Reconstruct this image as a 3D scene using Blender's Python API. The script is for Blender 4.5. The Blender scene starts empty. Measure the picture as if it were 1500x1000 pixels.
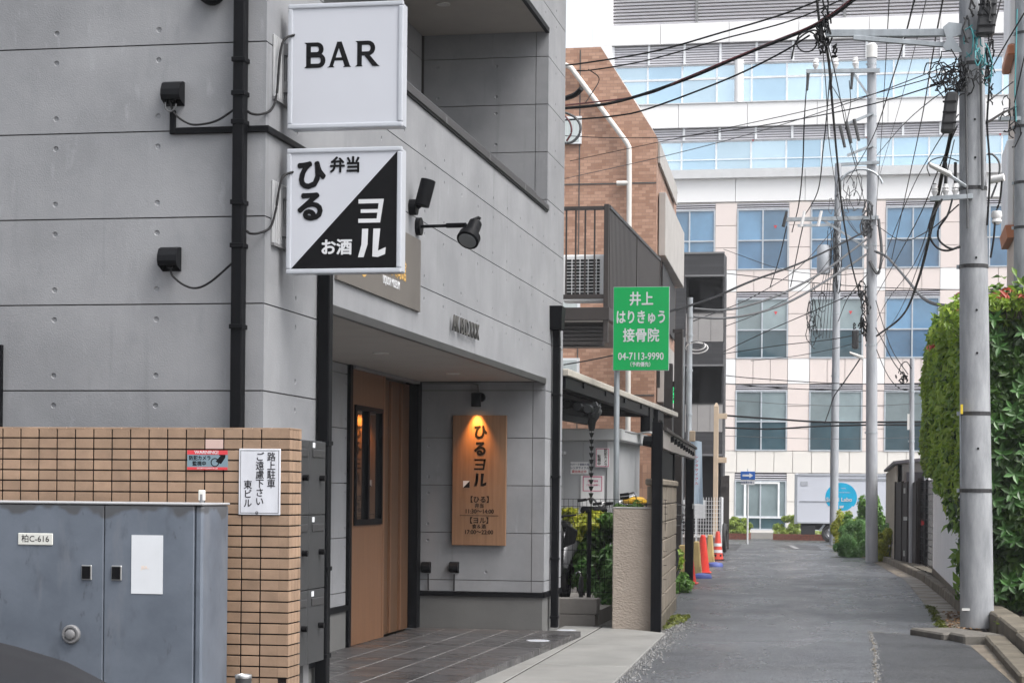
import bpy, bmesh, math, random
import numpy as np
from mathutils import Vector, Matrix
random.seed(7)
R = math.radians
SC = bpy.context.scene
COL = SC.collection

# ------------------------------------------------------------------ camera
cam_d = bpy.data.cameras.new('camera')
cam = bpy.data.objects.new('camera', cam_d); COL.objects.link(cam)
cam_d.sensor_width = 36.0
cam_d.lens = 68.64
cam_d.shift_y = 0.1467
cam_d.clip_start = 0.1
cam_d.clip_end = 2000
cam.matrix_world = Matrix.Translation((0, 0, 1.4)) @ Matrix.Rotation(R(10.8), 4, 'Z') @ Matrix.Rotation(R(90), 4, 'X') @ Matrix.Rotation(R(0.54), 4, 'Z')
SC.camera = cam

# ------------------------------------------------------------------ sky and sun (bright overcast)
SUN_ELEV, SUN_AZ = R(56), R(116)      # azimuth clockwise from +Y
world = bpy.data.worlds.new('World'); SC.world = world; world.use_nodes = True
nt = world.node_tree; nt.nodes.clear()
sky = nt.nodes.new('ShaderNodeTexSky'); sky.sky_type = 'NISHITA'; sky.sun_disc = False
sky.sun_elevation = SUN_ELEV; sky.sun_rotation = SUN_AZ
sky.air_density = 1.0; sky.dust_density = 4.0; sky.ozone_density = 1.0
hsv = nt.nodes.new('ShaderNodeHueSaturation'); hsv.inputs['Saturation'].default_value = 0.26
bg = nt.nodes.new('ShaderNodeBackground'); bg.inputs['Strength'].default_value = 0.15
wo = nt.nodes.new('ShaderNodeOutputWorld')
nt.links.new(sky.outputs[0], hsv.inputs['Color']); nt.links.new(hsv.outputs[0], bg.inputs['Color']); nt.links.new(bg.outputs[0], wo.inputs['Surface'])
sun_d = bpy.data.lights.new('sun', 'SUN'); sun_d.energy = 1.4; sun_d.angle = R(35); sun_d.color = (1.0, 0.965, 0.92)
sun = bpy.data.objects.new('sun', sun_d); COL.objects.link(sun)
sd = Vector((math.sin(SUN_AZ) * math.cos(SUN_ELEV), math.cos(SUN_AZ) * math.cos(SUN_ELEV), math.sin(SUN_ELEV)))
sun.rotation_euler = (-sd).to_track_quat('-Z', 'Y').to_euler()
SC.view_settings.view_transform = 'Standard'
SC.view_settings.look = 'None'
SC.view_settings.exposure = 1.12
SC.view_settings.gamma = 1.0
SC.view_settings.use_curve_mapping = False

# ------------------------------------------------------------------ helpers
def gz(y):
    if y < 20: return 0.0
    if y < 80: return -0.0075 * (y - 20)
    return -0.45

def tag(o, label=None, cat=None, group=None, kind=None):
    if label: o['label'] = label
    if cat: o['category'] = cat
    if group: o['group'] = group
    if kind: o['kind'] = kind
    return o

def empty(name, loc=(0, 0, 0), label=None, cat=None, group=None):
    o = bpy.data.objects.new(name, None); COL.objects.link(o)
    o.location = loc; o.empty_display_size = 0.2
    return tag(o, label, cat, group)

def link(name, me, parent=None):
    o = bpy.data.objects.new(name, me); COL.objects.link(o)
    if parent is not None:
        o.parent = parent
        if parent.type == 'EMPTY': o.location = -Vector(parent.location)   # part meshes are written in world metres
    return o

def copy_tree(o, parent=None):
    c = o.copy(); COL.objects.link(c); c.parent = parent
    for ch in list(o.children): copy_tree(ch, c)
    return c

class MB:
    def __init__(s): s.v = []; s.f = []
    def add(s, vs, fs):
        n = len(s.v); s.v += [tuple(p) for p in vs]; s.f += [tuple(i + n for i in f) for f in fs]; return s
    def box(s, x0, x1, y0, y1, z0, z1):
        return s.add([(x0,y0,z0),(x1,y0,z0),(x1,y1,z0),(x0,y1,z0),(x0,y0,z1),(x1,y0,z1),(x1,y1,z1),(x0,y1,z1)],
                     [(0,3,2,1),(4,5,6,7),(0,1,5,4),(1,2,6,5),(2,3,7,6),(3,0,4,7)])
    def hexa(s, p):  # 8 corners: bottom 4 ccw then top 4
        return s.add(p, [(0,3,2,1),(4,5,6,7),(0,1,5,4),(1,2,6,5),(2,3,7,6),(3,0,4,7)])
    def bar(s, a, b, w, h, up=(0,0,1)):
        a, b = Vector(a), Vector(b); d = (b - a).normalized(); up = Vector(up)
        if abs(d.dot(up)) > .99: up = Vector((1, 0, 0))
        r = d.cross(up).normalized(); u = r.cross(d)
        q = [r * (i * w / 2) + u * (j * h / 2) for i, j in ((-1,-1),(1,-1),(1,1),(-1,1))]
        return s.add([a + k for k in q] + [b + k for k in q], [(0,1,2,3),(7,6,5,4),(0,4,5,1),(1,5,6,2),(2,6,7,3),(3,7,4,0)])
    def cyl(s, a, b, r0, r1=None, n=12, caps=True):
        r1 = r0 if r1 is None else r1
        a, b = Vector(a), Vector(b); d = (b - a).normalized()
        up = Vector((0,0,1)) if abs(d.z) < .9 else Vector((1,0,0))
        r = d.cross(up).normalized(); u = r.cross(d)
        vs = [];
        for c, rr in ((a, r0), (b, r1)):
            for i in range(n):
                t = 2*math.pi*i/n; vs.append(c + r*(rr*math.cos(t)) + u*(rr*math.sin(t)))
        fs = [(i, (i+1) % n, n + (i+1) % n, n + i) for i in range(n)]
        if caps: fs += [tuple(range(n-1, -1, -1)), tuple(range(n, 2*n))]
        return s.add(vs, fs)
    def lathe(s, c, prof, n=16, axis='Z', start=0, sweep=2*math.pi):
        c = Vector(c); m = len(prof); vs = []; fs = []
        full = sweep > 6.28
        k = n if full else n + 1
        for i in range(k):
            t = start + sweep*i/n; ct, st = math.cos(t), math.sin(t)
            for r, z in prof:
                p = {'Z': (r*ct, r*st, z), 'X': (z, r*ct, r*st), 'Y': (r*ct, z, r*st)}[axis]
                vs.append(c + Vector(p))
        for i in range(n):
            j = (i+1) % k
            for q in range(m-1): fs.append((i*m+q, j*m+q, j*m+q+1, i*m+q+1))
        return s.add(vs, fs)
    def tube(s, pts, r, n=6, closed=False):
        pts = [Vector(p) for p in pts]; m = len(pts); vs = []; fs = []
        for i, p in enumerate(pts):
            a = pts[(i-1) % m] if (closed or i) else p; b = pts[(i+1) % m] if (closed or i < m-1) else p
            d = (b - a).normalized()
            up = Vector((0,0,1)) if abs(d.z) < .95 else Vector((1,0,0))
            q = d.cross(up).normalized(); u = q.cross(d)
            for k in range(n):
                t = 2*math.pi*k/n; vs.append(p + q*(r*math.cos(t)) + u*(r*math.sin(t)))
        for i in range(m if closed else m-1):
            j = (i+1) % m
            for k in range(n): fs.append((i*n+k, j*n+k, j*n+(k+1) % n, i*n+(k+1) % n))
        if not closed: fs += [tuple(range(n-1,-1,-1)), tuple(range((m-1)*n, m*n))]
        return s.add(vs, fs)
    def prism(s, poly, o, u, v, th):   # 2d outline in plane o+u*a+v*b, extruded along u x v by th
        o, u, v = Vector(o), Vector(u), Vector(v); w = u.cross(v).normalized()*th; n = len(poly)
        vs = [o + u*a + v*b for a, b in poly]; vs += [p + w for p in vs]
        return s.add(vs, [tuple(range(n-1,-1,-1)), tuple(range(n, 2*n))] + [(i, (i+1) % n, n+(i+1) % n, n+i) for i in range(n)])
    def build(s, name, mat=None, parent=None, bevel=0, smooth=False, seg=1):
        me = bpy.data.meshes.new(name); me.from_pydata(s.v, [], s.f)
        bm = bmesh.new(); bm.from_mesh(me)
        bmesh.ops.recalc_face_normals(bm, faces=bm.faces)
        if bevel: bmesh.ops.bevel(bm, geom=[e for e in bm.edges if len(e.link_faces) == 2 and e.calc_face_angle(0) > .5], offset=bevel, segments=seg, affect='EDGES', profile=.6)
        bm.to_mesh(me); bm.free()
        if mat: me.materials.append(mat)
        if smooth:
            me.polygons.foreach_set('use_smooth', [True]*len(me.polygons))
            try: me.set_sharp_from_angle(angle=R(40))
            except Exception: pass
        return link(name, me, parent)

def box(name, mat, parent, x0, x1, y0, y1, z0, z1, bevel=0): return MB().box(x0,x1,y0,y1,z0,z1).build(name, mat, parent, bevel)

def spline(pts, n=8):       # Catmull-Rom through points
    P = [Vector(p) for p in pts]; out = []
    for i in range(len(P)-1):
        a = P[i-1] if i else P[i]*2 - P[i+1]; b, c = P[i], P[i+1]; d = P[i+2] if i+2 < len(P) else P[i+1]*2 - P[i]
        for k in range(n):
            t = k/n; out.append(.5*((2*b) + (c-a)*t + (2*a-5*b+4*c-d)*t*t + (3*b-a-3*c+d)*t**3))
    out.append(P[-1]); return out

def text(body, size, mat, parent, o, u=(1,0,0), v=(0,0,1), bold=0.0, depth=.001, align='CENTER', sx=1.0, name='lettering', sy=1.0, shear=0):
    c = bpy.data.curves.new('tmp', 'FONT'); c.body = body; c.size = size; c.extrude = depth
    c.resolution_u = 3; c.align_x = align; c.align_y = 'CENTER'; c.shear = shear
    t = bpy.data.objects.new('tmp', c); COL.objects.link(t)
    me = bpy.data.meshes.new_from_object(t.evaluated_get(bpy.context.evaluated_depsgraph_get()))
    bpy.data.objects.remove(t); bpy.data.curves.remove(c)
    u, v = Vector(u).normalized(), Vector(v).normalized(); w = u.cross(v)
    m = Matrix((u*sx, v*sy, w)).transposed().to_4x4(); m.translation = Vector(o)
    if bold:      # heavier stroke: shifted copies, each a hair deeper so that no faces coincide
        bm = bmesh.new(); d_ = bold*size*.75
        for k, (dx, dy) in enumerate(((0,0),(d_,0),(-d_,0),(0,d_),(0,-d_),(d_*.7,d_*.7),(-d_*.7,-d_*.7),(d_*.7,-d_*.7),(-d_*.7,d_*.7))):
            q = me.copy(); q.transform(Matrix.Translation((dx,dy,-.00006*k))); bm.from_mesh(q); bpy.data.meshes.remove(q)
        bm.to_mesh(me); bm.free()
    me.transform(m); me.materials.clear(); me.materials.append(mat)
    return link(name, me, parent)

# ------------------------------------------------------------------ materials
def nodes(name):
    m = bpy.data.materials.new(name); m.use_nodes = True
    n = m.node_tree; n.nodes.clear()
    out = n.nodes.new('ShaderNodeOutputMaterial'); b = n.nodes.new('ShaderNodeBsdfPrincipled'); n.links.new(b.outputs[0], out.inputs[0])
    return m, n, b
def N(n, t, **kw):
    x = n.nodes.new(t)
    for k, v in kw.items():
        if hasattr(x, k): setattr(x, k, v)
        else: x.inputs[k].default_value = v
    return x
def pos(n, scale=(1,1,1), rot=(0,0,0)):
    g = N(n, 'ShaderNodeNewGeometry'); mp = N(n, 'ShaderNodeMapping'); mp.inputs['Scale'].default_value = scale; mp.inputs['Rotation'].default_value = rot
    n.links.new(g.outputs['Position'], mp.inputs['Vector']); return mp.outputs[0]
def rgba(c): return (c[0], c[1], c[2], 1)
def obj_tone(n, src, amt):      # each piece a slightly different tone
    oi = N(n, 'ShaderNodeObjectInfo'); h = N(n, 'ShaderNodeHueSaturation'); mr = N(n, 'ShaderNodeMapRange')
    mr.inputs['To Min'].default_value = 1-amt; mr.inputs['To Max'].default_value = 1+amt
    n.links.new(oi.outputs['Random'], mr.inputs[0]); n.links.new(mr.outputs[0], h.inputs['Value']); n.links.new(src, h.inputs['Color'])
    return h.outputs[0]
def mat(name, col, rough=.6, metal=0, var=.12, scale=3, bump=0, bscale=60, col2=None, stretch=(1,1,1), spec=.5, detail=6, c2amt=None, coat=0, rvar=0, island=0, objvar=0):
    m, n, b = nodes(name)
    b.inputs['Roughness'].default_value = rough; b.inputs['Metallic'].default_value = metal
    b.inputs['Specular IOR Level'].default_value = spec; b.inputs['Coat Weight'].default_value = coat
    p = pos(n, stretch)
    t = N(n, 'ShaderNodeTexNoise'); t.inputs['Scale'].default_value = scale; t.inputs['Detail'].default_value = detail; t.inputs['Roughness'].default_value = .6
    n.links.new(p, t.inputs['Vector'])
    r = N(n, 'ShaderNodeValToRGB'); lo, hi = (.3, .7) if c2amt is None else c2amt
    r.color_ramp.elements[0].position = lo; r.color_ramp.elements[1].position = hi
    if col2 is None:
        a = [max(0, k*(1-var)) for k in col]; c = [min(1, k*(1+var)) for k in col]
    else: a, c = col, col2
    r.color_ramp.elements[0].color = rgba(a); r.color_ramp.elements[1].color = rgba(c)
    n.links.new(t.outputs['Fac'], r.inputs[0])
    src = r.outputs[0]
    if island:
        g = N(n, 'ShaderNodeNewGeometry'); h = N(n, 'ShaderNodeHueSaturation'); mr = N(n, 'ShaderNodeMapRange')
        mr.inputs['To Min'].default_value = 1-island; mr.inputs['To Max'].default_value = 1+island
        n.links.new(g.outputs['Random Per Island'], mr.inputs[0]); n.links.new(mr.outputs[0], h.inputs['Value']); n.links.new(src, h.inputs['Color']); src = h.outputs[0]
    if objvar: src = obj_tone(n, src, objvar)
    n.links.new(src, b.inputs['Base Color'])
    if rvar:
        t2 = N(n, 'ShaderNodeTexNoise'); t2.inputs['Scale'].default_value = scale*.7; n.links.new(p, t2.inputs['Vector'])
        mr = N(n, 'ShaderNodeMapRange'); mr.inputs['From Min'].default_value = .35; mr.inputs['From Max'].default_value = .65
        mr.inputs['To Min'].default_value = max(.03, rough-rvar); mr.inputs['To Max'].default_value = min(1, rough+rvar)
        n.links.new(t2.outputs['Fac'], mr.inputs[0]); n.links.new(mr.outputs[0], b.inputs['Roughness'])
    if bump:
        t3 = N(n, 'ShaderNodeTexNoise'); t3.inputs['Scale'].default_value = bscale; t3.inputs['Detail'].default_value = 4
        n.links.new(p, t3.inputs['Vector'])
        bp = N(n, 'ShaderNodeBump'); bp.inputs['Strength'].default_value = bump; bp.inputs['Distance'].default_value = .01
        n.links.new(t3.outputs['Fac'], bp.inputs['Height']); n.links.new(bp.outputs[0], b.inputs['Normal'])
    return m

def mix_noise(n, a, b, scale, lo, hi, stretch=(1,1,1), detail=6):
    t = N(n, 'ShaderNodeTexNoise'); t.inputs['Scale'].default_value = scale; t.inputs['Detail'].default_value = detail; t.inputs['Roughness'].default_value = .6
    n.links.new(pos(n, stretch), t.inputs['Vector'])
    mr = N(n, 'ShaderNodeMapRange'); mr.inputs['From Min'].default_value = lo; mr.inputs['From Max'].default_value = hi
    n.links.new(t.outputs['Fac'], mr.inputs[0])
    mx = N(n, 'ShaderNodeMix', data_type='RGBA')
    n.links.new(mr.outputs[0], mx.inputs[0])
    for k, c in ((6, a), (7, b)):
        if isinstance(c, (tuple, list)): mx.inputs[k].default_value = rgba(c)
        else: n.links.new(c, mx.inputs[k])
    return mx.outputs[2], mr.outputs[0]
def bump_noise(n, b, scale, strength, dist=.01, stretch=(1,1,1)):
    t = N(n, 'ShaderNodeTexNoise'); t.inputs['Scale'].default_value = scale; t.inputs['Detail'].default_value = 5
    n.links.new(pos(n, stretch), t.inputs['Vector'])
    bp = N(n, 'ShaderNodeBump'); bp.inputs['Strength'].default_value = strength; bp.inputs['Distance'].default_value = dist
    n.links.new(t.outputs['Fac'], bp.inputs['Height']); n.links.new(bp.outputs[0], b.inputs['Normal'])

def m_siding():
    m, n, b = nodes('concrete_siding'); b.inputs['Roughness'].default_value = .7
    a, _ = mix_noise(n, (.186,.191,.202), (.246,.251,.263), 1.7, .34, .68)
    c, _ = mix_noise(n, a, (.174,.179,.19), 6, .56, .85, (1,1,.35))
    d, _ = mix_noise(n, c, (.30,.305,.31), 120, .6, .9)
    e, _ = mix_noise(n, d, (.15,.155,.165), 5, .60, .82, (2.2,2.2,.12), 8)
    e, _ = mix_noise(n, e, (.29,.30,.315), 14, .62, .85, (1,1,.3), 6)
    n.links.new(obj_tone(n, e, .045), b.inputs['Base Color']); bump_noise(n, b, 140, .2); return m
def m_asphalt(name, a, b2, wet):
    m, n, b = nodes(name)
    c, _ = mix_noise(n, a, b2, .55, .35, .65, (.7,.9,1))
    c, wetf = mix_noise(n, c, tuple(k*.42 for k in a), 1.1, .50, .66, (.4,1.2,1), 8)
    c, _ = mix_noise(n, c, tuple(k*1.25 for k in b2), 7, .58, .8, (.5,1,1), 8)
    c, _ = mix_noise(n, c, tuple(k*2.0 for k in b2), 75, .52, .72, detail=2)
    c, _ = mix_noise(n, c, tuple(k*.30 for k in a), 62, .52, .70, (1,.8,1), 2)
    c, _ = mix_noise(n, c, tuple(k*1.9 for k in b2), 1, .54, .74, (62,9,1), 2)
    c, _ = mix_noise(n, c, tuple(k*.28 for k in a), 1, .54, .72, (48,7,1), 2)
    n.links.new(c, b.inputs['Base Color'])
    _, f = mix_noise(n, a, a, .8, .35, .7, (1.4,.5,1))
    mr = N(n, 'ShaderNodeMapRange'); mr.inputs['To Min'].default_value = wet; mr.inputs['To Max'].default_value = wet+.22
    n.links.new(f, mr.inputs[0]); n.links.new(mr.outputs[0], b.inputs['Roughness'])
    bump_noise(n, b, 70, .7, .02); return m
def m_cabinet():
    m, n, b = nodes('weathered_zinc'); b.inputs['Roughness'].default_value = .55; b.inputs['Metallic'].default_value = .25
    a, _ = mix_noise(n, (.105,.124,.155), (.145,.168,.205), 3.2, .35, .65)
    c, _ = mix_noise(n, a, (.098,.113,.138), 9, .58, .70, (1,1,.45), 8)
    d, _ = mix_noise(n, c, (.165,.18,.208), 5, .56, .72, (1.6,1,.35))
    e, _ = mix_noise(n, d, (.08,.09,.107), 24, .64, .72, (1,1,.4))
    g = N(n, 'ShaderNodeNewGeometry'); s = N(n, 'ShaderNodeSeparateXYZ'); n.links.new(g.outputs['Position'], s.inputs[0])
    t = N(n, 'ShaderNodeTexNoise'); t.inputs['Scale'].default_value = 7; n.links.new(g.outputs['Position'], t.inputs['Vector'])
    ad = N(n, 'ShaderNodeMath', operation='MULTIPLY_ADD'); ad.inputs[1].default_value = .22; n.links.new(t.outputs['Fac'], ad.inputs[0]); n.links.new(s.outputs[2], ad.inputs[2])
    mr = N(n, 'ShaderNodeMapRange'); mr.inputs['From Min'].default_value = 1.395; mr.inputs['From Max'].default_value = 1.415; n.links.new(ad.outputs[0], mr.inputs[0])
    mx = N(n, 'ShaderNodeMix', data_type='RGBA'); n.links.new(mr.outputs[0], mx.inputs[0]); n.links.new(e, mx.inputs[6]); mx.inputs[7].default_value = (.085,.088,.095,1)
    n.links.new(mx.outputs[2], b.inputs['Base Color']); bump_noise(n, b, 40, .05); return m
def m_wood(name, a, c, rough=.5, ax='Z'):
    m, n, b = nodes(name); b.inputs['Roughness'].default_value = rough
    st = (30,30,1.2) if ax == 'Z' else (1.2,30,30)
    col, _ = mix_noise(n, a, c, 1.6, .3, .7, st, 5)
    n.links.new(col, b.inputs['Base Color']); bump_noise(n, b, 2.5, .05, .004, st); return m
def m_brick(name, ax, tw, th, c1, c2, mort, off=.5):
    m, n, b = nodes(name); b.inputs['Roughness'].default_value = .55
    g = N(n, 'ShaderNodeNewGeometry'); s = N(n, 'ShaderNodeSeparateXYZ'); c = N(n, 'ShaderNodeCombineXYZ')
    n.links.new(g.outputs['Position'], s.inputs[0]); n.links.new(s.outputs[ax], c.inputs[0]); n.links.new(s.outputs[2], c.inputs[1])
    br = N(n, 'ShaderNodeTexBrick'); br.offset = off; br.inputs['Scale'].default_value = 1
    br.inputs['Brick Width'].default_value = tw; br.inputs['Row Height'].default_value = th; br.inputs['Mortar Size'].default_value = .0035
    br.inputs['Color1'].default_value = rgba(c1); br.inputs['Color2'].default_value = rgba(c2); br.inputs['Mortar'].default_value = rgba(mort); br.inputs['Bias'].default_value = -.15
    n.links.new(c.outputs[0], br.inputs['Vector'])
    col, _ = mix_noise(n, br.outputs['Color'], br.outputs['Color'], 2, .3, .7)
    n.links.new(col, b.inputs['Base Color'])
    bp = N(n, 'ShaderNodeBump'); bp.inputs['Strength'].default_value = .3; bp.inputs['Distance'].default_value = .004; bp.invert = True
    n.links.new(br.outputs['Fac'], bp.inputs['Height']); n.links.new(bp.outputs[0], b.inputs['Normal'])
    return m
def m_glass(name, col, rough=.04, spec=.8, var=.25, objvar=.32):
    return mat(name, col, rough, 0, var, .6, spec=spec, coat=.6, objvar=objvar)
def m_emit(name, col, s):
    m, n, b = nodes(name); b.inputs['Base Color'].default_value = rgba(col); b.inputs['Emission Color'].default_value = rgba(col); b.inputs['Emission Strength'].default_value = s; return m
def m_leaf(name, a, c, isl=.45, rough=.38):
    m, n, b = nodes(name); b.inputs['Roughness'].default_value = rough
    g = N(n, 'ShaderNodeNewGeometry'); mx = N(n, 'ShaderNodeMix', data_type='RGBA')
    mx.inputs[6].default_value = rgba(a); mx.inputs[7].default_value = rgba(c); n.links.new(g.outputs['Random Per Island'], mx.inputs[0])
    col, _ = mix_noise(n, mx.outputs[2], tuple(k*.62 for k in a), 2.5, .45, .7)
    n.links.new(col, b.inputs['Base Color'])
    out = [x for x in n.nodes if x.type == 'OUTPUT_MATERIAL'][0]
    tr = N(n, 'ShaderNodeBsdfTranslucent'); n.links.new(col, tr.inputs['Color']); ms = N(n, 'ShaderNodeMixShader'); ms.inputs[0].default_value = .42
    n.links.new(b.outputs[0], ms.inputs[1]); n.links.new(tr.outputs[0], ms.inputs[2]); n.links.new(ms.outputs[0], out.inputs[0])
    return m

M = {}
M['siding'] = m_siding()
M['joint'] = mat('joint_sealant', (.085,.08,.078), .8)
M['mortar_base'] = mat('base_render', (.105,.105,.103), .8, var=.1, bump=.15, bscale=120)
M['black'] = mat('black_metal', (.005,.0054,.0066), .5, var=.2, scale=6, spec=.09)
M['black_rough'] = mat('black_plastic', (.007,.0075,.009), .55, var=.2, scale=12, spec=.12)
M['rubber'] = mat('cable_black', (.009,.009,.010), .65, spec=.2)
M['grey_cable'] = mat('cable_grey', (.085,.088,.092), .6, spec=.3)
M['red_cable'] = mat('cable_red', (.12,.03,.035), .6)
M['darkmetal'] = mat('dark_flashing', (.045,.045,.047), .45, var=.1, metal=.2, spec=.3)
M['grey_trim'] = mat('grey_trim', (.16,.16,.165), .5)
M['steel'] = mat('brushed_steel', (.5,.5,.5), .3, metal=.9, var=.1)
M['plate_grey'] = mat('pale_grey_plate', (.33,.335,.345), .5, var=.06)
M['galv'] = mat('galvanised_steel', (.33,.36,.385), .5, metal=.35, var=.2, scale=9, stretch=(1,1,.3))
M['soffit'] = mat('soffit_board', (.33,.305,.28), .8, var=.05)
M['white_plastic'] = mat('white_sign_plastic', (.47,.485,.53), .35, var=.03, scale=1.5, spec=.5)
M['white_frame'] = mat('white_sign_frame', (.41,.43,.47), .3, var=.06, scale=5)
M['ink'] = mat('black_ink', (.005,.005,.006), .55, spec=.12)
M['ink_soft'] = mat('faded_black_ink', (.016,.013,.016), .6, spec=.2)
M['white_ink'] = mat('white_ink', (.55,.56,.58), .5)
M['red_ink'] = mat('red_ink', (.55,.04,.05), .5)
M['pink_ink'] = mat('pink_ink', (.62,.16,.28), .5)
M['navy_ink'] = mat('navy_ink', (.03,.05,.14), .5)
M['gold'] = mat('gold_ink', (.50,.30,.08), .5)
M['orange_ink'] = mat('pale_orange_ink', (.78,.58,.44), .7)
M['board_brown'] = mat('brown_sign_board', (.105,.095,.085), .55, var=.06)
M['silver_letters'] = mat('dull_metal_letters', (.07,.068,.066), .45, metal=.3)
M['tile_wall'] = mat('tan_wall_tile', (.270,.180,.120), .6, var=.16, scale=9, bump=.12, bscale=90, objvar=.10)
M['tile_pink'] = mat('pale_pink_tile', (.50,.36,.32), .55, var=.05)
M['grout'] = mat('dark_grout', (.012,.008,.008), .95, spec=.1)
M['cabinet'] = m_cabinet()
M['paper'] = mat('white_paper', (.60,.62,.65), .7, var=.04, scale=6)
M['plate'] = mat('cream_plate', (.62,.62,.58), .45, var=.05)
M['sign_white'] = mat('weathered_white_sign', (.56,.57,.61), .45, var=.13, scale=9, stretch=(1,1,.2))
M['camera_grey'] = mat('blue_grey_print', (.16,.23,.27), .5)
M['mailbox'] = mat('mailbox_grey', (.036,.037,.039), .5, var=.08, spec=.3)
M['porch_tile'] = mat('wet_porch_tile', (.052,.050,.052), .34, var=.28, scale=1.6, stretch=(1,2.4,1), rvar=.14, spec=.4, objvar=.10)
M['porch_grout'] = mat('porch_grout', (.30,.295,.29), .8)
M['kerb_conc'] = mat('kerb_concrete', (.10,.092,.08), .8, var=.35, scale=6, bump=.3, bscale=60, col2=None)
M['mossy_conc'] = mat('mossy_concrete', (.06,.052,.036), .8, scale=3, col2=(.15,.13,.10), bump=.4, bscale=50)
M['apron'] = mat('apron_concrete', (.19,.188,.18), .6, var=.13, scale=1.7, bump=.2, bscale=120, rvar=.12)
M['asphalt'] = m_asphalt('wet_asphalt', (.044,.046,.052), (.082,.086,.095), .21)
M['asphalt_dark'] = m_asphalt('dark_asphalt_patch', (.026,.027,.030), (.042,.043,.047), .30)
M['ground'] = m_asphalt('lot_ground', (.07,.066,.06), (.11,.105,.098), .55)
M['gutter'] = mat('gutter_concrete', (.09,.072,.052), .5, scale=2.5, col2=(.20,.165,.125), bump=.3, bscale=70, rvar=.15)
M['gravel'] = mat('loose_gravel', (.12,.12,.12), .8, var=.4, scale=30, island=.5)
M['paint_line'] = mat('worn_white_paint', (.22,.22,.225), .6, var=.4, scale=20)
M['wood_door'] = m_wood('wood_panel', (.115,.055,.027), (.155,.077,.040), .5)
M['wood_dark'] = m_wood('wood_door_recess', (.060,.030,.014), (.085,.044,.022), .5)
M['wood_sign'] = m_wood('wood_sign_board', (.16,.085,.045), (.22,.122,.066), .55)
M['wood_ink'] = mat('burnt_ink', (.007,.006,.005), .6, spec=.1)
M['wood_ink2'] = mat('burnt_ink_brown', (.018,.010,.006), .6, spec=.15)
M['glass_dark'] = m_glass('dark_door_glass', (.02,.021,.022), .05, .5)
M['lens'] = m_glass('spot_lens', (.12,.13,.14), .1)
M['downlight'] = mat('downlight_trim', (.5,.49,.47), .5)
M['stucco'] = mat('beige_stucco', (.30,.255,.215), .85, var=.07, scale=4, bump=1.0, bscale=38, stretch=(1,1,1.9))
M['block'] = mat('weathered_block', (.13,.108,.082), .85, scale=3, col2=(.21,.18,.145), bump=.5, bscale=45)
M['block_grey'] = mat('grey_block', (.22,.205,.19), .85, var=.15, bump=.3)
M['brown_steel'] = mat('brown_painted_steel', (.030,.024,.022), .5, var=.12, scale=4)
M['beam_grey'] = mat('weathered_grey_beam', (.20,.185,.175), .6, var=.2, scale=6)
M['brown_dark'] = mat('dark_brown_louver', (.03,.026,.024), .6)
M['cream'] = mat('cream_gutter', (.40,.375,.33), .6, var=.1)
M['roof_tile'] = mat('black_roof_tile', (.022,.024,.025), .38, var=.3)
M['brick_house'] = m_brick('brown_mosaic_tile', 0, .145, .062, (.32,.175,.115), (.50,.305,.215), (.26,.16,.12))
M['brick_house_side'] = m_brick('brown_mosaic_tile_side', 1, .20, .066, (.25,.135,.088), (.40,.24,.165), (.19,.12,.09))
M['brick_v'] = m_brick('brown_mosaic_soldier', 0, .095, .30, (.26,.14,.09), (.44,.265,.18), (.19,.12,.09), 0)
M['white_pvc'] = mat('white_pvc_pipe', (.62,.60,.57), .45, var=.06)
M['conc_light'] = mat('pale_concrete', (.36,.345,.33), .75, var=.1, scale=2)
M['shed'] = mat('shed_panel', (.40,.41,.425), .5, var=.05, scale=2)
M['shed_fascia'] = mat('shed_fascia', (.56,.57,.58), .45, var=.06)
M['curtain'] = mat('pale_curtain_glass', (.50,.55,.55), .2, var=.1, scale=3, stretch=(8,1,.5))
M['green_sign'] = mat('green_sign_face', (.0015,.34,.085), .4, var=.03)
M['green_lit'] = m_emit('green_lit_sign', (.05,.75,.25), .5)
M['dark_siding'] = m_brick('charcoal_siding', 0, .9, .11, (.028,.028,.031), (.04,.04,.044), (.014,.014,.015))
M['frosted'] = mat('frosted_panel', (.30,.29,.285), .35, var=.06)
M['void'] = mat('balcony_shade', (.025,.025,.027), .7)  # near-black tone stands for the shade inside open balconies
M['beige_post'] = mat('beige_post', (.46,.36,.26), .6, var=.08)
M['banner'] = mat('pale_blue_banner', (.55,.66,.76), .7, var=.06, scale=6)
M['mesh_white'] = mat('white_fence_wire', (.62,.63,.64), .5)
M['cone_red'] = mat('red_cone', (.62,.035,.02), .45, var=.1, scale=8)
M['cone_orange'] = mat('orange_red_cone', (.68,.075,.05), .45, var=.1)
M['cone_tan'] = mat('tan_cone', (.42,.31,.13), .55, var=.12)
M['cone_stripe'] = mat('reflective_stripe', (.66,.66,.68), .4)
M['blue_base'] = mat('blue_weight', (.08,.11,.34), .5)
M['clad_white'] = mat('white_cladding', (.80,.80,.80), .5, var=.015, scale=.4)
M['clad_cream'] = mat('cream_cladding', (.68,.655,.615), .55, var=.02, scale=.4)
M['clad_pink'] = mat('pale_pink_cladding', (.70,.62,.585), .55, var=.02, scale=.4)
M['sash'] = mat('aluminium_sash', (.46,.50,.54), .4, metal=.2)
M['sash_white'] = mat('white_sash', (.74,.76,.78), .4)
M['louver'] = mat('grey_louver', (.58,.575,.61), .5, var=.05)
M['soffit_white'] = mat('white_soffit', (.80,.79,.82), .5, var=.02)
M['roof_louver'] = mat('roof_louver_grey', (.36,.355,.38), .5, var=.05)
M['vent_dark'] = mat('dark_vent', (.07,.065,.075), .6)
M['pane_blue'] = m_glass('blue_pane', (.105,.22,.35), .06)  # blue of the reflected sky put into the glass colour
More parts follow.
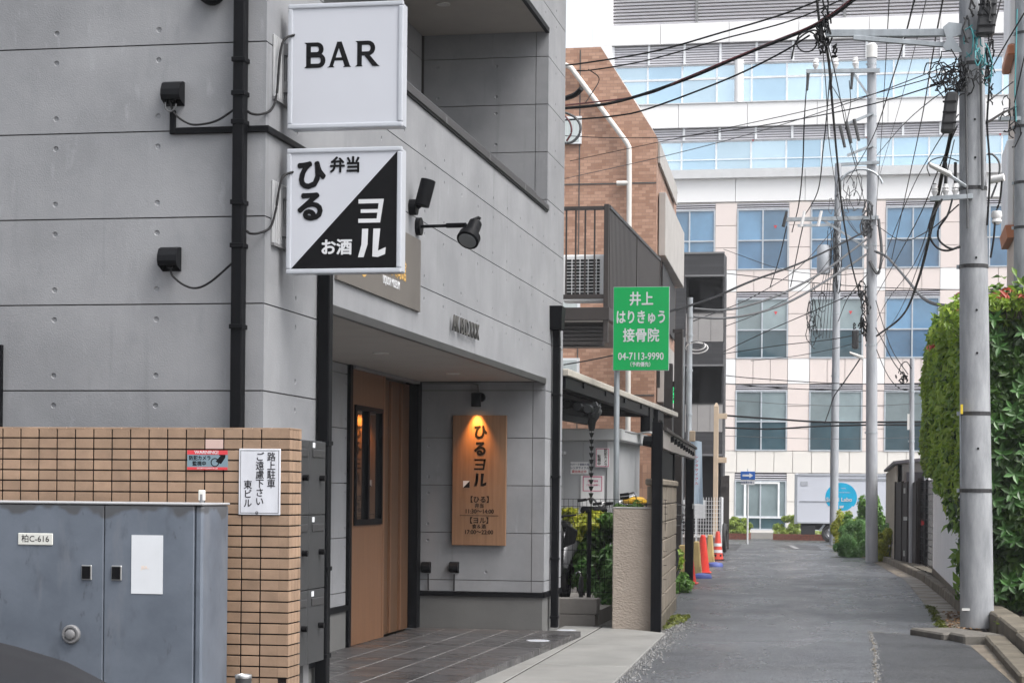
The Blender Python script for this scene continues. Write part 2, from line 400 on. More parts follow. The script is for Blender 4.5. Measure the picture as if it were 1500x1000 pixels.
M['pane_blue2'] = m_glass('deep_blue_pane', (.06,.135,.23), .06)  # deeper sky reflection, coloured in likewise
M['pane_green'] = m_glass('grey_green_pane', (.23,.29,.305), .1)
M['pane_dark'] = m_glass('dark_teal_pane', (.045,.085,.105), .06)
M['pane_sky'] = mat('pale_sky_pane', (.52,.66,.75), .12, metal=.7, var=.06, scale=.5, objvar=.1)
M['pane_sky2'] = mat('mid_sky_pane', (.43,.59,.71), .12, metal=.7, var=.06, scale=.5, objvar=.1)
M['plant_green'] = m_leaf('indoor_leaf', (.06,.14,.07), (.12,.22,.1))
M['brick_red'] = mat('red_brick', (.17,.06,.04), .7, var=.3, scale=14, island=.3)
M['truck_white'] = mat('truck_box_white', (.60,.625,.69), .4, var=.03, scale=1)
M['truck_grey'] = mat('truck_edge_grey', (.30,.32,.35), .4)
M['truck_black'] = mat('truck_chassis', (.02,.021,.025), .6)
M['cyan'] = mat('cyan_print', (.0,.36,.60), .5)
M['blue_sign'] = mat('blue_traffic_sign', (.01,.09,.36), .4)
M['pole_conc'] = mat('utility_pole_concrete', (.19,.20,.215), .75, scale=3.4, col2=(.34,.352,.37), stretch=(3,3,.7), bump=.35, bscale=70)
M['pole_conc2'] = mat('far_pole_concrete', (.25,.265,.29), .7, scale=3, col2=(.36,.375,.40), stretch=(3,3,.5), bump=.15, bscale=50)  # paler copy: brighter light on the far poles put into the colour
M['insulator'] = mat('white_porcelain', (.66,.66,.66), .25)
M['transformer'] = mat('grey_transformer', (.36,.38,.41), .5)
M['lamp_white'] = mat('lamp_housing', (.62,.62,.60), .4)
M['closure'] = mat('splice_box', (.025,.026,.028), .55)
M['yellow_tag'] = mat('yellow_tag', (.62,.45,.03), .5)
M['teal_cable'] = mat('teal_cable', (.05,.25,.27), .5)
M['wall_white'] = mat('painted_white_wall', (.76,.77,.79), .7, var=.06, scale=2, bump=.1)
M['shed_beige'] = mat('beige_shed_metal', (.50,.475,.42), .6, var=.08)
M['gate_brown'] = mat('brown_gate_panel', (.022,.018,.017), .55, var=.15, spec=.2)
M['bldg_beige'] = m_brick('beige_small_tile', 1, .12, .05, (.50,.42,.36), (.54,.46,.40), (.42,.35,.30))
M['terracotta'] = mat('terracotta_edge', (.45,.17,.08), .6)
M['bike_black'] = mat('bicycle_black', (.02,.02,.022), .4)
M['chrome'] = mat('chrome', (.55,.55,.56), .25, metal=1)
M['tyre'] = mat('tyre_rubber', (.018,.018,.019), .75)
M['yellow_cover'] = mat('yellow_saddle_cover', (.62,.36,.02), .5)
M['scooter_silver'] = mat('scooter_silver', (.09,.092,.10), .35, metal=.3)
M['car_paint'] = mat('car_charcoal', (.014,.015,.018), .5, var=.3, scale=70, spec=.22, bump=.05, bscale=200)
M['leaf_hedge'] = m_leaf('hedge_leaf_backlit', (.12,.24,.028), (.25,.39,.05), rough=.4)  # brightened: the glow of backlit leaves is put into the colour
M['leaf_hedge_dark'] = m_leaf('hedge_leaf_shaded', (.028,.08,.013), (.085,.17,.026), rough=.4)  # darker copy: shade between leaf clumps is put into the colour
M['leaf_front'] = mat('broad_hedge_leaf', (.035,.10,.018), .42, var=.25, scale=3, objvar=.45)  # near-end leaves, darkened for the same shade between clumps
M['leaf_light'] = m_leaf('young_hedge_leaf', (.22,.36,.035), (.38,.50,.06))
M['leaf_red'] = m_leaf('red_new_leaf', (.42,.05,.04), (.52,.11,.05))
M['leaf_green'] = m_leaf('shrub_leaf', (.09,.20,.04), (.18,.33,.07))
M['leaf_fern'] = m_leaf('conifer_leaf', (.11,.26,.07), (.22,.40,.13))
M['leaf_yellow'] = m_leaf('yellow_green_leaf', (.30,.36,.03), (.55,.53,.06))
M['leaf_lime'] = m_leaf('lime_leaf', (.26,.36,.06), (.42,.52,.10))
M['moss'] = m_leaf('moss_leaf', (.10,.13,.02), (.20,.22,.035))
M['twig'] = mat('twig_brown', (.05,.04,.028), .85)
M['dry_leaf'] = mat('fallen_leaf', (.20,.12,.06), .7, var=.4, scale=40)

# ================================================================== SETTING
def sheet(name, pts, mat_, dz=0.0, parent=None, kind='structure', prof=True, sub=0):
    mb = MB(); mb.add([(x, y, (gz(y) if prof else 0)+dz) for x, y in pts], [tuple(range(len(pts)))])
    o = mb.build(name, mat_, parent)
    if kind and parent is None: o['kind'] = kind
    return o
def strip(name, L_, R_, mat_, dz, parent=None):   # L_, R_: lists of (x, y) at matching stations
    mb = MB(); n = len(L_)
    vs = [(x, y, gz(y)+dz) for x, y in L_] + [(x, y, gz(y)+dz) for x, y in R_]
    mb.add(vs, [(i, n+i, n+i+1, i+1) for i in range(n-1)])
    o = mb.build(name, mat_, parent)
    if parent is None: o['kind'] = 'structure'
    return o
def lerp_edge(pts, ys):
    out = []
    for y in ys:
        for (x0, y0), (x1, y1) in zip(pts, pts[1:]):
            if y0 <= y <= y1: out.append((x0+(x1-x0)*(y-y0)/(y1-y0), y)); break
    return out
ys = [-60, 0, 10, 20, 30, 40, 50, 60, 70, 80, 100, 200, 300]
strip('ground', [(-200, y) for y in ys], [(200, y) for y in ys], M['ground'], -.012)
LE = [(-1.6,-40),(-1.8,10),(-1.95,14.3),(-2.12,19.3),(-2.3,21),(-2.75,26),(-2.95,29),(-3.55,38),(-4.6,54),(-5.35,65),(-5.6,70),(-6.1,79),(-6.1,80)]
RE = [(2.6,-40),(1.6,6),(.98,15),(.80,18.8),(.62,20.5),(.60,23),(.50,29),(.38,35.6),(.0,43),(-.28,48.4),(-.9,56),(-1.75,66),(-2.1,70),(-2.3,79),(-2.3,80)]
yr = [-40,0,6,10,14.3,17,19.3,20.5,21,23,26,29,32,35.6,38,41,43,46,48.4,51,54,58,62,66,70,75,80]
strip('alley_road', lerp_edge(LE, yr), lerp_edge(RE, yr), M['asphalt'], 0)
strip('cross_street', [(-60,71),(-60,80),(-60,81.9)], [(40,71),(40,80),(40,81.9)], M['asphalt'], -.004)
sheet('road_patch', [(-.02,13.0),(.96,15.0),(.80,18.75),(.42,19.85),(-.13,20.35),(-.06,17.5)], M['asphalt_dark'], .004)
sheet('road_patch', [(-2.9,61.5),(-1.9,61.5),(-2.3,68.5),(-3.7,68.5)], M['asphalt_dark'], .004)
sheet('road_patch', [(-5.0,58),(-4.3,58),(-4.9,69),(-5.6,69)], M['asphalt_dark'], .004)
sheet('painted_line', [(-2.75,62.2),(-2.6,62.2),(-3.1,68),(-3.28,68)], M['paint_line'], .008)
sheet('painted_line', [(-2.9,57.3),(-1.9,57.3),(-1.9,57.75),(-2.9,57.75)], M['paint_line'], .008)
# raised plaza in front of the office block
pl = MB().box(-60, 40, 82, 110, -.6, -.2).build('plaza_pavement', M['conc_light']); pl['kind'] = 'structure'

# concrete apron slabs in front of the bar building
apron = empty('concrete_apron', (-2.6,16,0)); apron['kind'] = 'structure'
def slab(pts, z0, z1, name, m, par, bevel=.006):
    n = len(pts); mb = MB(); mb.add([(x,y,z0) for x,y in pts]+[(x,y,z1) for x,y in pts], [tuple(range(n-1,-1,-1)), tuple(range(n,2*n))]+[(i,(i+1)%n,n+(i+1)%n,n+i) for i in range(n)])
    return mb.build(name, m, par, bevel)
cuts = [6.0, 9.6, 12.6, 15.42, 17.6, 19.98]
for a, b in zip(cuts, cuts[1:]):
    g = .004
    def xl(y): return -2.70 - .0244*(y-13.83)
    def xr(y): return -1.93 - .185*(y-14.3)/4.9 if y > 10 else -1.77
    yb_r = b if b < 19 else 19.25
    slab([(xl(a)+.011,a+g),(xr(a),a+g),(xr(yb_r),yb_r-g),(xl(b)+.011,b-g)], -.1, .022, 'concrete_slab', M['apron'], apron)
    slab([(-3.24 if a > 10 else -3.4,a+g),(xl(a)-.011,a+g),(xl(b)-.011,b-g),(-3.24 if a > 10 else -3.4,b-g)], -.1, .02, 'concrete_slab', M['apron'], apron)

MB().hexa([(-2.524,6,-.08),(-2.494,6,-.08),(-2.835,19.97,-.08),(-2.865,19.97,-.08),(-2.524,6,.012),(-2.494,6,.012),(-2.835,19.97,.012),(-2.865,19.97,.012)]).build('slab_joint', M['grout'], apron)
# right-hand gutter, kerb stones
GE = [(.60,23.0),(.62,20.6)]
gl = [(.62,20.6),(.60,23),(.50,29),(.38,35.6),(.0,43),(-.28,48.4),(-.9,56),(-1.75,66)]
gr = [(1.02,20.6),(.95,23),(.83,29),(.66,35.6),(.27,43),(-.02,48.4),(-.65,56),(-1.5,66)]
yg = [20.6,23,26,29,32,35.6,39,43,46,48.4,52,56,61,66]
strip('gutter', lerp_edge(gl, yg), lerp_edge(gr, yg), M['gutter'], .005)
kerb = empty('kerb', (.9,30,-.07)); kerb['kind'] = 'structure'
yk = 21.6
while yk < 64.5:
    ln = .6 if yk < 48 else 1.2
    (xa, _), (xb, _) = lerp_edge(gr, [yk+.004, yk+ln-.004])
    za, zb = gz(yk), gz(yk+ln); j = random.uniform(-.006,.006); h = .13 + random.uniform(-.006,.006)
    MB().hexa([(xa+j,yk+.004,za-.1),(xa+.16+j,yk+.004,za-.1),(xb+.16+j,yk+ln-.004,zb-.1),(xb+j,yk+ln-.004,zb-.1),
               (xa+.02+j,yk+.004,za+h),(xa+.15+j,yk+.004,za+h),(xb+.15+j,yk+ln-.004,zb+h),(xb+.02+j,yk+ln-.004,zb+h)]).build('kerb_stone', M['mossy_conc'], kerb, .015)
    yk += ln
# kerb stones that ring the near pole and run on towards the viewer
def kstone(a, b, w, h, m=None, zb=-.1):
    a, b = Vector((a[0],a[1],0)), Vector((b[0],b[1],0)); d = (b-a).normalized(); r = Vector((d.y,-d.x,0))*w
    p = [a, b, b+r, a+r]
    MB().hexa([(q.x,q.y,zb) for q in p]+[(q.x,q.y,h) for q in p]).build('kerb_stone', m or M['kerb_conc'], kerb, .018)
kstone((.72,20.3),(1.02,19.6),.5,.07)
kstone((1.02,19.57),(1.15,19.2),.42,.08)
kstone((1.15,19.12),(1.16,18.0),.20,.08, M['mossy_conc']); kstone((1.165,17.98),(1.18,16.6),.20,.08, M['mossy_conc']); kstone((1.18,16.58),(1.2,15.0),.2,.08, M['mossy_conc'])
kstone((1.36,20.3),(1.40,18.3),.22,.19, M['mossy_conc']); kstone((1.28,22.4),(1.36,20.33),.24,.20, M['mossy_conc']); kstone((1.40,18.28),(1.44,15.6),.22,.17, M['mossy_conc'])
strip('gutter', [(.80,18.75),(.96,15),(1.2,10)], [(1.15,19.1),(1.19,15),(1.5,10)], M['gutter'], .006)
strip('planting_bed', [(1.12,21.4),(1.0,24),(.95,30),(.85,37),(.5,43),(.2,48),(-.4,56),(-1.3,66)], [(6,21.4),(6,24),(6,30),(6,37),(6,43),(6,48),(6,56),(6,66)], M['mossy_conc'], .10)
strip('planting_bed', [(1.38,8),(1.38,21.35)], [(6,8),(6,21.35)], M['mossy_conc'], .06)
# drain cover slabs in the gutter by the near pole
slab([(.33,20.25),(.60,20.35),(.66,19.95),(.42,19.75)], -.02, .012, 'drain_slab', M['kerb_conc'], kerb, .004)

# ================================================================== BAR BUILDING
bar = empty('bar_building', (-5.5,14,0), 'grey concrete-panel bar building with recessed porch and balcony', 'building')
XA, YF = -3.21, 9.83
JZ = [2.836 + .4585*k for k in range(-6, 14)]     # panel joints
core = MB()
core.box(-10,-4.48,YF+.02,16.0,0,8.8); core.box(-10,-4.48,16.0,19.5,2.46,8.8); core.box(-10,-4.78,16.0,19.5,0,2.46)
core.box(-4.48,XA-.02,YF+.02,10.88,0,8.8)
core.box(-4.48,XA-.02,18.52,19.5,0,8.8)
core.box(-4.48,XA-.02,10.88,18.52,2.50,3.1)
core.box(-3.40,XA-.02,10.88,18.52,3.1,4.10)
core.box(-4.48,XA-.02,10.88,18.52,5.86,8.8)
core.build('wall_core', M['joint'], bar)
def panel(plane, c, u0, u1, z0, z1, holes=(), m=None, th=.018, name='wall_panel'):
    r, s, dp = .0155, .024, .007
    P = (lambda u, z, d: (u, c+d, z)) if plane == 'Y' else (lambda u, z, d: (c-d, u, z)) if plane == 'X' else (lambda u, z, d: (c+d, u, z))
    hs = [(a, b) for a, b in holes if u0+s < a < u1-s and z0+s < b < z1-s]
    us = sorted({u0, u1, *[a+k for a, _ in hs for k in (-s, s)]}); zs = sorted({z0, z1, *[b+k for _, b in hs for k in (-s, s)]})
    mb = MB()
    for i in range(len(us)-1):
        for j in range(len(zs)-1):
            a, b, e, f = us[i], us[i+1], zs[j], zs[j+1]
            h = [q for q in hs if a < q[0] < b and e < q[1] < f]
            cs = [(a,e),(b,e),(b,f),(a,f)]
            if not h: mb.add([P(x,y,0) for x,y in cs], [(0,1,2,3)]); continue
            hu, hz = h[0]; n = 12
            ring = [(hu+r*math.cos(R(-135)+2*math.pi*k/n), hz+r*math.sin(R(-135)+2*math.pi*k/n)) for k in range(n)]
            inn = [(hu+(x-hu)*.72, hz+(y-hz)*.72) for x, y in ring]
            vs = [P(x,y,0) for x,y in cs]+[P(x,y,0) for x,y in ring]+[P(x,y,dp) for x,y in inn]
            fs = []
            for q in range(4):
                arc = [4+(q*3+k) % n for k in range(4)]
                fs.append((q, (q+1) % 4, *arc[::-1]))
            for k in range(n): fs.append((4+k, 4+(k+1)%n, 4+n+(k+1)%n, 4+n+k))
            fs.append(tuple(4+n+k for k in range(n)))
            mb.add(vs, fs)
    e = [(u0,z0),(u1,z0),(u1,z1),(u0,z1)]
    mb.add([P(x,y,0) for x,y in e]+[P(x,y,th) for x,y in e], [(i,(i+1)%4,4+(i+1)%4,4+i) for i in range(4)])
    return mb.build(name, m or M['siding'], bar)
G = .0035
FX = [-3.808-.577*k for k in range(9)]
AY = [14.05+.61*k for k in range(-6, 9)]
for z0, z1 in zip(JZ, JZ[1:]):
    za, zb = z0+G, z1-G
    hz = (z0+.08, z1-.08)
    fx = FX if z0 < 4.2 else []
    panel('Y', YF, -9.0, XA, za, zb, [(x, z) for x in FX for z in hz])
    H = [(y, z) for y in AY for z in hz]
    if z1 <= .5:      # plinth zone of the piers
        continue
    def alley(y0, y1, a, b): panel('X', XA, y0, y1, a, b, H)
    y0 = YF+.0185
    if z1 <= 2.46:
        alley(y0,10.88,max(za,.44),zb); alley(18.5,19.5,max(za,.44),zb)
    elif z0 < 2.46:
        alley(y0,10.88,za,2.493); alley(18.5,19.5,za,2.493); panel('X', XA, y0, 19.5, 2.493, zb, H)
    elif z1 <= 4.1: alley(y0,19.5,za,zb)
    elif z0 < 4.1:
        alley(y0,10.88,4.1,zb); alley(18.5,19.5,4.1,zb); alley(y0,19.5,za,4.1)
    elif z1 <= 5.84: alley(y0,10.88,za,zb); alley(18.5,19.5,za,zb)
    elif z0 < 5.84:
        alley(y0,10.88,za,5.86); alley(18.5,19.5,za,5.86); alley(y0,19.5,5.86,zb)
    else: alley(y0,19.5,za,zb)
    HB = [(x, z) for x in (-4.36,-3.78) for z in hz]
    if .43 < z1 and z0 < 2.46:   # porch walls
        a, b = max(za,.435), min(zb,2.455)
        panel('Y', 18.5, -4.44, -3.335, a, b, HB if b-a > .4 else []); panel('Y', 18.5, -3.329, XA-.0185, a, b)
        panel('X', -4.46, 10.9, 15.99, a, b, [(y, z) for y in AY for z in hz] if b-a > .4 else [])
    if z1 > 3.12 and z0 < 5.84:  # balcony walls
        a, b = max(za,3.1), min(zb,5.83)
        panel('Y', 18.5, -4.44, -3.335, a, b, [(x, z) for x in (-4.30,-3.72) for z in hz] if b-a > .4 else []); panel('Y', 18.5, -3.329, XA-.0185, a, b)
        panel('X', -4.46, 10.9, 18.48, a, b)
# plinth and black base flashing
box('plinth', M['mortar_base'], bar, -4.47, XA-.012, 18.494, 19.49, -.05, .385)
box('plinth', M['mortar_base'], bar, -4.468, XA-.012, YF+.03, 10.87, -.05, .385)
box('plinth', M['mortar_base'], bar, -4.478, -4.456, 10.9, 15.98, 0, .385)
box('base_flashing', M['black'], bar, -4.46, XA+.012, 18.475, 18.5, .386, .432)
box('base_flashing', M['black'], bar, XA-.02, XA+.012, 18.5, 19.51, .386, .432)
box('base_flashing', M['black'], bar, XA-.02, XA+.012, YF, 10.88, .386, .432)
box('base_flashing', M['black'], bar, -4.46, -4.435, 10.9, 15.94, .386, .432)
# soffits, edge trims
box('porch_soffit', M['soffit'], bar, -4.455, XA-.03, 10.885, 18.49, 2.462, 2.498)
box('soffit_trim', M['darkmetal'], bar, XA-.03, XA+.006, 10.885, 18.497, 2.440, 2.4925)
box('balcony_soffit', M['soffit'], bar, -4.455, XA-.03, 10.885, 18.49, 5.822, 5.858)
box('soffit_trim', M['black'], bar, XA-.03, XA+.006, 10.885, 18.497, 5.81, 5.8595)
box('balcony_floor', M['mortar_base'], bar, -4.455, -3.40, 10.9, 18.49, 3.1, 3.14)
box('coping', M['darkmetal'], bar, -3.47, XA+.022, 10.885, 18.49, 4.101, 4.153, .004)
box('coping_lip', M['black'], bar, XA+.0005, XA+.014, 10.885, 18.47, 4.085, 4.10)
for y in (12.4, 14.0, 15.6, 17.2): box('coping_joint', M['grey_trim'], bar, XA+.0222, XA+.0245, y, y+.02, 4.103, 4.151)
for y, x, z in ((14.61,-3.827,2.46),(17.19,-3.829,2.46),(11.9,-3.827,2.46),(17.3,-3.977,5.82),(13.5,-3.977,5.82)):
    d = MB().lathe((x,y,z-.006), [(0,.004),(.045,.004),(.052,0),(.062,0),(.064,.008)], 20).build('downlight', M['downlight'], bar)
# balcony handrail
hr = MB(); hr.tube([(-3.30,10.95,4.235),(-3.30,18.28,4.235)], .021, 10)
hr.build('handrail', M['darkmetal'], bar, smooth=True)
for y in (11.3,12.9,14.5,16.1,17.7): MB().cyl((-3.30,y,4.15),(-3.30,y,4.23),.011).build('rail_bracket', M['black'], bar)
# far-pier return and roof slab
box('roof_parapet', M['darkmetal'], bar, -10, XA+.03, YF-.02, 19.53, JZ[-1], JZ[-1]+.06)
# window frame at the left edge of the front wall
wf = box('window', M['black'], bar, -6.3, -4.675, YF-.03, YF+.06, 1.1, 2.165)
box('pane', M['glass_dark'], wf, -6.25, -4.715, YF-.034, YF-.0305, 1.14, 2.125)
MB().lathe((-3.51, YF-.05, 4.03), [(0,-.01),(.05,0),(.055,.02),(.055,.08)], 18, 'Y').build('wall_lamp', M['black'], bar, smooth=True)
MB().lathe((-3.51, YF-.09, 4.025), [(.0,.0),(.06,.0),(.075,.02),(.075,.09)], 18, 'Y').build('vent_cover', M['black'], bar, smooth=True)

# porch: wood panel with window, recessed door
wx = -4.46
box('post_trim', M['black'], bar, wx-.02, wx+.03, 15.92, 16.0, .078, 2.46)
wp = MB()
wp.box(wx-.02,wx+.015,16.0,17.07,.078,1.10); wp.box(wx-.02,wx+.015,16.0,17.07,2.13,2.43)
wp.box(wx-.02,wx+.015,16.0,16.09,1.10,2.13); wp.box(wx-.02,wx+.015,17.01,17.07,1.10,2.13)
wood = wp.build('wood_panel', M['wood_door'], bar)
sw = MB()
for a in ((16.09,16.13,1.10,2.13),(16.97,17.01,1.10,2.13),(16.13,16.97,2.09,2.13),(16.13,16.97,1.10,1.15),(16.50,16.55,1.15,2.09)): sw.box(wx-.01,wx+.035,*a)
wfr = sw.build('porch_window', M['black'], bar)
for a, b in ((16.13,16.50),(16.55,16.97)): box('pane', M['glass_dark'], wfr, wx-.005, wx+.004, a, b, 1.15, 2.09)
box('door_jamb', M['wood_door'], bar, wx-.10, wx+.018, 17.072, 17.14, .078, 2.43)
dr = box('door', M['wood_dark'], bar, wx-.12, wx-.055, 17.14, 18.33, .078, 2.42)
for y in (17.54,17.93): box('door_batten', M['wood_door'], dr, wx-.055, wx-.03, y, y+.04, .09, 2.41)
box('door_jamb', M['black'], bar, wx-.10, wx+.03, 18.36, 18.495, .078, 2.458)
box('door_head', M['grey_trim'], bar, wx-.02, wx+.05, 16.0, 18.34, 2.432, 2.458)
# porch slab and tiles
pf = empty('porch_floor', (-3.6,14.5,0)); pf['kind'] = 'structure'
MB().hexa([(-4.46,10.9,-.05),(-2.945,10.9,-.05),(-2.845,18.45,-.05),(-4.46,18.45,-.05),(-4.46,10.9,.0715),(-2.945,10.9,.0715),(-2.845,18.45,.0715),(-4.46,18.45,.0715)]).build('porch_slab', M['porch_grout'], pf)
nx = 5
tm = None
for j in range(13):
    y0 = 10.9 + j*.6; y1 = min(y0+.6, 18.46)
    if y1-y0 < .05: continue
    for i in range(nx):
        x0 = -4.46 + i*.305
        x1 = x0+.305
        if i == nx-1:
            xe = lambda y: -2.945 + .1*(y-10.9)/7.55 + .006
            MB().hexa([(x0+.003,y0+.003,.05),(xe(y0),y0+.003,-.02),(xe(y1),y1-.003,-.02),(x0+.003,y1-.003,.05),(x0+.003,y0+.003,.074),(xe(y0),y0+.003,.074),(xe(y1),y1-.003,.074),(x0+.003,y1-.003,.074)]).build('floor_tile', M['porch_tile'], pf, .003)
        else:
            if y1-y0 > .59 and tm is not None:
                o = link('floor_tile', tm.data, pf); o.location = Vector(tm.location) + Vector((x0-tm_x, y0-tm_y, random.uniform(-.0008,.0008)))
            else:
                o = box('floor_tile', M['porch_tile'], pf, x0+.005, x1-.005, y0+.0015, y1-.0015, .05, .074, .001)
                if y1-y0 > .59: tm, tm_x, tm_y = o, x0, y0
# white discs on the step and the apron slab
MB().lathe((-3.03,17.2,.0742), [(0,.003),(.10,.003),(.108,0)], 22).build('floor_disc', M['white_frame'], pf)
MB().lathe((-3.12,19.35,.0202), [(0,.003),(.09,.003),(.098,0)], 22).build('floor_disc', M['white_frame'], pf)

# ------------------------------------------------ things fixed to the bar building
def downpipe(name, label, path, w, d, m, bands, grp=None):
    root = empty(name, path[-1], label, 'downpipe', grp); mb = MB()
    for a, b in zip(path, path[1:]): mb.bar(a, b, w, d, up=(0,1,0))
    mb.build('pipe', m, root, .006)
    for p in bands: 
        MB().box(p[0]-w/2-.006, p[0]+w/2+.006, p[1]-d/2-.008, p[1]+d/2+.008, p[2]-.012, p[2]+.012).build('bracket', m, root, .002)
    return root
downpipe('downpipe', 'black square downpipe on the front wall beside the hanging signs', [(-3.335,YF-.05,8.7),(-3.335,YF-.05,1.0)], .062, .07, M['black'], [(-3.335,YF-.05,z) for z in (3.645,3.47,3.32,2.674,2.9,2.25)])
downpipe('downpipe', 'black square downpipe beside the mailboxes at the porch corner', [(-3.165,10.82,2.9),(-3.165,10.82,.0)], .07, .075, M['black'], [(-3.165,10.82,z) for z in (1.67,.95,.45)])
dp = downpipe('downpipe', 'black downpipe with square hopper at the far end of the porch', [(-3.16,18.80,3.02),(-3.16,18.84,2.82),(-3.16,18.84,.08)], .07, .07, M['black'], [(-3.16,18.84,z) for z in (2.35,1.55,.75,.18)])
MB().hexa([(-3.225,18.70,2.98),(-3.095,18.70,2.98),(-3.095,18.88,2.98),(-3.225,18.88,2.98),(-3.225,18.68,3.21),(-3.085,18.68,3.21),(-3.085,18.90,3.21),(-3.225,18.90,3.21)]).build('hopper', M['black'], dp, .006)

def outlet(name, label, x, z, y=YF, s=1.0, cat='outlet box', grp=None):
    root = empty(name, (x, y, z), label, cat, grp)
    w, h, d = .105*s, .125*s, .085*s
    prof = [(0,h/2),(d*.35,h/2),(d*.75,h*.40),(d*.98,h*.12),(d,-.12*h),(d*.86,-h*.30)]
    mb = MB(); n = len(prof)
    for sx in (-w/2, w/2): mb.v += [(x+sx, y-a, z+b) for a, b in prof]
    mb.f += [(i, i+1, n+i+1, n+i) for i in range(n-1)]
    mb.v += [(x-w/2, y, z-h/2), (x+w/2, y, z-h/2)]
    mb.f += [tuple(range(n))+(2*n,), tuple(range(n,2*n))+(2*n+1,), (0,n,2*n+1,2*n)]
    hood = mb.build('hood', M['black_rough'], root)
    sol = hood.modifiers.new('thick', 'SOLIDIFY'); sol.thickness = .004
    box('socket', M['paper'] if s == 1 and z < 3 else M['ink'], root, x-.028*s, x+.03*s, y-.03*s, y-.004, z-.028*s, z+.012*s, .003)
    box('plug', M['ink'], root, x-.012, x+.018, y-.055*s, y-.03*s, z-.05*s, z-.02*s, .004)
    return root
outlet('outdoor_outlet', 'upper black outlet hood on front wall above the black conduit', -3.712, 3.487, grp='outlet hoods on the front wall')
outlet('outdoor_outlet', 'lower black outlet hood on front wall with one drooping cable', -3.722, 2.613, grp='outlet hoods on the front wall')
o1 = outlet('porch_outlet', 'black outlet box on porch wall nearer the door', -4.367, .66, 18.5, .85, grp='porch outlets')
o2 = outlet('porch_outlet', 'black outlet box on porch wall below the wooden sign', -4.088, .665, 18.5, .85, grp='porch outlets')
MB().tube([(-4.345,18.47,.60),(-4.345,18.485,.44)], .007).build('cord', M['rubber'], o1)
MB().tube([(-4.085,18.47,.60),(-4.09,18.485,.44)], .007).build('cord', M['rubber'], o2)
def cable(name, label, pts, r=.006, m=None, n=8, cat='cable', grp=None, sides=6):
    o = MB().tube(spline(pts, n), r, sides).build(name, m or M['rubber'], None, smooth=True)
    return tag(o, label, cat, grp)
cable('outlet_cable', 'black cable drooping from upper outlet hood to the downpipe', [(-3.725,9.78,3.44),(-3.69,9.77,3.37),(-3.61,9.77,3.318),(-3.53,9.77,3.315),(-3.45,9.77,3.335),(-3.36,9.76,3.385)])
cable('outlet_cable', 'black cable drooping from lower outlet hood to the downpipe', [(-3.712,9.78,2.56),(-3.695,9.77,2.52),(-3.63,9.77,2.47),(-3.56,9.77,2.455),(-3.48,9.77,2.49),(-3.36,9.76,2.585)])
cable('sign_cable', 'black cable looping from downpipe up behind the BAR sign', [(-3.29,9.77,3.375),(-3.265,9.76,3.36),(-3.225,9.78,3.36),(-3.19,9.86,3.40),(-3.18,9.92,3.50),(-3.175,9.95,3.70),(-3.165,10.0,3.80),(-3.12,10.08,3.845)], .007)
cable('sign_cable', 'black cable looping from downpipe up behind the black and white sign', [(-3.29,9.77,2.75),(-3.265,9.76,2.735),(-3.225,9.78,2.74),(-3.19,9.86,2.78),(-3.18,9.92,2.88),(-3.175,9.95,2.98),(-3.165,10.0,3.07),(-3.12,10.08,3.11)], .007)
cd_ = empty('wall_conduit', (-3.71,9.8,3.28), 'flat black cable conduit turning round the building corner', 'conduit')
MB().box(-3.735,-3.705,YF-.022,YF-.001,3.275,3.40).box(-3.705,XA+.022,YF-.022,YF-.001,3.275,3.308).build('conduit_front', M['black'], cd_, .002)
MB().box(XA+.001,XA+.022,YF-.001,10.9,3.275,3.308).build('conduit_side', M['black'], cd_, .002)
cable('wire_loop', 'thin pale wire loop hanging under the upper outlet hood', [(-3.745,9.77,3.435),(-3.74,9.765,3.40),(-3.715,9.765,3.385),(-3.69,9.765,3.40),(-3.685,9.77,3.425)], .0045, M['grey_cable'])
# spare cable ties on the pipe
# hanging light-box signs
def lightbox(name, label, z0, z1):
    x0, x1, y0, y1 = -3.160, -2.533, 10.05, 10.17
    root = empty(name, ((x0+x1)/2, 10.11, z0), label, 'sign')
    MB().box(x0, x1, y0+.02, y1, z0, z1).build('box_body', M['white_frame'], root, .008)
    f = MB(); t = .022
    f.box(x0-.004,x1+.004,y0,y0+.03,z0-.004,z0+t); f.box(x0-.004,x1+.004,y0,y0+.03,z1-t,z1+.004); f.box(x0-.004,x0+t,y0,y0+.03,z0+t,z1-t); f.box(x1-t,x1+.004,y0,y0+.03,z0+t,z1-t)
    f.build('rim', M['white_frame'], root, .007, seg=2)
    face = MB().box(x0+t,x1-t,y0+.008,y0+.022,z0+t,z1-t).build('sign_face', M['white_plastic'], root)
    mp = MB().box(XA+.001, XA+.010, 9.93, 10.30, z0+.15, z1-.18)
    for k in range(9): mp.box(XA+.010, XA+.014, 9.975+.034*k, 9.985+.034*k, z0+.155, z1-.185)
    mp.build('mount_plate', M['plate_grey'], root, .002)
    MB().box(XA+.015, x0+.01, 10.08, 10.14, z0+.2, z0+.26).box(XA+.015, x0+.01, 10.08, 10.14, z1-.26, z1-.2).build('mount_arm', M['grey_trim'], root)
    box('drip_edge', M['grey_trim'], root, XA+.001, XA+.018, 9.93, 10.30, z0+.135, z0+.149)
    return root, face, x0+t, x1-t, z0+t, z1-t, y0+.008
s1, face, a, b, c, d, yf = lightbox('bar_sign', 'white square light box sign reading BAR', 3.335, 3.995)
def serif_letter(polys, o, s, m, par):
    mb = MB()
    for i, p in enumerate(polys): mb.prism(p, Vector(o)-Vector((0,.00012*i,0)), (s,0,0), (0,0,s), -.003)
    return mb.build('lettering', m, par)
zc = 3.695
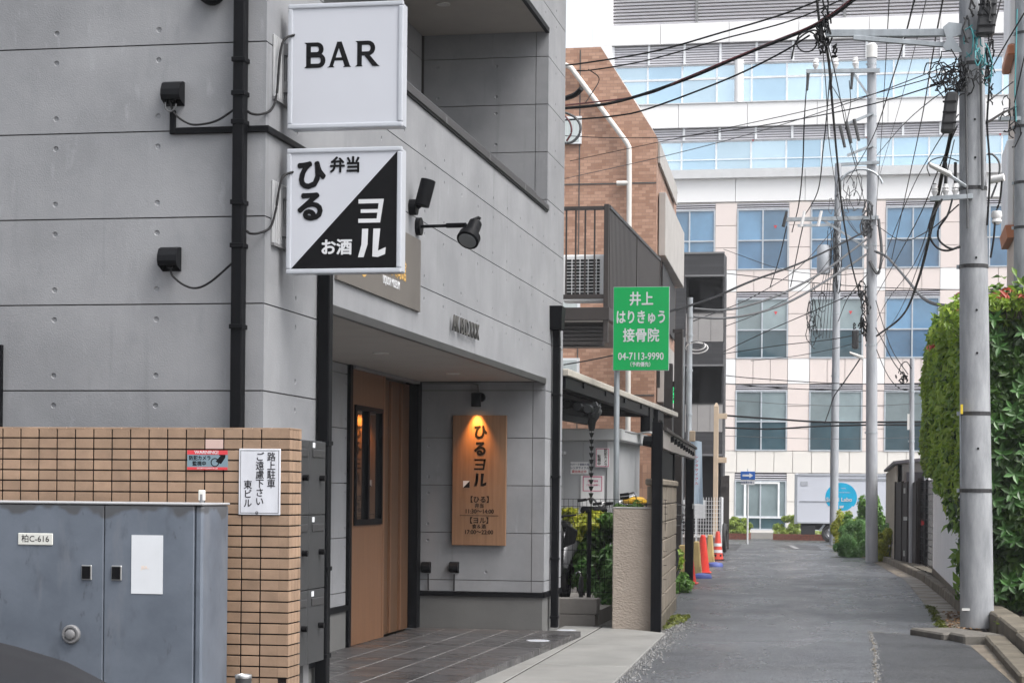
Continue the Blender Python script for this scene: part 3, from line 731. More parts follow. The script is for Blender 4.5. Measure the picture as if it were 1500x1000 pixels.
# B A R with small flared serifs, drawn as outlines (unit = cap height)
def ring_D(x0, y0, x1, y1, st):
    r = (y1-y0)/2; cx = x1-r; cy = (y0+y1)/2; ri = r-st; out = [(x0,y0),(cx,y0)]; inn = [(x0,y0+st*.8),(cx,y0+st*.8)]
    A_ = [(-90+18*k) for k in range(11)]
    return [[(x0,y0),(cx,y0),(cx,y0+st*.85),(x0,y0+st*.85)], [(x0,y1-st*.85),(cx,y1-st*.85),(cx,y1),(x0,y1)]] + \
           [[(cx+r*math.cos(R(t)),cy+r*math.sin(R(t))),(cx+r*math.cos(R(u)),cy+r*math.sin(R(u))),(cx+(r-st)*math.cos(R(u)),cy+(r-st*.85)*math.sin(R(u))),(cx+(r-st)*math.cos(R(t)),cy+(r-st*.85)*math.sin(R(t)))] for t, u in zip(A_, A_[1:])]
stem = lambda x: [[(x,0),(x+.19,0),(x+.19,1),(x,1)], [(x-.08,0),(x+.22,0),(x+.19,.07),(x,.07)], [(x,.93),(x+.19,.93),(x+.22,1),(x-.08,1)]]
Bp = stem(.07) + ring_D(.1,.46,.78,1.0,.19) + ring_D(.1,0,.86,.57,.19)
Ap = [[(.03,0),(.18,0),(.51,1),(.36,1)], [(.34,1),(.54,1),(.90,0),(.68,0)], [(.2,.26),(.72,.26),(.68,.38),(.24,.38)], [(-.04,0),(.26,0),(.2,.055),(.05,.055)], [(.6,0),(.94,0),(.86,.055),(.68,.055)]]
Rp = stem(.07) + ring_D(.1,.42,.80,1.0,.19) + [[(.32,.48),(.54,.48),(.90,.06),(.98,0),(.70,0)]]
u = .136
for pl_, x in ((Bp,-3.072),(Ap,-2.940),(Rp,-2.790)): serif_letter(pl_, (x,yf-.001,zc-.04), u, M['ink'], s1)
s2, face, a, b, c, d, yf = lightbox('day_night_sign', 'white and black diagonal light box sign for lunch and drinks', 2.56, 3.222)
MB().prism([(a,c),(b,c),(b,d)], (0,yf-.0005,0), (1,0,0), (0,0,1), -.002).build('black_half', M['ink'], s2)
def vt(chars, x, z, size, step, m, par, y, bold=.02, sx=1, sy=1, u=(1,0,0), flat=None):
    for i, ch in enumerate(chars):
        text(ch, size, m, par, (x, y, z-i*step), u=u, bold=bold, sx=sx, sy=sy)
vt('ひる', -3.03, 3.075, .17, .17, M['ink'], s2, yf-.003, .06)
text('弁当', .088, M['ink'], s2, (-2.84,yf-.003,3.128), bold=.04, sx=.98)
text('お酒', .088, M['white_ink'], s2, (-2.885,yf-.004,2.69), bold=.04, sx=1.0)
def polys(lst, o, s, m, par):
    mb = MB()
    for i, p in enumerate(lst): mb.prism(p, Vector(o)-Vector((0,.0002*i,0)), (s,0,0), (0,0,s), -.002)
    return mb.build('lettering', m, par)
YO = [[(0,.82),(1,.82),(1,1),(0,1)], [(.82,0),(1,0),(1,1),(.82,1)], [(0,0),(1,0),(1,.17),(0,.17)], [(.1,.42),(.9,.42),(.9,.57),(.1,.57)]]
YO = [[(x*(.86+.14*y)+.0, y) for x, y in p] for p in YO]
RU = [[(.14,1),(.36,1),(.34,.45),(.2,0),(0,0),(.12,.45)], [(.55,1),(.80,1),(.72,.22),(1.0,.34),(.98,.1),(.72,0),(.52,.02)]]
polys([[ (x*1.02, y*.92) for x, y in p] for p in YO], (-2.765,yf-.0026,2.823), .136, M['white_ink'], s2)
polys([[ (x*1.02, y*1.02) for x, y in p] for p in RU], (-2.765,yf-.0026,2.640), .148, M['white_ink'], s2)

# brown board on the alley wall
bb = empty('wall_sign_board', (XA,12.2,2.645), 'brown flat sign board on the alley wall behind the light boxes', 'sign')
MB().box(XA+.001, XA+.02, 11.15, 13.25, 2.645, 3.145).build('board', M['board_brown'], bb, .002)
ring = MB()
for k in range(24):
    t0, t1 = 2*math.pi*k/24, 2*math.pi*(k+1)/24
    ring.prism([(.10*math.cos(t0),.10*math.sin(t0)),(.10*math.cos(t1),.10*math.sin(t1)),(.065*math.cos(t1),.065*math.sin(t1)),(.065*math.cos(t0),.065*math.sin(t0))], (XA+.0205,11.74,2.825), (0,1,0), (0,0,1), .001)
ring.build('ring_emblem', M['gold'], bb)
text('お酒の大商館', .15, M['gold'], bb, (XA+.0215,12.83,2.868), u=(0,1,0), bold=.02, sx=.9, align='RIGHT')
text('LIQUOR MUSEUM', .075, M['white_ink'], bb, (XA+.0215,12.43,2.762), u=(0,1,0), bold=.01, sx=.75)
# raised metal letters
lt = empty('metal_letters', (XA,14.7,2.59), 'raised dark metal letters AK BLD.XXX above the porch', 'lettering')
text('AK BLD.XXX', .175, M['silver_letters'], lt, (XA+.03,14.72,2.655), u=(0,1,0), bold=.0, depth=.006, sx=.95)
# spotlights
sp = empty('spotlight', (XA,13.05,3.33), 'short black spotlight on the wall just right of the diagonal sign', 'spotlight', 'wall spotlights')
MB().cyl((XA,13.0,3.34),(XA+.05,13.0,3.34),.055,n=16).build('mount', M['black'], sp, smooth=True)
MB().cyl((XA+.05,13.0,3.34),(XA+.09,13.0,3.37),.02).build('swivel', M['black'], sp)
MB().cyl((XA+.09,12.97,3.345),(XA+.13,12.99,3.52),.052,.052,n=18).build('lamp_head', M['black'], sp, smooth=True)
sp2 = empty('spotlight', (XA,13.2,3.23), 'black spotlight on a long horizontal arm above the brown board', 'spotlight', 'wall spotlights')
MB().cyl((XA,13.2,3.235),(XA+.035,13.2,3.235),.062,n=18).build('mount', M['black'], sp2, smooth=True)
MB().tube([(XA+.03,13.2,3.235),(-2.82,12.92,3.20)], .011, 8).cyl((-2.95,13.01,3.212),(-2.80,12.905,3.198),.017).build('arm', M['black'], sp2, smooth=True)
hd = MB().cyl((-2.735,12.93,3.215),(-2.755,12.85,3.12),.045,.05,n=20).cyl((-2.755,12.85,3.12),(-2.765,12.815,3.082),.076,.078,n=20)
hd.build('lamp_head', M['black'], sp2, .003, smooth=True)
MB().cyl((-2.7651,12.8146,3.0815),(-2.7658,12.8125,3.079),.062,n=20).build('lens', M['lens'], sp2)
MB().tube([(-2.70,12.92,3.24),(-2.715,12.92,3.25),(-2.74,12.9,3.235)], .012).build('heat_sink', M['black'], sp2)

# wooden sign with its lamp
ws = empty('wooden_sign', (-3.845,18.47,.88), 'tall wooden sign board lit by a lamp on the porch wall', 'sign')
box('board', M['wood_sign'], ws, -4.109, -3.578, 18.445, 18.48, .88, 2.135, .004)
yb = 18.444
vt('ひる', -3.835, 1.965, .150, .160, M['wood_ink'], ws, yb, .06, sx=.92)
polys([[(x*.98,y*.9) for x, y in p] for p in YO], (-3.893,yb+.001,1.608), .118, M['wood_ink'], ws)
polys([[(x*.98,y) for x, y in p] for p in RU], (-3.893,yb+.001,1.450), .125, M['wood_ink'], ws)
lg = MB().box(-4.0,-3.935,yb-.0005,yb+.001,1.437,1.503).build('logo', M['white_ink'], ws)
MB().prism([(-4.0,1.437),(-3.935,1.437),(-3.935,1.503)], (0,yb-.0008,0), (1,0,0), (0,0,1), -.0006).build('logo_half', M['wood_ink'], lg)
text('【ひる】', .066, M['wood_ink2'], ws, (-3.835,yb,1.320), bold=.03)
text('弁当', .046, M['wood_ink2'], ws, (-3.838,yb,1.262), bold=.03)
text('11:30〜14:00', .056, M['wood_ink2'], ws, (-3.838,yb,1.208), bold=.03, sx=.94)
box('rule', M['wood_ink2'], ws, -4.03, -3.65, yb-.0006, yb+.001, 1.166, 1.171)
text('【ヨル】', .066, M['wood_ink2'], ws, (-3.838,yb,1.118), bold=.03)
text('食＆酒', .046, M['wood_ink2'], ws, (-3.84,yb,1.062), bold=.03)
text('17:00〜22:00', .056, M['wood_ink2'], ws, (-3.842,yb,1.008), bold=.03, sx=.94)
wl = empty('wall_lamp', (-3.85,18.48,2.28), 'small black downward lamp above the wooden porch sign', 'lamp')
MB().cyl((-3.84,18.50,2.31),(-3.84,18.46,2.31),.045,n=18).build('mount', M['black'], wl, smooth=True)
MB().lathe((-3.865,18.375,2.215), [(.0,.13),(.045,.13),(.048,.125),(.048,0),(.04,0),(.04,.05),(0,.05)], 18).build('lamp_head', M['black'], wl, smooth=True)
MB().lathe((-3.865,18.375,2.23), [(0,.0),(.036,.0)], 16).build('bulb', m_emit('lamp_glow', (1,.5,.15), 8), wl)
MB().tube([(-4.42,18.485,2.443),(-3.92,18.485,2.443),(-3.87,18.485,2.43),(-3.86,18.485,2.36)], .008).build('cord', M['grey_trim'], wl)
ld = bpy.data.lights.new('porch_spot', 'SPOT'); ld.energy = 30; ld.color = (1,.42,.10); ld.spot_size = R(66); ld.spot_blend = 1.0; ld.shadow_soft_size = .02
lo = bpy.data.objects.new('porch_spot', ld); COL.objects.link(lo); lo.location = (-3.865,18.395,2.21); lo.rotation_euler = (R(15),0,0)
lo.parent = wl; lo.location = Vector((-3.865,18.37,2.20)) - Vector(wl.location)

# mailboxes
mbx = empty('mailbox_bank', (-3.1,9.98,.47), 'dark grey bank of mailboxes behind the tiled wall', 'mailbox')
box('case', M['mailbox'], mbx, -3.205, -3.02, 9.34, 10.29, .47, 1.665, .003)
for ci, (y0, y1) in enumerate(((9.345,9.66),(9.66,9.975),(9.975,10.285))):
    for ri in range(3):
        z0 = .475+ri*.397; z1 = z0+.392
        dq = box('mailbox_door', M['mailbox'], mbx, -3.019, -3.0, y0+.003, y1-.003, z0, z1, .002)
        box('mail_slot', M['darkmetal'], dq, -2.9995, -2.994, y0+.06, y1-.03, z1-.085, z1-.045, .002)
        box('name_tag', M['paper'], dq, -2.9995, -2.997, y0+.06, y0+.10, z1-.035, z1-.008)
        MB().cyl((-3.0,(y0+y1)/2+.05,z0+.195),(-2.97,(y0+y1)/2+.05,z0+.195),.016,n=12).build('dial_lock', M['ink'], dq)
box('mail_stand', M['grey_trim'], mbx, -3.19, -3.06, 9.5, 9.6, 0, .47)
box('mail_stand', M['grey_trim'], mbx, -3.19, -3.06, 10.1, 10.2, 0, .47)

# ------------------------------------------------ tiled garden wall, notices
tw = empty('tiled_wall', (-3.6,9.2,0), 'tan tiled garden wall with dark joints in front of the bar building', 'wall')
X1 = -2.834; YB = 9.1; TP, RP = .0963, .0527; ZT = 1.696
box('wall_core', M['grout'], tw, -9, X1-.006, YB+.006, YB+.186, -.02, ZT-.006)
tile0 = MB().box(0,TP-.007,0,.008,0,RP-.007).build('tile', M['tile_wall'], tw, .0012)
tx0 = X1-.012-TP*.5
rest = MB(); cnt = 0; first = True
base = Vector(tw.location)
for r_ in range(32):
    zt = ZT-.001 - r_*RP; zb = zt-RP+.007
    for c_ in range(-1, 62):
        xr = X1-.0005-.052 - c_*TP if c_ >= 0 else None
        xl = xr-TP+.007 if c_ >= 0 else None
        if c_ < 0: continue
        hid = (r_ > 7 and c_ > 2) or c_ > 15
        if r_ > 22 or hid:
            rest.box(xl, xr, YB, YB+.008, zb, zt); continue
        m_ = M['tile_pink'] if (r_ == 1 and c_ == 3) else None
        if m_ is not None: o = MB().box(0,TP-.007,0,.008,0,RP-.007).build('tile', m_, tw, .0012)
        elif first: o = tile0; first = False
        else: o = link('tile', tile0.data, tw)
        o.location = Vector((xl, YB+random.uniform(-.0008,.0008), zb)) - base
    for q, (y0, y1) in enumerate(((YB+.0,YB+.047),(YB+.052,YB+.099),(YB+.104,YB+.151),(YB+.156,YB+.192))):
        if r_ < 20 and q < 4: box('side_tile', M['tile_wall'], tw, X1-.008, X1, y0, y1, zb, zt, .001)
        else: rest.box(X1-.008, X1, y0, y1, zb, zt)
    if r_ < 23: box('corner_tile', M['tile_wall'], tw, X1-.0525, X1-.0085, YB-.0004, YB+.008, zb, zt, .001)
ro = rest.build('hidden_tiles', M['tile_wall'], tw); ro['kind'] = 'stuff'
tm2 = None
for c_ in range(64): 
    if c_ < 18: box('cap_tile', M['tile_wall'], tw, X1-TP*(c_+1)+.005, X1-TP*c_, YB+.0, YB+.192, ZT-.0055, ZT+.004, .001)
box('wall_cap', M['tile_wall'], tw, -9, X1-TP*18, YB, YB+.192, ZT-.0055, ZT+.004)
wn = empty('camera_warning_sign', (-3.25,9.09,1.494), 'red and blue-grey WARNING camera sticker on the tiled wall', 'sign')
wx0, wx1, wz0, wz1 = -3.355, -3.148, 1.494, 1.589
box('plate', M['camera_grey'], wn, wx0, wx1, YB-.006, YB-.001, wz0, wz1)
box('red_band', M['red_ink'], wn, wx0, wx1, YB-.0066, YB-.006, wz1-.021, wz1); box('red_band', M['red_ink'], wn, wx0, wx1, YB-.0066, YB-.006, wz0, wz0+.013)
text('WARNING!', .021, M['white_ink'], wn, ((wx0+wx1)/2-.005,YB-.0072,wz1-.0105), bold=.03, depth=.0004, sx=1.15)
text('防犯カメラ', .024, M['ink'], wn, (wx0+.065,YB-.0068,wz0+.056), bold=.03, depth=.0004, sx=.95)
text('監視中', .024, M['ink'], wn, (wx0+.062,YB-.0068,wz0+.029), bold=.03, depth=.0004)
text('SECURITY CAMERA IN USE', .009, M['white_ink'], wn, ((wx0+wx1)/2,YB-.0072,wz0+.0065), bold=.01, depth=.0003)
cmi = MB(); cmi.prism([(0,0),(.03,.035),(.05,.038),(.05,.02),(.028,-.012)], (wx0+.145,YB-.0062,wz0+.04), (1,0,0), (0,0,1), -.0006)
cmi.prism([(.0,.0),(.012,0),(.012,.02),(.0,.02)], (wx0+.163,YB-.0062,wz0+.07), (1,0,0), (0,0,1), -.0006); cmi.build('camera_picture', M['ink'], wn)
lr = MB()
for k in range(16):
    t0, t1 = 2*math.pi*k/16, 2*math.pi*(k+1)/16
    lr.prism([(.022*math.cos(t0),.022*math.sin(t0)),(.022*math.cos(t1),.022*math.sin(t1)),(.017*math.cos(t1),.017*math.sin(t1)),(.017*math.cos(t0),.017*math.sin(t0))], (wx0+.142,YB-.0066,wz0+.036), (1,0,0), (0,0,1), -.0006)
lr.build('camera_lens_ring', M['ink'], wn)
pk = empty('no_parking_sign', (-2.985,9.09,1.277), 'white framed vertical no-parking notice at the end of the tiled wall', 'sign')
px0, px1, pz0, pz1 = -3.090, -2.879, 1.277, 1.598
box('plate', M['sign_white'], pk, px0, px1, YB-.008, YB-.001, pz0, pz1, .002)
fr = MB(); e = .008; w_ = .0022
for q in ((px0+e,px1-e,pz0+e,pz0+e+w_),(px0+e,px1-e,pz1-e-w_,pz1-e),(px0+e,px0+e+w_,pz0+e,pz1-e),(px1-e-w_,px1-e,pz0+e,pz1-e)): fr.box(q[0],q[1],YB-.0086,YB-.008,q[2],q[3])
fr.build('border', M['ink_soft'], pk)
vt('路上駐車', px1-.046, pz1-.042, .046, .0435, M['ink_soft'], pk, YB-.0085, .012, sx=.95)
vt('ご遠慮下さい。', px1-.104, pz1-.042, .046, .0432, M['ink_soft'], pk, YB-.0085, .012, sx=.95)
vt('東ビル', px1-.164, pz1-.178, .046, .0445, M['ink_soft'], pk, YB-.0085, .012, sx=.95)

# ------------------------------------------------ electrical cabinet
cb = empty('electrical_cabinet', (-4.0,8.85,0), 'large weathered grey electrical cabinet in front of the tiled wall', 'cabinet')
cx0, cx1, cy0, cy1, cz = -4.9, -3.115, 8.65, 9.02, 1.335
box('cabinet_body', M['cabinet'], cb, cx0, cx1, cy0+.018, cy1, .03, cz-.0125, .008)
box('cabinet_roof', M['plate_grey'], cb, cx0-.012, cx1+.004, cy0-.004, cy1+.01, cz-.012, cz, .004)
box('corner_rail', M['cabinet'], cb, cx1-.038, cx1+.001, cy0+.004, cy0+.05, .03, cz-.014, .01)
d1 = box('cabinet_door', M['cabinet'], cb, -3.597, cx1-.04, cy0, cy0+.02, .10, cz-.016, .004)
d2 = box('cabinet_door', M['cabinet'], cb, -4.3, -3.601, cy0, cy0+.02, .10, cz-.016, .004)
d3 = box('cabinet_door', M['cabinet'], cb, cx0+.03, -4.304, cy0, cy0+.02, .10, cz-.024, .004)
for dd, x in ((d2,-3.682),(d1,-3.533)):
    hq = box('latch_frame', M['steel'], dd, x-.026, x+.026, cy0-.010, cy0-.0005, .968, 1.038, .003)
    box('latch', M['ink'], hq, x-.021, x+.021, cy0-.014, cy0-.0101, .974, 1.032, .002)
kn = MB().lathe((-3.756,cy0,.711), [(.045,.001),(.045,-.012),(.040,-.018),(.032,-.018),(.030,-.010),(.024,-.012),(.022,-.026),(.015,-.03),(0,-.03)], 22, 'Y').build('lock_knob', M['grey_trim'], d2, smooth=True)
npl = box('number_plate', M['plate'], d2, -4.029, -3.853, cy0-.006, cy0-.0005, 1.128, 1.184, .003)
text('柏C-616', .040, M['ink_soft'], npl, (-3.941,cy0-.0065,1.156), bold=.004, depth=.0004)
pp = box('white_notice', M['paper'], d1, -3.461, -3.306, cy0-.003, cy0-.0005, .908, 1.182)
text('JEA．', .022, M['orange_ink'], pp, (-3.385,cy0-.0035,1.03), depth=.0003)
bl = empty('antenna_stub', (-3.19,8.85,1.335), 'small white cap standing on top of the grey cabinet', 'cap')
MB().cyl((-3.19,8.85,1.335),(-3.19,8.85,1.375),.012,n=10).build('stem', M['grey_trim'], bl); MB().box(-3.205,-3.175,8.84,8.86,1.345,1.395).build('cap', M['plate'], bl, .003)
# steel bollard cap
bo = empty('steel_bollard', (-2.79,8.3,0), 'short steel bollard at the foot of the tiled wall', 'bollard')
MB().lathe((-2.79,8.3,0), [(.036,0),(.036,.56),(.036,.575)], 20).build('post', M['darkmetal'], bo, smooth=True)
MB().lathe((-2.79,8.3,.575), [(.037,-.012),(.038,.0),(.036,.004),(.03,.004),(.028,.0),(.0,-.004)], 20).build('cap', M['steel'], bo, smooth=True)

# ------------------------------------------------ parked car, only its bonnet in view
car = empty('parked_car', (-4.0,5.95,0), 'charcoal car bonnet in the bottom left corner', 'car')
prof = [(-6.0,.45),(-6.05,.9),(-5.9,1.02),(-5.55,1.42),(-4.5,1.46),(-3.75,.97),(-3.35,.895),(-3.07,.84),(-2.87,.79),(-2.69,.71),(-2.55,.56),(-2.5,.30),(-5.9,.25)]
secs = []
for yk_, k, dz in ((5.12,.90,-.06),(5.25,.97,-.02),(5.6,1,.0),(5.95,1,.006),(6.3,1,.0),(6.65,.97,-.02),(6.78,.90,-.06)):
    secs.append([(-4.1+(x+4.1)*k, yk_, max(.2, z+(dz if z > .6 else 0))) for x, z in prof])
mb = MB(); n_ = len(prof)
for s_ in secs: mb.v += s_
for i in range(len(secs)-1):
    for j in range(n_): mb.f.append((i*n_+j, i*n_+(j+1)%n_, (i+1)*n_+(j+1)%n_, (i+1)*n_+j))
mb.f += [tuple(range(n_)), tuple((len(secs)-1)*n_+j for j in range(n_-1,-1,-1))]
cbody = mb.build('car_body', M['car_paint'], car, smooth=True)
MB().hexa([(-4.42,5.3,1.40),(-3.80,5.3,1.045),(-3.80,6.6,1.045),(-4.42,6.6,1.40),(-4.40,5.35,1.41),(-3.78,5.35,1.055),(-3.78,6.55,1.055),(-4.40,6.55,1.41)]).build('windscreen', M['glass_dark'], car)
for x in (-5.35,-2.85):
    for y in (5.2,6.6):
        wq = MB().lathe((x,y,.31), [(.19,-.09),(.30,-.09),(.315,-.06),(.315,.06),(.30,.09),(.19,.09)], 24, 'Y').build('wheel', M['tyre'], car, smooth=True)
        MB().lathe((x,y,.31), [(0,-.075),(.19,-.085),(.19,.085),(0,.075)], 20, 'Y').build('rim', M['steel'], wq)
for y in (5.3,6.5): box('headlight', M['lens'], car, -2.66, -2.54, y, y+.22, .52, .62, .02)

# ================================================================== MIDDLE GROUND, LEFT OF THE ALLEY
lot = MB().hexa([(-9,20.72,-.1),(-2.99,20.72,-.1),(-3.2,30,-.2),(-9,30,-.2),(-9,20.72,.14),(-2.99,20.72,.14),(-3.2,30,.10),(-9,30,.10)]).build('lot_pavement', M['block_grey']); lot['kind'] = 'structure'
lw = empty('low_block_wall', (-3.5,20.6,0), 'low two-course grey block wall under the black wire fence', 'wall')
for z0, z1, x1 in ((-.05,.108,-2.99),(.112,.278,-2.975)):
    for k in range(5): box('block', M['block_grey'], lw, x1-.42*(k+1)+.004, x1-.42*k-.004, 20.45, 20.7, z0, z1, .006)
wf_ = empty('black_wire_fence', (-3.2,20.8,.2), 'black wire mesh fence behind the beige stucco pillar', 'fence')
mb = MB()
x = -4.2
while x < -2.28: mb.bar((x,20.82,.32 if x < -2.95 else 1.0),(x,20.82,1.33),.004,.004); x += .05
for z in (.33,.48,.63,.78,.93,1.08,1.18,1.25,1.33): mb.bar((-4.2,20.816,z),(-2.28,20.816,z),.005,.005)
mb.build('wire_mesh', M['black'], wf_)
MB().bar((-3.113,20.78,.2),(-3.113,20.78,1.2),.042,.042).build('post', M['black'], wf_, .003)
MB().bar((-4.1,20.78,.2),(-4.1,20.78,1.2),.042,.042).build('post', M['black'], wf_, .003)
# stucco pillar
sp_ = empty('stucco_pillar', (-2.5,19.8,0), 'beige rough stucco wall end beside the black gate post', 'wall')
MB().box(-2.712,-2.31,19.7,20.05,-.03,1.243).build('stucco_body', M['stucco'], sp_, .01)
box('cap', M['conc_light'], sp_, -2.716, -2.306, 19.696, 20.054, 1.2435, 1.256, .003)
# black gate posts, beam, block wall
gp = empty('gate_frame', (-2.6,25,0), 'black gate frame with grey top beam along the alley side', 'gate')
MB().box(-2.306,-2.203,19.6,19.69,-.02,2.12).build('post', M['black'], gp, .004)
MB().box(-3.105,-2.975,30.95,31.07,-.12,2.17).build('post', M['black'], gp, .004)
MB().bar((-2.98,30.94,1.2),(-2.98,30.92,1.2),.02,.08).build('lock', M['steel'], gp)
bpts = [(-2.235,19.70,1.955),(-2.42,22.5,1.965),(-2.62,25.5,1.985),(-2.80,28.3,2.005),(-2.99,31.0,2.02)]
for i, (a, b) in enumerate(zip(bpts, bpts[1:])): MB().bar(a, b, .07, .20-.012*i).build('beam', M['beam_grey'], gp, .004)
for i, (a, b) in enumerate(zip(bpts, bpts[1:])): MB().bar(Vector(a)+Vector((.02,0,.10)), Vector(b)+Vector((.02,0,.095)), .09, .03).build('beam_cap', M['brown_dark'], gp)
for k in range(9):
    t = .15+.085*k; y = 19.7+t*11.3; xx = -2.235 - .755*t + .045
    MB().bar((xx,y,2.02),(xx+.01,y,1.96),.05,.05).build('roller_bracket', M['black'], gp)
MB().hexa([(-2.33,20.3,1.55),(-2.30,20.3,1.55),(-2.50,23.4,1.55),(-2.53,23.4,1.55),(-2.33,20.3,1.86),(-2.30,20.3,1.86),(-2.50,23.4,1.86),(-2.53,23.4,1.86)]).build('gap_shade', M['black'], gp)  # black sheet put in for the shade of the open gap
MB().bar((-2.51,23.45,1.5),(-2.51,23.45,1.9),.06,.06).build('stile', M['black'], gp)
cbx = MB().cyl((-2.40,19.66,1.93),(-2.31,19.66,1.92),.05,.06,n=12).build('camera_stub', M['black'], gp)
bw = empty('block_wall', (-2.4,21.8,0), 'weathered tan concrete block wall along the alley edge', 'wall')
for c_ in range(8):
    z0 = -.06+c_*.192; 
    for k in range(3):
        t0, t1 = (k+(c_%2)*.33)/3.33, min(1, (k+1+(c_%2)*.33)/3.33)
        if k == 0: t0 = 0
        if k == 2: t1 = 1
        pa = Vector((-2.245,19.72,0)).lerp(Vector((-2.515,24.0,0)), t0+.001); pb = Vector((-2.245,19.72,0)).lerp(Vector((-2.515,24.0,0)), t1-.001)
        ex = .012 if c_ == 0 else random.uniform(-.004,.004)
        q = [(pa.x+ex,pa.y),(pa.x-.12,pa.y),(pb.x-.12,pb.y),(pb.x+ex,pb.y)]
        MB().hexa([(a,b,z0+.004) for a,b in q]+[(a,b,z0+.188) for a,b in q]).build('block', M['block'] if c_ else M['mossy_conc'], bw, .008)
q = [(-2.225,19.71),(-2.385,19.71),(-2.655,24.02),(-2.495,24.02)]
MB().hexa([(a,b,1.478) for a,b in q]+[(a,b,1.55) for a,b in q]).build('coping', M['block'], bw, .015)

# carport with cream gutter
cp = empty('carport', (-4.5,27,0), 'carport roof with cream gutter and black beam behind the bar building', 'carport')
MB().hexa([(-6.5,21,2.80),(-3.46,21,2.70),(-3.46,32.4,2.70),(-6.5,32.4,2.80),(-6.5,21,2.82),(-3.46,21,2.72),(-3.46,32.4,2.72),(-6.5,32.4,2.82)]).build('roof_sheet', M['frosted'], cp)
MB().box(-3.46,-3.385,21,32.45,2.665,2.745).build('gutter', M['cream'], cp, .01)
MB().box(-3.50,-3.42,21,30.6,2.53,2.664).build('edge_beam', M['black'], cp, .004)
for k in range(12): MB().bar((-6.4,21.3+k*1.0,2.76),(-3.47,21.3+k*1.0,2.67),.05,.05).build('rafter', M['brown_dark'], cp)
MB().box(-3.54,-3.40,28.6,29.0,2.30,2.70).build('gutter_box', M['black'], cp, .006)
MB().box(-3.46,-3.36,29.3,29.42,-.1,2.66).build('post', M['black'], cp, .004)
MB().box(-5.0,-4.9,21.5,21.6,-.1,2.66).build('post', M['black'], cp, .004)
for y in (22.2,24.0,25.8,27.6): MB().box(-3.43,-3.40,y,y+.12,2.60,2.66).build('bracket', M['black'], cp)

# old tiled eave and rain chain
ev = empty('tiled_eave', (-3.8,23.1,2.2), 'black glazed tile roof corner behind the bar building', 'roof')
MB().hexa([(-4.6,22.7,2.52),(-3.48,22.9,2.28),(-3.48,23.9,2.40),(-4.6,23.9,2.7),(-4.6,22.7,2.60),(-3.45,22.9,2.34),(-3.45,23.9,2.5),(-4.6,23.9,2.8)]).build('eave_board', M['roof_tile'], ev)
for k in range(9):
    t = k/8; x = -4.45+t*1.02; z = 2.615-.235*t
    MB().lathe((x,22.72,z), [(.0,-.02),(.048,-.02),(.055,0),(.055,.75)], 12, 'Y').build('roof_tile', M['roof_tile'], ev, smooth=True)
MB().tube(spline([(-4.6,22.78,2.64),(-3.7,22.85,2.455),(-3.45,22.88,2.40),(-3.34,22.88,2.43)],4), .055, 8).build('ridge_tile', M['roof_tile'], ev, smooth=True)
MB().bar((-4.6,22.72,2.44),(-3.45,22.86,2.24),.09,.09).build('eave_gutter', M['roof_tile'], ev, .01)
MB().lathe((-3.415,22.9,2.13), [(.03,0),(.04,.03),(.05,.10),(.09,.16),(.10,.21),(.02,.22)], 12).build('rain_head', M['roof_tile'], ev, smooth=True)
MB().hexa([(-3.50,22.82,2.28),(-3.36,22.82,2.26),(-3.36,22.96,2.26),(-3.50,22.96,2.28),(-3.48,22.82,2.38),(-3.30,22.82,2.44),(-3.30,22.96,2.44),(-3.48,22.96,2.38)]).build('end_ornament', M['roof_tile'], ev, .02)
rc = empty('rain_chain', (-3.415,22.9,.5), 'black rain chain of small cups hanging from the tiled eave', 'rain chain')
for k in range(18):
    z = 2.11-.079*k
    MB().lathe((-3.415,22.9,z-.055), [(.008,0),(.012,0),(.030,.05),(.030,.052),(.006,.045)], 10).build('cup', M['roof_tile'], rc)
MB().tube([(-3.415,22.9,2.13),(-3.415,22.9,.70)], .004).build('chain', M['roof_tile'], rc)

# white site hut with notices
sh = empty('site_hut', (-4.6,28.5,0), 'white prefab hut with paper notices behind the wire fence', 'hut')
for k in range(5):
    x1 = -3.725-.42*k
    box('wall_panel', M['shed'], sh, x1-.416, x1, 27.0, 27.05, .1, 2.14, .004)
box('side_wall', M['shed'], sh, -3.78, -3.72, 27.052, 30, .1, 2.14)
box('back_wall', M['shed'], sh, -5.83, -5.77, 27.052, 30, .1, 2.14)
box('corner_post', M['shed_fascia'], sh, -3.80, -3.70, 26.98, 26.999, .1, 2.12)
box('fascia', M['shed_fascia'], sh, -5.95, -3.59, 26.93, 30.1, 2.13, 2.29, .01)
box('door', M['shed'], sh, -4.95, -4.42, 26.975, 26.998, .1, 1.95, .004)
box('awning', M['shed_fascia'], sh, -4.9, -4.37, 26.75, 26.93, 1.93, 1.97, .004)
def notice(label, x0, x1, z0, z1, y, lines, border=None, vert=False):
    r_ = empty('paper_notice', ((x0+x1)/2, y, z0), label, 'notice', 'notices on the white hut')
    box('sheet', M['clad_white'], r_, x0, x1, y-.006, y-.001, z0, z1)
    if border:
        f = MB(); t = .009; e = .006
        for q in ((x0+e,x1-e,z0+e,z0+e+t),(x0+e,x1-e,z1-e-t,z1-e),(x0+e,x0+e+t,z0+e+t,z1-e-t),(x1-e-t,x1-e,z0+e+t,z1-e-t)): f.box(q[0],q[1],y-.0075,y-.006,q[2],q[3])
        f.build('border', border, r_)
    for s, sz, xx, zz, mm in lines:
        if vert: vt(s, xx, zz, sz, sz*.98, mm, r_, y-.0075, .02)
        else: text(s, sz, mm, r_, (xx, y-.0075, zz), bold=.02, depth=.0006)
    return r_
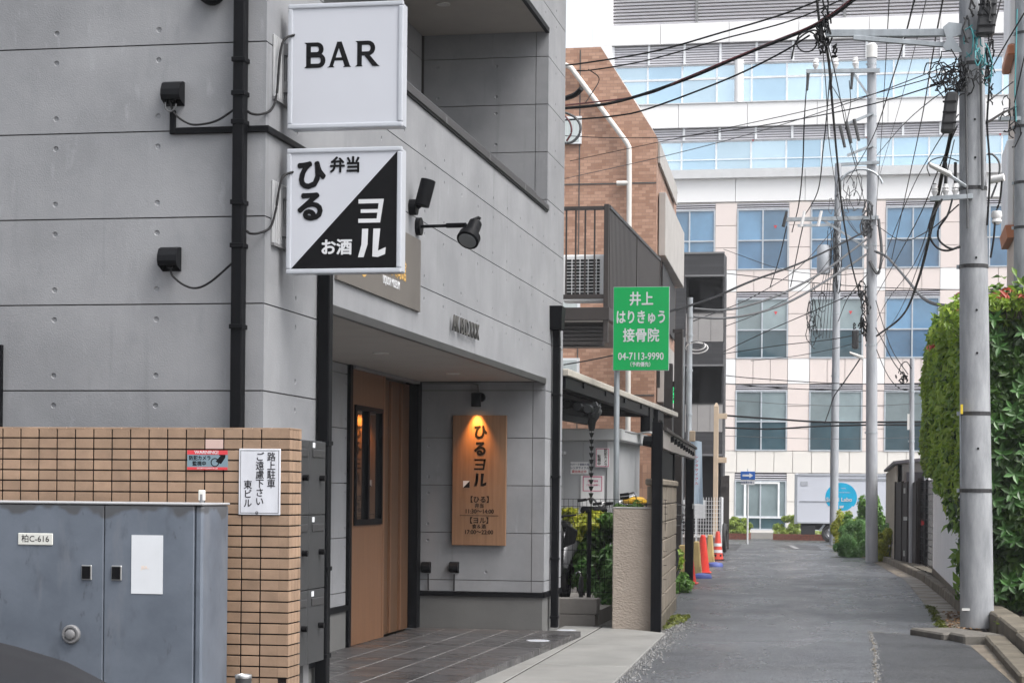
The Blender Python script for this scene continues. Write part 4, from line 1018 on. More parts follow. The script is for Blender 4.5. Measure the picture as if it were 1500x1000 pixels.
notice('small white notice with blue and red lines on the hut', -4.318, -4.065, 1.658, 1.828, 26.995, [('TSマーク登録の為',.033,-4.19,1.79,M['navy_ink']),('レンタサイクル',.038,-4.19,1.742,M['navy_ink']),('貸出休止中',.042,-4.195,1.690,M['red_ink'])])
notice('pink-bordered vertical camera notice on the hut beside the grey post', -3.963, -3.768, 1.756, 2.021, 26.97, [('防犯カメラ',.05,-3.82,1.985,M['ink_soft']),('監視中',.05,-3.912,1.90,M['ink_soft'])], M['pink_ink'], True)
nb = notice('large white paper with a magenta frame low on the hut', -4.171, -3.84, 1.20, 1.638, 26.99, [('自転車置場',.03,-4.0,1.56,M['pink_ink']),('ご利用の皆様へ',.028,-4.0,1.505,M['pink_ink'])])
f = MB()
for q in ((-4.14,-3.87,1.615,1.63),(-4.14,-3.87,1.42,1.43),(-4.14,-4.13,1.43,1.615),(-3.88,-3.87,1.43,1.615)): f.box(q[0],q[1],26.981,26.9835,q[2],q[3])
f.build('magenta_frame', M['pink_ink'], nb)

# green clinic sign
gs = empty('clinic_sign', (-3.07,22.5,0), 'green clinic sign board with white lettering on a grey post', 'sign')
MB().cyl((-3.065,22.56,-.05),(-3.075,22.56,3.7),.033,n=14).build('post', M['galv'], gs, smooth=True)
box('board', M['green_sign'], gs, -3.108, -2.463, 22.48, 22.515, 2.82, 3.783, .003)
box('board_edge', M['white_frame'], gs, -3.111, -2.460, 22.4822, 22.513, 2.817, 3.786)
gy = 22.478
text('井上', .165, M['white_ink'], gs, (-2.785,gy,3.635), bold=.03, sx=.86)
text('はりきゅう', .165, M['white_ink'], gs, (-2.785,gy,3.425), bold=.035, sx=.72)
text('接骨院', .165, M['white_ink'], gs, (-2.785,gy,3.215), bold=.03, sx=.86)
text('04-7113-9990', .118, M['white_ink'], gs, (-2.785,gy,2.978), bold=.018, sx=.80)
text('（予約優先）', .058, M['white_ink'], gs, (-2.79,gy,2.885), bold=.03, sx=.86)

# brown steel stair landing of the tile house
bs = empty('steel_balcony', (-4.5,33,0), 'brown steel upper balcony with vertical louvre screen behind the green sign', 'balcony')
XB = -4.225
MB().box(-4.30,XB,29.92,30.0,3.72,5.86).build('corner_post', M['brown_steel'], bs, .005)
MB().box(-6.5,-4.30,29.94,29.99,5.775,5.835).build('top_rail', M['brown_steel'], bs, .004)
MB().box(-6.5,-4.30,29.94,29.99,4.40,4.47).build('bottom_rail', M['brown_steel'], bs, .004)
for k in range(14): MB().box(-4.45-.148*k-.012,-4.45-.148*k+.012,29.953,29.977,4.47,5.775).build('baluster', M['brown_steel'], bs)
MB().box(-6.5,XB+.02,29.9,30.0,4.07,4.265).build('floor_beam', M['brown_steel'], bs, .005)
MB().box(XB-.06,XB+.02,30.0,37.0,4.07,4.265).build('floor_beam', M['brown_steel'], bs, .005)
MB().box(-6.5,XB-.06,30.0,37.0,4.16,4.20).build('deck', M['conc_light'], bs)
for k in range(6):
    z = 3.70+.062*k
    MB().box(-6.5,-4.32,30.03+.02*k,30.08+.02*k,z,z+.045).build('under_louver', M['brown_dark'], bs)
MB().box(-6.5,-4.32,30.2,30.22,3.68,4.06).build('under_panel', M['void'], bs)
MB().box(XB-.05,XB+.015,30.0,37.0,5.80,5.86).build('screen_cap', M['darkmetal'], bs, .006)
for k in range(44):
    y = 30.1+.157*k
    MB().box(XB-.03,XB-.002,y,y+.11,4.27,5.80).build('screen_slat', M['brown_steel'], bs)
MB().box(XB-.045,XB-.031,30.02,36.98,4.27,5.79).build('screen_backing', M['brown_dark'], bs)
MB().box(XB-.04,XB+.012,33.4,33.46,4.27,5.80).build('screen_post', M['brown_steel'], bs); MB().box(XB-.05,XB+.015,36.94,37.0,3.4,5.86).build('screen_post', M['brown_steel'], bs)
for x, zt in ((-3.62,3.6),(-3.45,4.12)): MB().box(x-.07,x+.07,33.0,33.14,-.1,zt).build('stair_post', M['brown_steel'], bs, .006)
MB().box(-3.62,-3.45,33.02,33.1,3.2,3.3).build('stair_beam', M['brown_steel'], bs); MB().box(-3.55,-3.38,33.0,33.14,4.12,4.18).build('post_cap', M['brown_steel'], bs)
gl_ = empty('green_lit_sign', (-3.53,34,2.9), 'small bright green sign between the brown posts', 'sign')
box('sign_box', M['green_lit'], gl_, -3.64, -3.52, 33.5, 33.55, 2.95, 3.25); text('院', .11, M['ink'], gl_, (-3.58,33.495,3.16)); text('整', .11, M['ink'], gl_, (-3.58,33.495,3.04))
ac = empty('air_conditioner', (-4.5,30.6,4.2), 'pale grey outdoor air conditioner unit behind the brown railing', 'air conditioner')
box('ac_case', M['clad_white'], ac, -5.05, -4.335, 30.55, 30.9, 4.42, 5.16, .02)
for k in range(12): box('grille_slat', M['ink'], ac, -4.98, -4.45, 30.54, 30.549, 4.48+.052*k, 4.48+.052*k+.03)
for k in range(4): box('grille_rib', M['clad_white'], ac, -4.90+.13*k, -4.885+.13*k, 30.53, 30.5395, 4.47, 5.11)

# brown tiled apartment house
bh = empty('tile_house', (-6.5,41,0), 'brown mosaic-tiled apartment house with stepped gable behind the balcony', 'house')
mb = MB(); pr = [(-10,-.3),(-4.436,-.3),(-4.436,8.364),(-5.557,10.15),(-10,10.15)]
mb.v = [(x,38,z) for x,z in pr]+[(x+(-.35 if x > -5 else 0),45,z) for x,z in pr]; mb.f = [(0,1,2,3,4),(9,8,7,6,5),(0,4,9,5),(2,7,8,3),(3,8,9,4)]
mb.build('front_wall', M['brick_house'], bh)
MB().add([(-4.434,38.0,-.3),(-4.784,45,-.3),(-4.784,45,8.364),(-4.434,38,8.364)], [(0,1,2,3)]).build('side_wall', M['brick_house_side'], bh)
MB().hexa([(-4.50,38.01,8.33),(-4.43,38.01,8.35),(-5.55,38.01,10.14),(-5.62,38.01,10.13),(-4.90,45,8.33),(-4.75,45,8.33),(-5.52,45,10.13),(-5.67,45,10.13)]).build('roof_edge', M['conc_light'], bh)
box('soldier_band', M['brick_v'], bh, -9.9, -4.437, 37.988, 37.999, -.2, 1.95)
for z in (7.45,3.3): box('expansion_joint', M['joint'], bh, -9.9, -4.437, 37.990, 37.9985, z, z+.025)
box('expansion_joint', M['joint'], bh, -5.97, -5.95, 37.990, 37.9985, 2, 10.1)
for z0, z1 in ((8.29,8.75),(4.9,5.75),(3.3,4.0)):
    w_ = box('window', M['sash_white'], bh, -6.9, -5.915, 37.93, 37.99, z0-.04, z1+.04); box('pane', M['curtain'], w_, -6.85, -5.965, 37.925, 37.9295, z0, z1)
dpp = MB().tube([(-6.6,37.9,9.80),(-6.25,37.9,9.80),(-6.13,37.9,9.74),(-5.02,37.9,8.25),(-4.965,37.9,8.15),(-4.955,37.9,7.6),(-4.925,37.9,0)], .052, 10)
dpp.build('drain_pipe', M['white_pvc'], bh, smooth=True)
for z in (7.45,2.55): MB().cyl((-5.2,37.9,z),(-4.95,37.9,z),.05,n=10).build('overflow_pipe', M['white_pvc'], bh, smooth=True)
for zb_, zt_ in ((6.1,7.35),(3.2,4.4)):
    MB().hexa([(-4.44,38.5,zb_),(-4.30,38.5,zb_),(-4.55,44.6,zb_),(-4.74,44.6,zb_),(-4.44,38.5,zt_),(-4.30,38.5,zt_),(-4.55,44.6,zt_),(-4.74,44.6,zt_)]).build('balcony_band', M['conc_light'], bh, .01)
    MB().hexa([(-4.44,39.2,zb_-1.25),(-4.425,39.2,zb_-1.25),(-4.70,44.2,zb_-1.25),(-4.72,44.2,zb_-1.25),(-4.44,39.2,zb_-.05),(-4.425,39.2,zb_-.05),(-4.70,44.2,zb_-.05),(-4.72,44.2,zb_-.05)]).build('balcony_opening_shade', M['void'], bh)  # dark sheet on the wall, painted shade of an open balcony
MB().hexa([(-4.44,38.3,7.9),(-4.40,38.3,7.9),(-4.66,44,7.9),(-4.7,44,7.9),(-4.44,38.3,8.30),(-4.40,38.3,8.30),(-4.66,44,8.30),(-4.7,44,8.30)]).build('top_rail', M['conc_light'], bh)

# charcoal house
gh = empty('charcoal_house', (-6.8,66,-.3), 'charcoal-clad house with open balconies in the middle distance', 'house')
mb = MB(); mb.box(-10,-6.26,62,72,-.4,9.02); mb.box(-6.26,-5.06,62,63.1,8.33,9.02); mb.box(-6.26,-5.9,63.1,70,-.4,9.0)
for z0, z1 in ((5.49,6.2),(2.65,3.34)): mb.box(-6.26,-5.06,62,63.1,z0,z1)
mb.build('cladding', M['dark_siding'], gh)
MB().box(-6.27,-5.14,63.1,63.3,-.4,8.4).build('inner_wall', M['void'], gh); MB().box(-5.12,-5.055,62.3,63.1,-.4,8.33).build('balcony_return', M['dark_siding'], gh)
for z0, z1 in ((6.2,7.16),(3.34,4.27)):
    for k in range(3): box('balcony_panel', M['frosted'], gh, -6.255+.40*k, -5.865+.40*k, 62.02, 62.05, z0+.02, z1-.03)
    box('balcony_rail', M['darkmetal'], gh, -6.26, -5.06, 62.0, 62.08, z1-.03, z1+.01)
for z in (9.02,8.30,5.46,2.62): box('edge_trim', M['grey_trim'], gh, -6.30 if z < 9 else -10, -5.04, 61.97, 62.03, z-.02, z+.04)
MB().lathe((-6.45,61.98,8.8), [(0,0),(.06,0),(.06,.02)], 12, 'Y').build('vent_cap', M['shed_fascia'], gh)

# steel cable pole
tp = empty('steel_cable_pole', (-3.95,40,gz(40)), 'slim galvanised steel pole with coiled cable beside the charcoal house', 'pole')
MB().cyl((-3.96,40,gz(40)),(-3.95,40,5.41),.062,.058,n=14).build('shaft', M['galv'], tp, smooth=True)
MB().cyl((-4.08,40,gz(40)),(-4.06,40,4.6),.02,n=8).build('conduit', M['galv'], tp, smooth=True)
for k in range(4):
    c = Vector((-3.80,39.98,4.38+.02*k)); rr = .18-.02*k
    MB().tube([c+Vector((rr*1.25*math.cos(R(20*i)), .03*math.sin(R(40*i+k)), rr*.62*math.sin(R(20*i)))) for i in range(18)], .014, 5, closed=True).build('cable_coil', M['insulator'] if k % 2 == 0 else M['grey_cable'], tp)
for z in (5.0,4.62,3.9,3.0): MB().cyl((-3.95,40,z),(-3.95,40,z+.04),.07,n=14).build('clamp', M['galv'], tp)
# beige post with arms
bpo = empty('beige_post', (-4.92,58,gz(58)), 'beige square post with two short arms beside the charcoal house', 'post')
MB().box(-4.99,-4.85,57.95,58.05,gz(58),3.98).build('shaft', M['beige_post'], bpo, .01)
for z in (3.72,2.42): MB().box(-4.85,-4.60,57.96,58.04,z-.1,z+.06).build('arm', M['beige_post'], bpo, .006)
MB().hexa([(-4.99,57.95,3.981),(-4.85,57.95,3.981),(-4.85,58.05,3.981),(-4.99,58.05,3.981),(-4.94,57.99,4.1),(-4.90,57.99,4.1),(-4.90,58.01,4.1),(-4.94,58.01,4.1)]).build('finial', M['beige_post'], bpo)
# banner
bn = empty('nobori_banner', (-3.2,33,gz(33)), 'pale blue vertical cloth banner behind the second black post', 'banner')
MB().cyl((-3.235,33,gz(33)),(-3.235,33,2.45),.012,n=8).build('pole', M['mesh_white'], bn)
MB().box(-3.25,-3.15,32.98,33.02,2.28,2.46).build('cap', M['beige_post'], bn, .01)
mb = MB(); nxx, nzz = 8, 18
for j in range(nzz+1):
    for i in range(nxx+1):
        u_, v_ = i/nxx, j/nzz
        mb.v.append((-3.23+.19*u_*(1+.1*v_)+.02*v_*v_, 33+.035*math.sin(u_*7+v_*4)*(.3+v_), 2.27-1.06*v_+.02*math.sin(u_*3)))
for j in range(nzz):
    for i in range(nxx): mb.f.append((j*(nxx+1)+i, j*(nxx+1)+i+1, (j+1)*(nxx+1)+i+1, (j+1)*(nxx+1)+i))
bc_ = mb.build('cloth', M['banner'], bn, smooth=True)
vt('自転車置場', -3.185, 2.12, .075, .085, M['navy_ink'], bn, 32.94, .02); vt('レンタサイクル', -3.115, 2.02, .06, .075, M['red_ink'], bn, 32.94, .02)
# white mesh fence on a low wall
mf = empty('white_mesh_fence', (-4.9,55,gz(55)), 'white wire mesh fence on a low wall behind the traffic cones', 'fence')
mb = MB(); x = -5.9
while x < -4.5: mb.bar((x,55,.18),(x,55,1.30),.014,.014); x += .075
z = .2
while z < 1.3: mb.bar((-5.9,54.99,z),(-4.5,54.99,z),.012,.012); z += .11
y = 55
while y < 57: mb.bar((-4.49-.06*(y-55),y,.18),(-4.49-.06*(y-55),y,1.30),.014,.014); y += .1
for z in (.2,.45,.7,.95,1.28): mb.bar((-4.49,55,z),(-4.61,57,z),.014,.014)
mb.build('wire_mesh', M['mesh_white'], mf)
for x in (-4.5,-5.2,-5.9): MB().bar((x,55.03,gz(55)),(x,55.03,1.32),.045,.045).build('post', M['mesh_white'], mf)
MB().hexa([(-6.5,55.06,-.4),(-4.47,55.06,-.4),(-4.9,63,-.4),(-6.5,63,-.4),(-6.5,55.06,.16),(-4.47,55.06,.16),(-4.9,63,.10),(-6.5,63,.10)]).build('base_wall', M['block_grey'], mf)
box('back_board', M['mesh_white'], mf, -5.6, -4.95, 55.05, 55.07, .70, 1.22)
ft = empty('dark_side_fence', (-4.7,60,-.3), 'dark brown slatted gate just past the white mesh fence', 'fence')
for k in range(8): MB().bar((-4.62-.06*k,58.6+.5*k,-.25),(-4.62-.06*k,58.6+.5*k,1.95),.05,.12).build('slat', M['brown_dark'], ft)
for z in (.3,1.6): MB().bar((-4.63,58.5,z),(-5.07,62.3,z),.04,.06).build('rail', M['brown_dark'], ft)
ty = empty('leaning_tyre', (-4.55,54.8,gz(55)), 'black tyre leaning at the end of the white mesh fence', 'tyre')
MB().lathe((-4.44,55.5,gz(55)+.42), [(.25,-.05),(.40,-.05),(.42,0),(.40,.05),(.25,.05),(.25,-.05)], 24, 'X').build('tyre_ring', M['tyre'], ty, smooth=True)

# traffic cones
def cone(label, x, y, h, m, kind='round', stripes=False, base=None):
    r_ = empty('traffic_cone', (x,y,gz(y)), label, 'cone', 'cones along the left side of the alley'); z = gz(y)
    if kind == 'round':
        MB().lathe((x,y,z), [(0,h),(.035,h),(.05,h-.03),(.055,h-.06),(.135,.035),(.15,.03)], 20).build('cone_body', m, r_, smooth=True)
        MB().box(x-.165,x+.165,y-.165,y+.165,z+.002,z+.03).build('base_plate', base or m, r_, .02)
        if stripes:
            for a, b in ((.50,.62),(.24,.36)):
                ra = lambda t: .137-(.137-.055)*t
                MB().lathe((x,y,z), [(ra(a)+.003,.035+(h-.095)*a),(ra(b)+.003,.035+(h-.095)*b)], 20).build('stripe', M['cone_stripe'], r_, smooth=True)
            for k in range(3):
                t = R(-110+60*k); MB().lathe((x+.125*math.cos(t),y+.125*math.sin(t),z+.12), [(0,-.03),(.02,-.02),(.028,0),(.02,.02),(0,.03)], 8).build('mark', M['ink_soft'], r_)
    else:
        q = lambda w, d, zz: [(x-w,y-d,zz),(x+w,y-d,zz),(x+w,y+d,zz),(x-w,y+d,zz)]
        MB().hexa(q(.10,.11,z+.03)+q(.05,.05,z+h)).build('cone_body', m, r_, .02)
        for k in range(4): MB().hexa(q(.102-.0035*k,.112-.004*k,z+.05+.045*k)+q(.10-.0035*k,.11-.004*k,z+.07+.045*k)).build('rib', m, r_)
        MB().box(x-.115,x+.115,y-.13,y+.13,z+.001,z+.035).build('base_plate', M['blue_base'], r_, .01)
    return r_
cone('tan barrier cone with blue foot half hidden by the block wall', -3.20, 31.5, .66, M['cone_tan'], 'flat')
cone('red cone mostly hidden behind the second black post', -3.17, 32.2, .70, M['cone_red'])
cone('tan cone with blue weight right beside the second black post', -3.31, 35.1, .66, M['cone_tan'], 'flat')
cone('plain red cone standing clear in front of the last tan cone', -3.44, 37.8, .74, M['cone_red'])
cone('farthest tan cone with blue weight behind the plain red cone', -3.73, 42.7, .68, M['cone_tan'], 'flat')
cone('orange-red cone with white stripes, farthest down the alley', -3.955, 47.4, .70, M['cone_orange'], stripes=True, base=M['ink_soft'])
for x, y, lab in ((-3.20,35.0,'nearer round blue weight on the asphalt beside the cones'),(-3.58,42.2,'farther round blue weight on the asphalt behind the red cone')):
    o = MB().lathe((x,y,gz(y)+.002), [(0,.09),(.05,.09),(.16,.07),(.18,.03),(.18,0),(0,0)], 18).build('cone_weight', M['blue_base'], smooth=True); tag(o, lab, 'weight', 'blue cone weights')

# bicycles behind the fence
def bicycle(name, label, x, y, rz, z=.14, saddle=None, basket=True):
    r_ = empty(name, (0,0,0), label, 'bicycle', 'bicycles parked behind the wire fence')
    for wx_ in (-.5,.5):
        w_ = MB().lathe((wx_,0,.33), [(.30,-.012),(.33,-.015),(.335,0),(.33,.015),(.30,.012),(.30,-.012)], 28, 'Y').build('wheel', M['tyre'], r_, smooth=True)
        s_ = MB()
        for k in range(14): s_.bar((wx_,0,.33),(wx_+.30*math.cos(k*.4488),0,.33+.30*math.sin(k*.4488)),.003,.003)
        s_.build('spokes', M['chrome'], w_)
    f_ = MB()
    for a, b in (((-.5,0,.33),(-.08,0,.30)),((-.08,0,.30),(-.2,0,.78)),((-.5,0,.33),(-.18,0,.70)),((-.08,0,.30),(.34,0,.72)),((-.17,0,.62),(.33,0,.80)),((.5,0,.33),(.32,0,.92))): f_.cyl(a, b, .017, n=8)
    f_.build('frame', M['bike_black'], r_, smooth=True)
    MB().tube(spline([(.22,-.28,1.08),(.30,-.24,1.10),(.32,-.05,1.02),(.32,.05,1.02),(.30,.24,1.10),(.22,.28,1.08)],4), .012, 7).build('handlebar', M['chrome'], r_, smooth=True)
    for s in (-1,1): MB().cyl((.12,.28*s,1.07),(.23,.28*s,1.085),.018,n=8).build('grip', M['ink'], r_)
    sd_ = MB().hexa([(-.36,-.10,.88),(-.02,-.03,.88),(-.02,.03,.88),(-.36,.10,.88),(-.34,-.09,.95),(-.03,-.03,.94),(-.03,.03,.94),(-.34,.09,.95)]).build('saddle', saddle or M['ink'], r_, .02, smooth=True)
    MB().cyl((-.2,0,.76),(-.22,0,.9),.013).build('seat_post', M['chrome'], r_)
    if basket:
        b_ = MB()
        for k in range(7): 
            t = -.17+.057*k
            b_.bar((.44,t,.80),(.46,t*1.2,1.06),.005,.005); b_.bar((.70,t,.80),(.74,t*1.2,1.06),.005,.005)
            u_ = .44+.043*k; b_.bar((u_,-.17,.80),(u_+.02,-.2,1.06),.005,.005); b_.bar((u_,.17,.80),(u_+.02,.2,1.06),.005,.005)
        for z_ in (.80,.93,1.06): 
            e_ = .03*(z_-.8)/.26
            b_.tube([(.44+e_*.6,-.17-e_,z_),(.70+e_*1.3,-.17-e_,z_),(.70+e_*1.3,.17+e_,z_),(.44+e_*.6,.17+e_,z_)], .006, 5, closed=True)
        b_.build('basket', M['bike_black'], r_)
    r_.location = (x,y,z); r_.rotation_euler = (R(4),0,rz); r_.scale = (1.06,1.06,1.06)
    return r_
bicycle('bicycle', 'black bicycle behind the hedge at the bar building corner', -3.95, 25.0, R(28))
bicycle('bicycle', 'black bicycle behind the hedge left of the grey sign post', -3.55, 25.6, R(-20))
bicycle('bicycle', 'bicycle with black handlebars just right of the grey sign post', -3.40, 25.7, R(35))
yb_ = bicycle('bicycle', 'bicycle with a yellow covered basket above the stucco wall', -3.44, 24.7, R(8), .22, basket=False)
mb = MB(); mb.lathe((0,0,0), [(0,.10),(.10,.09),(.155,.04),(.16,0),(.14,-.03),(0,-.03)], 16)
mb.v = [(a*.95+.30,b*.8,c*.6+1.01) for a,b,c in mb.v]
mb.build('basket_cover', M['yellow_cover'], yb_, smooth=True).location = (0,0,0)
bicycle('bicycle', 'bicycle glimpsed in the gap beside the second black post', -3.78, 34.6, R(82), -.1)
# silver scooter glimpsed past the wall corner
sc_ = empty('scooter', (-3.65,22.0,.14), 'silver scooter half hidden behind the bar building corner', 'scooter')
secs = [(-.55,.55,.10,.06),(-.45,.70,.16,.16),(-.2,.72,.18,.22),(.1,.62,.16,.20),(.25,.40,.12,.10),(.42,.42,.10,.14),(.5,.75,.12,.22),(.55,.95,.08,.10)]
mb = MB(); nn = 10
for i, (a, zc_, wy, hz) in enumerate(secs):
    for k in range(nn):
        t = 2*math.pi*k/nn; mb.v.append((-3.65+wy*1.25*math.cos(t), 22.0-a, .14+zc_+hz*math.sin(t)))
for i in range(len(secs)-1):
    for k in range(nn): mb.f.append((i*nn+k, i*nn+(k+1)%nn, (i+1)*nn+(k+1)%nn, (i+1)*nn+k))
mb.f += [tuple(range(nn)), tuple((len(secs)-1)*nn+k for k in range(nn-1,-1,-1))]
mb.build('fairing', M['scooter_silver'], sc_, smooth=True)
for a in (-.45,.55): MB().lathe((-3.65,22.0-a,.14+.24), [(.10,-.05),(.22,-.05),(.24,0),(.22,.05),(.10,.05)], 20, 'X').build('wheel', M['tyre'], sc_, smooth=True)
MB().hexa([(-3.78,21.9,.98),(-3.52,21.9,.98),(-3.54,22.4,1.0),(-3.76,22.4,1.0),(-3.76,21.92,1.06),(-3.54,21.92,1.06),(-3.56,22.38,1.08),(-3.74,22.38,1.08)]).build('seat', M['ink'], sc_, .02)
MB().tube([(-3.95,21.5,1.15),(-3.65,21.42,1.12),(-3.37,21.5,1.15)], .014).build('handlebar', M['ink'], sc_)
MB().hexa([(-3.50,21.36,.78),(-3.36,21.36,.84),(-3.34,21.40,.98),(-3.46,21.40,1.05),(-3.50,21.40,.78),(-3.36,21.40,.84),(-3.34,21.44,.98),(-3.46,21.44,1.05)]).build('mirror', M['ink'], sc_, .01)
um = empty('umbrella', (-3.22,20.95,.14), 'closed umbrella with curved chrome handle hooked behind the fence', 'umbrella')
MB().tube(spline([(-3.215,20.9,.44),(-3.215,20.9,.50),(-3.23,20.9,.535),(-3.262,20.9,.535),(-3.275,20.9,.50)],5), .008, 7).build('handle', M['chrome'], um, smooth=True)
MB().lathe((-3.22,20.92,.14), [(.004,0),(.02,.06),(.03,.26),(.022,.34),(.008,.36)], 10).build('canopy', M['darkmetal'], um, smooth=True)

# ================================================================== OFFICE BLOCK AT THE END OF THE ALLEY
YO_ = 88.0
of = empty('office_block', (-2,92,-.2), 'large white and pale pink office block closing the end of the alley', 'building')
MB().box(-20,22,YO_+.1,YO_+20,-.4,14.5).box(-12.4,22,YO_+.45,YO_+20,14.5,24.5).build('wall_core', M['clad_cream'], of)
WX = [(-13.2,-10.85),(-9.9,-7.59),(-6.61,-4.30),(-3.334,-.997),(-.045,2.318),(3.25,5.6),(6.6,8.95)]     # window bays
FL = [(6.337,6.031,4.655,3.341),(10.465,10.159,8.752,7.468),(14.44,14.165,12.758,11.443)]              # vent top, window top, transom, sill
PX = [b for w in WX for b in w]
def fpanel(x0, x1, z0, z1, m, y=YO_): return box('facade_panel', m, of, x0+.012, x1-.012, y, y+.098, z0+.012, z1-.012)
def owindow(x0, x1, z0, zm, z1, mu, ml, sash=None, y=YO_, split=2, parent=None):
    sash = sash or M['sash']; fr_ = MB(); t = .06
    fr_.box(x0,x1,y-.03,y+.09,z0,z0+t).box(x0,x1,y-.03,y+.09,z1-t,z1).box(x0,x0+t,y-.03,y+.09,z0+t,z1-t).box(x1-t,x1,y-.03,y+.09,z0+t,z1-t)
    fr_.box(x0+t,x1-t,y-.02,y+.09,zm-t/2,zm+t/2)
    xs = [x0+(x1-x0)*k/split for k in range(split+1)]
    for x in xs[1:-1]: fr_.box(x-t/2,x+t/2,y-.025,y+.085,z0+t,z1-t)
    w_ = fr_.build('window', sash, of)
    for a, b in zip(xs, xs[1:]):
        box('pane', mu, w_, a+.02, b-.02, y+.03, y+.05, zm+.02, z1-.02); box('pane', ml, w_, a+.02, b-.02, y+.031, y+.05, z0+.02, zm-.02)
    return w_
for fi, (zv, zw, zm, zs) in enumerate(FL):
    ztop = FL[fi+1][3] if fi < 2 else None
    for wi, (x0, x1) in enumerate(WX):
        mu = M['pane_green'] if fi < 2 else M['pane_blue']; ml = M['pane_dark'] if fi == 0 else (M['pane_dark'] if fi == 1 and wi < 4 else M['pane_blue2'])
        if fi == 1 and wi >= 4: mu = M['pane_blue']
        if fi == 2 and wi in (1,): ml = M['pane_blue']
        owindow(x0, x1, zs, zm, zw, mu, ml)
        v = MB()
        for k in range(3): v.box(x0,x1,YO_+.0-.02*0,YO_+.06,zw+.02+k*.095,zw+.02+k*.095+.035)
        v.build('vent_louvre', M['louver'], of); box('vent_recess', M['vent_dark'], of, x0, x1, YO_+.061, YO_+.099, zw+.001, zv)
        if fi < 2:
            zt = FL[fi+1][3]; n = 3
            for k in range(n): fpanel(x0+(x1-x0)*k/n, x0+(x1-x0)*(k+1)/n, zv, zt, M['clad_pink'])
    for (a, b), (c, d) in zip(WX, WX[1:]):
        z0, z1 = zs, zv
        for k in range(3): fpanel(b, c, z0+(z1-z0)*k/3, z0+(z1-z0)*(k+1)/3, M['clad_pink'])
        if fi < 2: fpanel(b, c, zv, FL[fi+1][3], M['clad_white'])
# ground floor: cream cladding, shop windows
for k in range(26):
    x0 = -14+k*.83
    fpanel(x0, x0+.83, 2.363, 3.341, M['clad_cream'])
for (x0, x1) in WX:
    w_ = owindow(x0, x1, -.2, .406, 2.026, M['pane_green'], M['pane_dark'])
    v = MB()
    for k in range(3): v.box(x0,x1,YO_,YO_+.06,2.05+k*.10,2.05+k*.10+.04)
    v.build('vent_louvre', M['louver'], of); box('vent_recess', M['vent_dark'], of, x0, x1, YO_+.061, YO_+.099, 2.027, 2.36)
    f_ = MB(); a, b = x0+.42, x1-.38
    f_.box(a,a+.1,YO_-.06,YO_-.031,.38,1.95).box(b,b+.08,YO_-.06,YO_-.031,.38,1.95).box(a+.1,b,YO_-.06,YO_-.031,1.87,1.95).box(x0,x1,YO_-.06,YO_-.031,.33,.379)
    f_.build('door_frame', M['sash_white'], of)
for (a, b), (c, d) in zip(WX, WX[1:]):
    for k in range(2): fpanel(b, c, -.2+1.28*k, -.2+1.28*(k+1), M['clad_cream'])
# upper floors: white parapet bands with recessed glazing behind
def band(z0, z1, x0, x1, m, y=YO_, step=3.1, th=.4):
    x = x0
    while x < x1: box('facade_panel', m, of, x+.01, min(x+step, x1)-.01, y, y+th, z0, z1); x += step
band(14.52, 15.56, -16, 16, M['clad_white'])
band(15.56, 15.95, -16, 16, M['shed_fascia'], YO_-.25, 6.2, .5)
band(17.90, 18.94, -12.4, 16, M['clad_white'])
band(21.7, 22.6, -13.25, 16, M['clad_white'])
box('side_panel', M['clad_white'], of, -13.25, -12.36, YO_, YO_+.4, 18.96, 21.69)
band(18.95, 19.0, -12.4, 16, M['shed_fascia'], YO_-.05, 6.2, .3)
box('side_return', M['clad_white'], of, -13.25, -12.35, YO_+.01, YO_+15, 20.9, 24.5)
box('end_wall', M['clad_white'], of, -13.2, -12.41, YO_+.41, YO_+15, 14.5, 20.89)
for z0, z1 in ((17.32,17.89),(20.78,21.68)):      # louvred strip over each row of glazing
    k = 0
    while z0+.11*k < z1-.05: box('strip_louvre', M['louver'], of, -12.3, 15.9, YO_+.18, YO_+.26, z0+.11*k, z0+.11*k+.07); k += 1
    box('louvre_back', M['roof_louver'], of, -12.3, 15.9, YO_+.27, YO_+.3, z0, z1)
    for k in range(18): box('mullion', M['sash_white'], of, -12.3+1.62*k-.05, -12.3+1.62*k+.05, YO_+.12, YO_+.179, z0, z1)
for k in range(22): box('roof_louvre', M['roof_louver'], of, -13.2, 16, YO_+.3+.0*k, YO_+.45, 22.68+.15*k, 22.68+.15*k+.08)
box('louvre_back', M['vent_dark'], of, -13.2, 16, YO_+.5, YO_+.6, 22.6, 26)
for x in (-8.6,-2,5): box('louvre_post', M['grey_trim'], of, x, x+.12, YO_+.25, YO_+.299, 22.6, 26)
def glazing(y, x0, x1, z0, z1, cuts, n, mats, plant=False):
    w_ = None; fr_ = MB(); t = .07; xs = [x0+(x1-x0)*k/n for k in range(n+1)]
    for x in xs: fr_.box(x-t/2,x+t/2,y-.06,y+.02,z0,z1)
    lv = [z0]+cuts+[z1]
    for z in lv: fr_.box(x0,x1,y-.05,y+.015,z-.045,z+.045)
    w_ = fr_.build('window', M['sash_white'], of)
    for i, (a, b) in enumerate(zip(xs, xs[1:])):
        for j, (c, d) in enumerate(zip(lv, lv[1:])): box('pane', mats[(i*7+j*3) % len(mats)], w_, a+.01, b-.01, y, y+.02, c+.01, d-.01)
glazing(YO_+.3, -12.3, 15.9, 18.98, 20.76, [20.12], 18, [M['pane_sky'],M['pane_sky2'],M['pane_sky']])
glazing(YO_+.3, -12.3, 15.9, 15.96, 17.30, [], 18, [M['pane_sky'],M['pane_sky'],M['pane_sky2']])
box('balcony_rail', M['sash_white'], of, -12.3, 15.9, YO_+.10, YO_+.13, 16.42, 16.46)
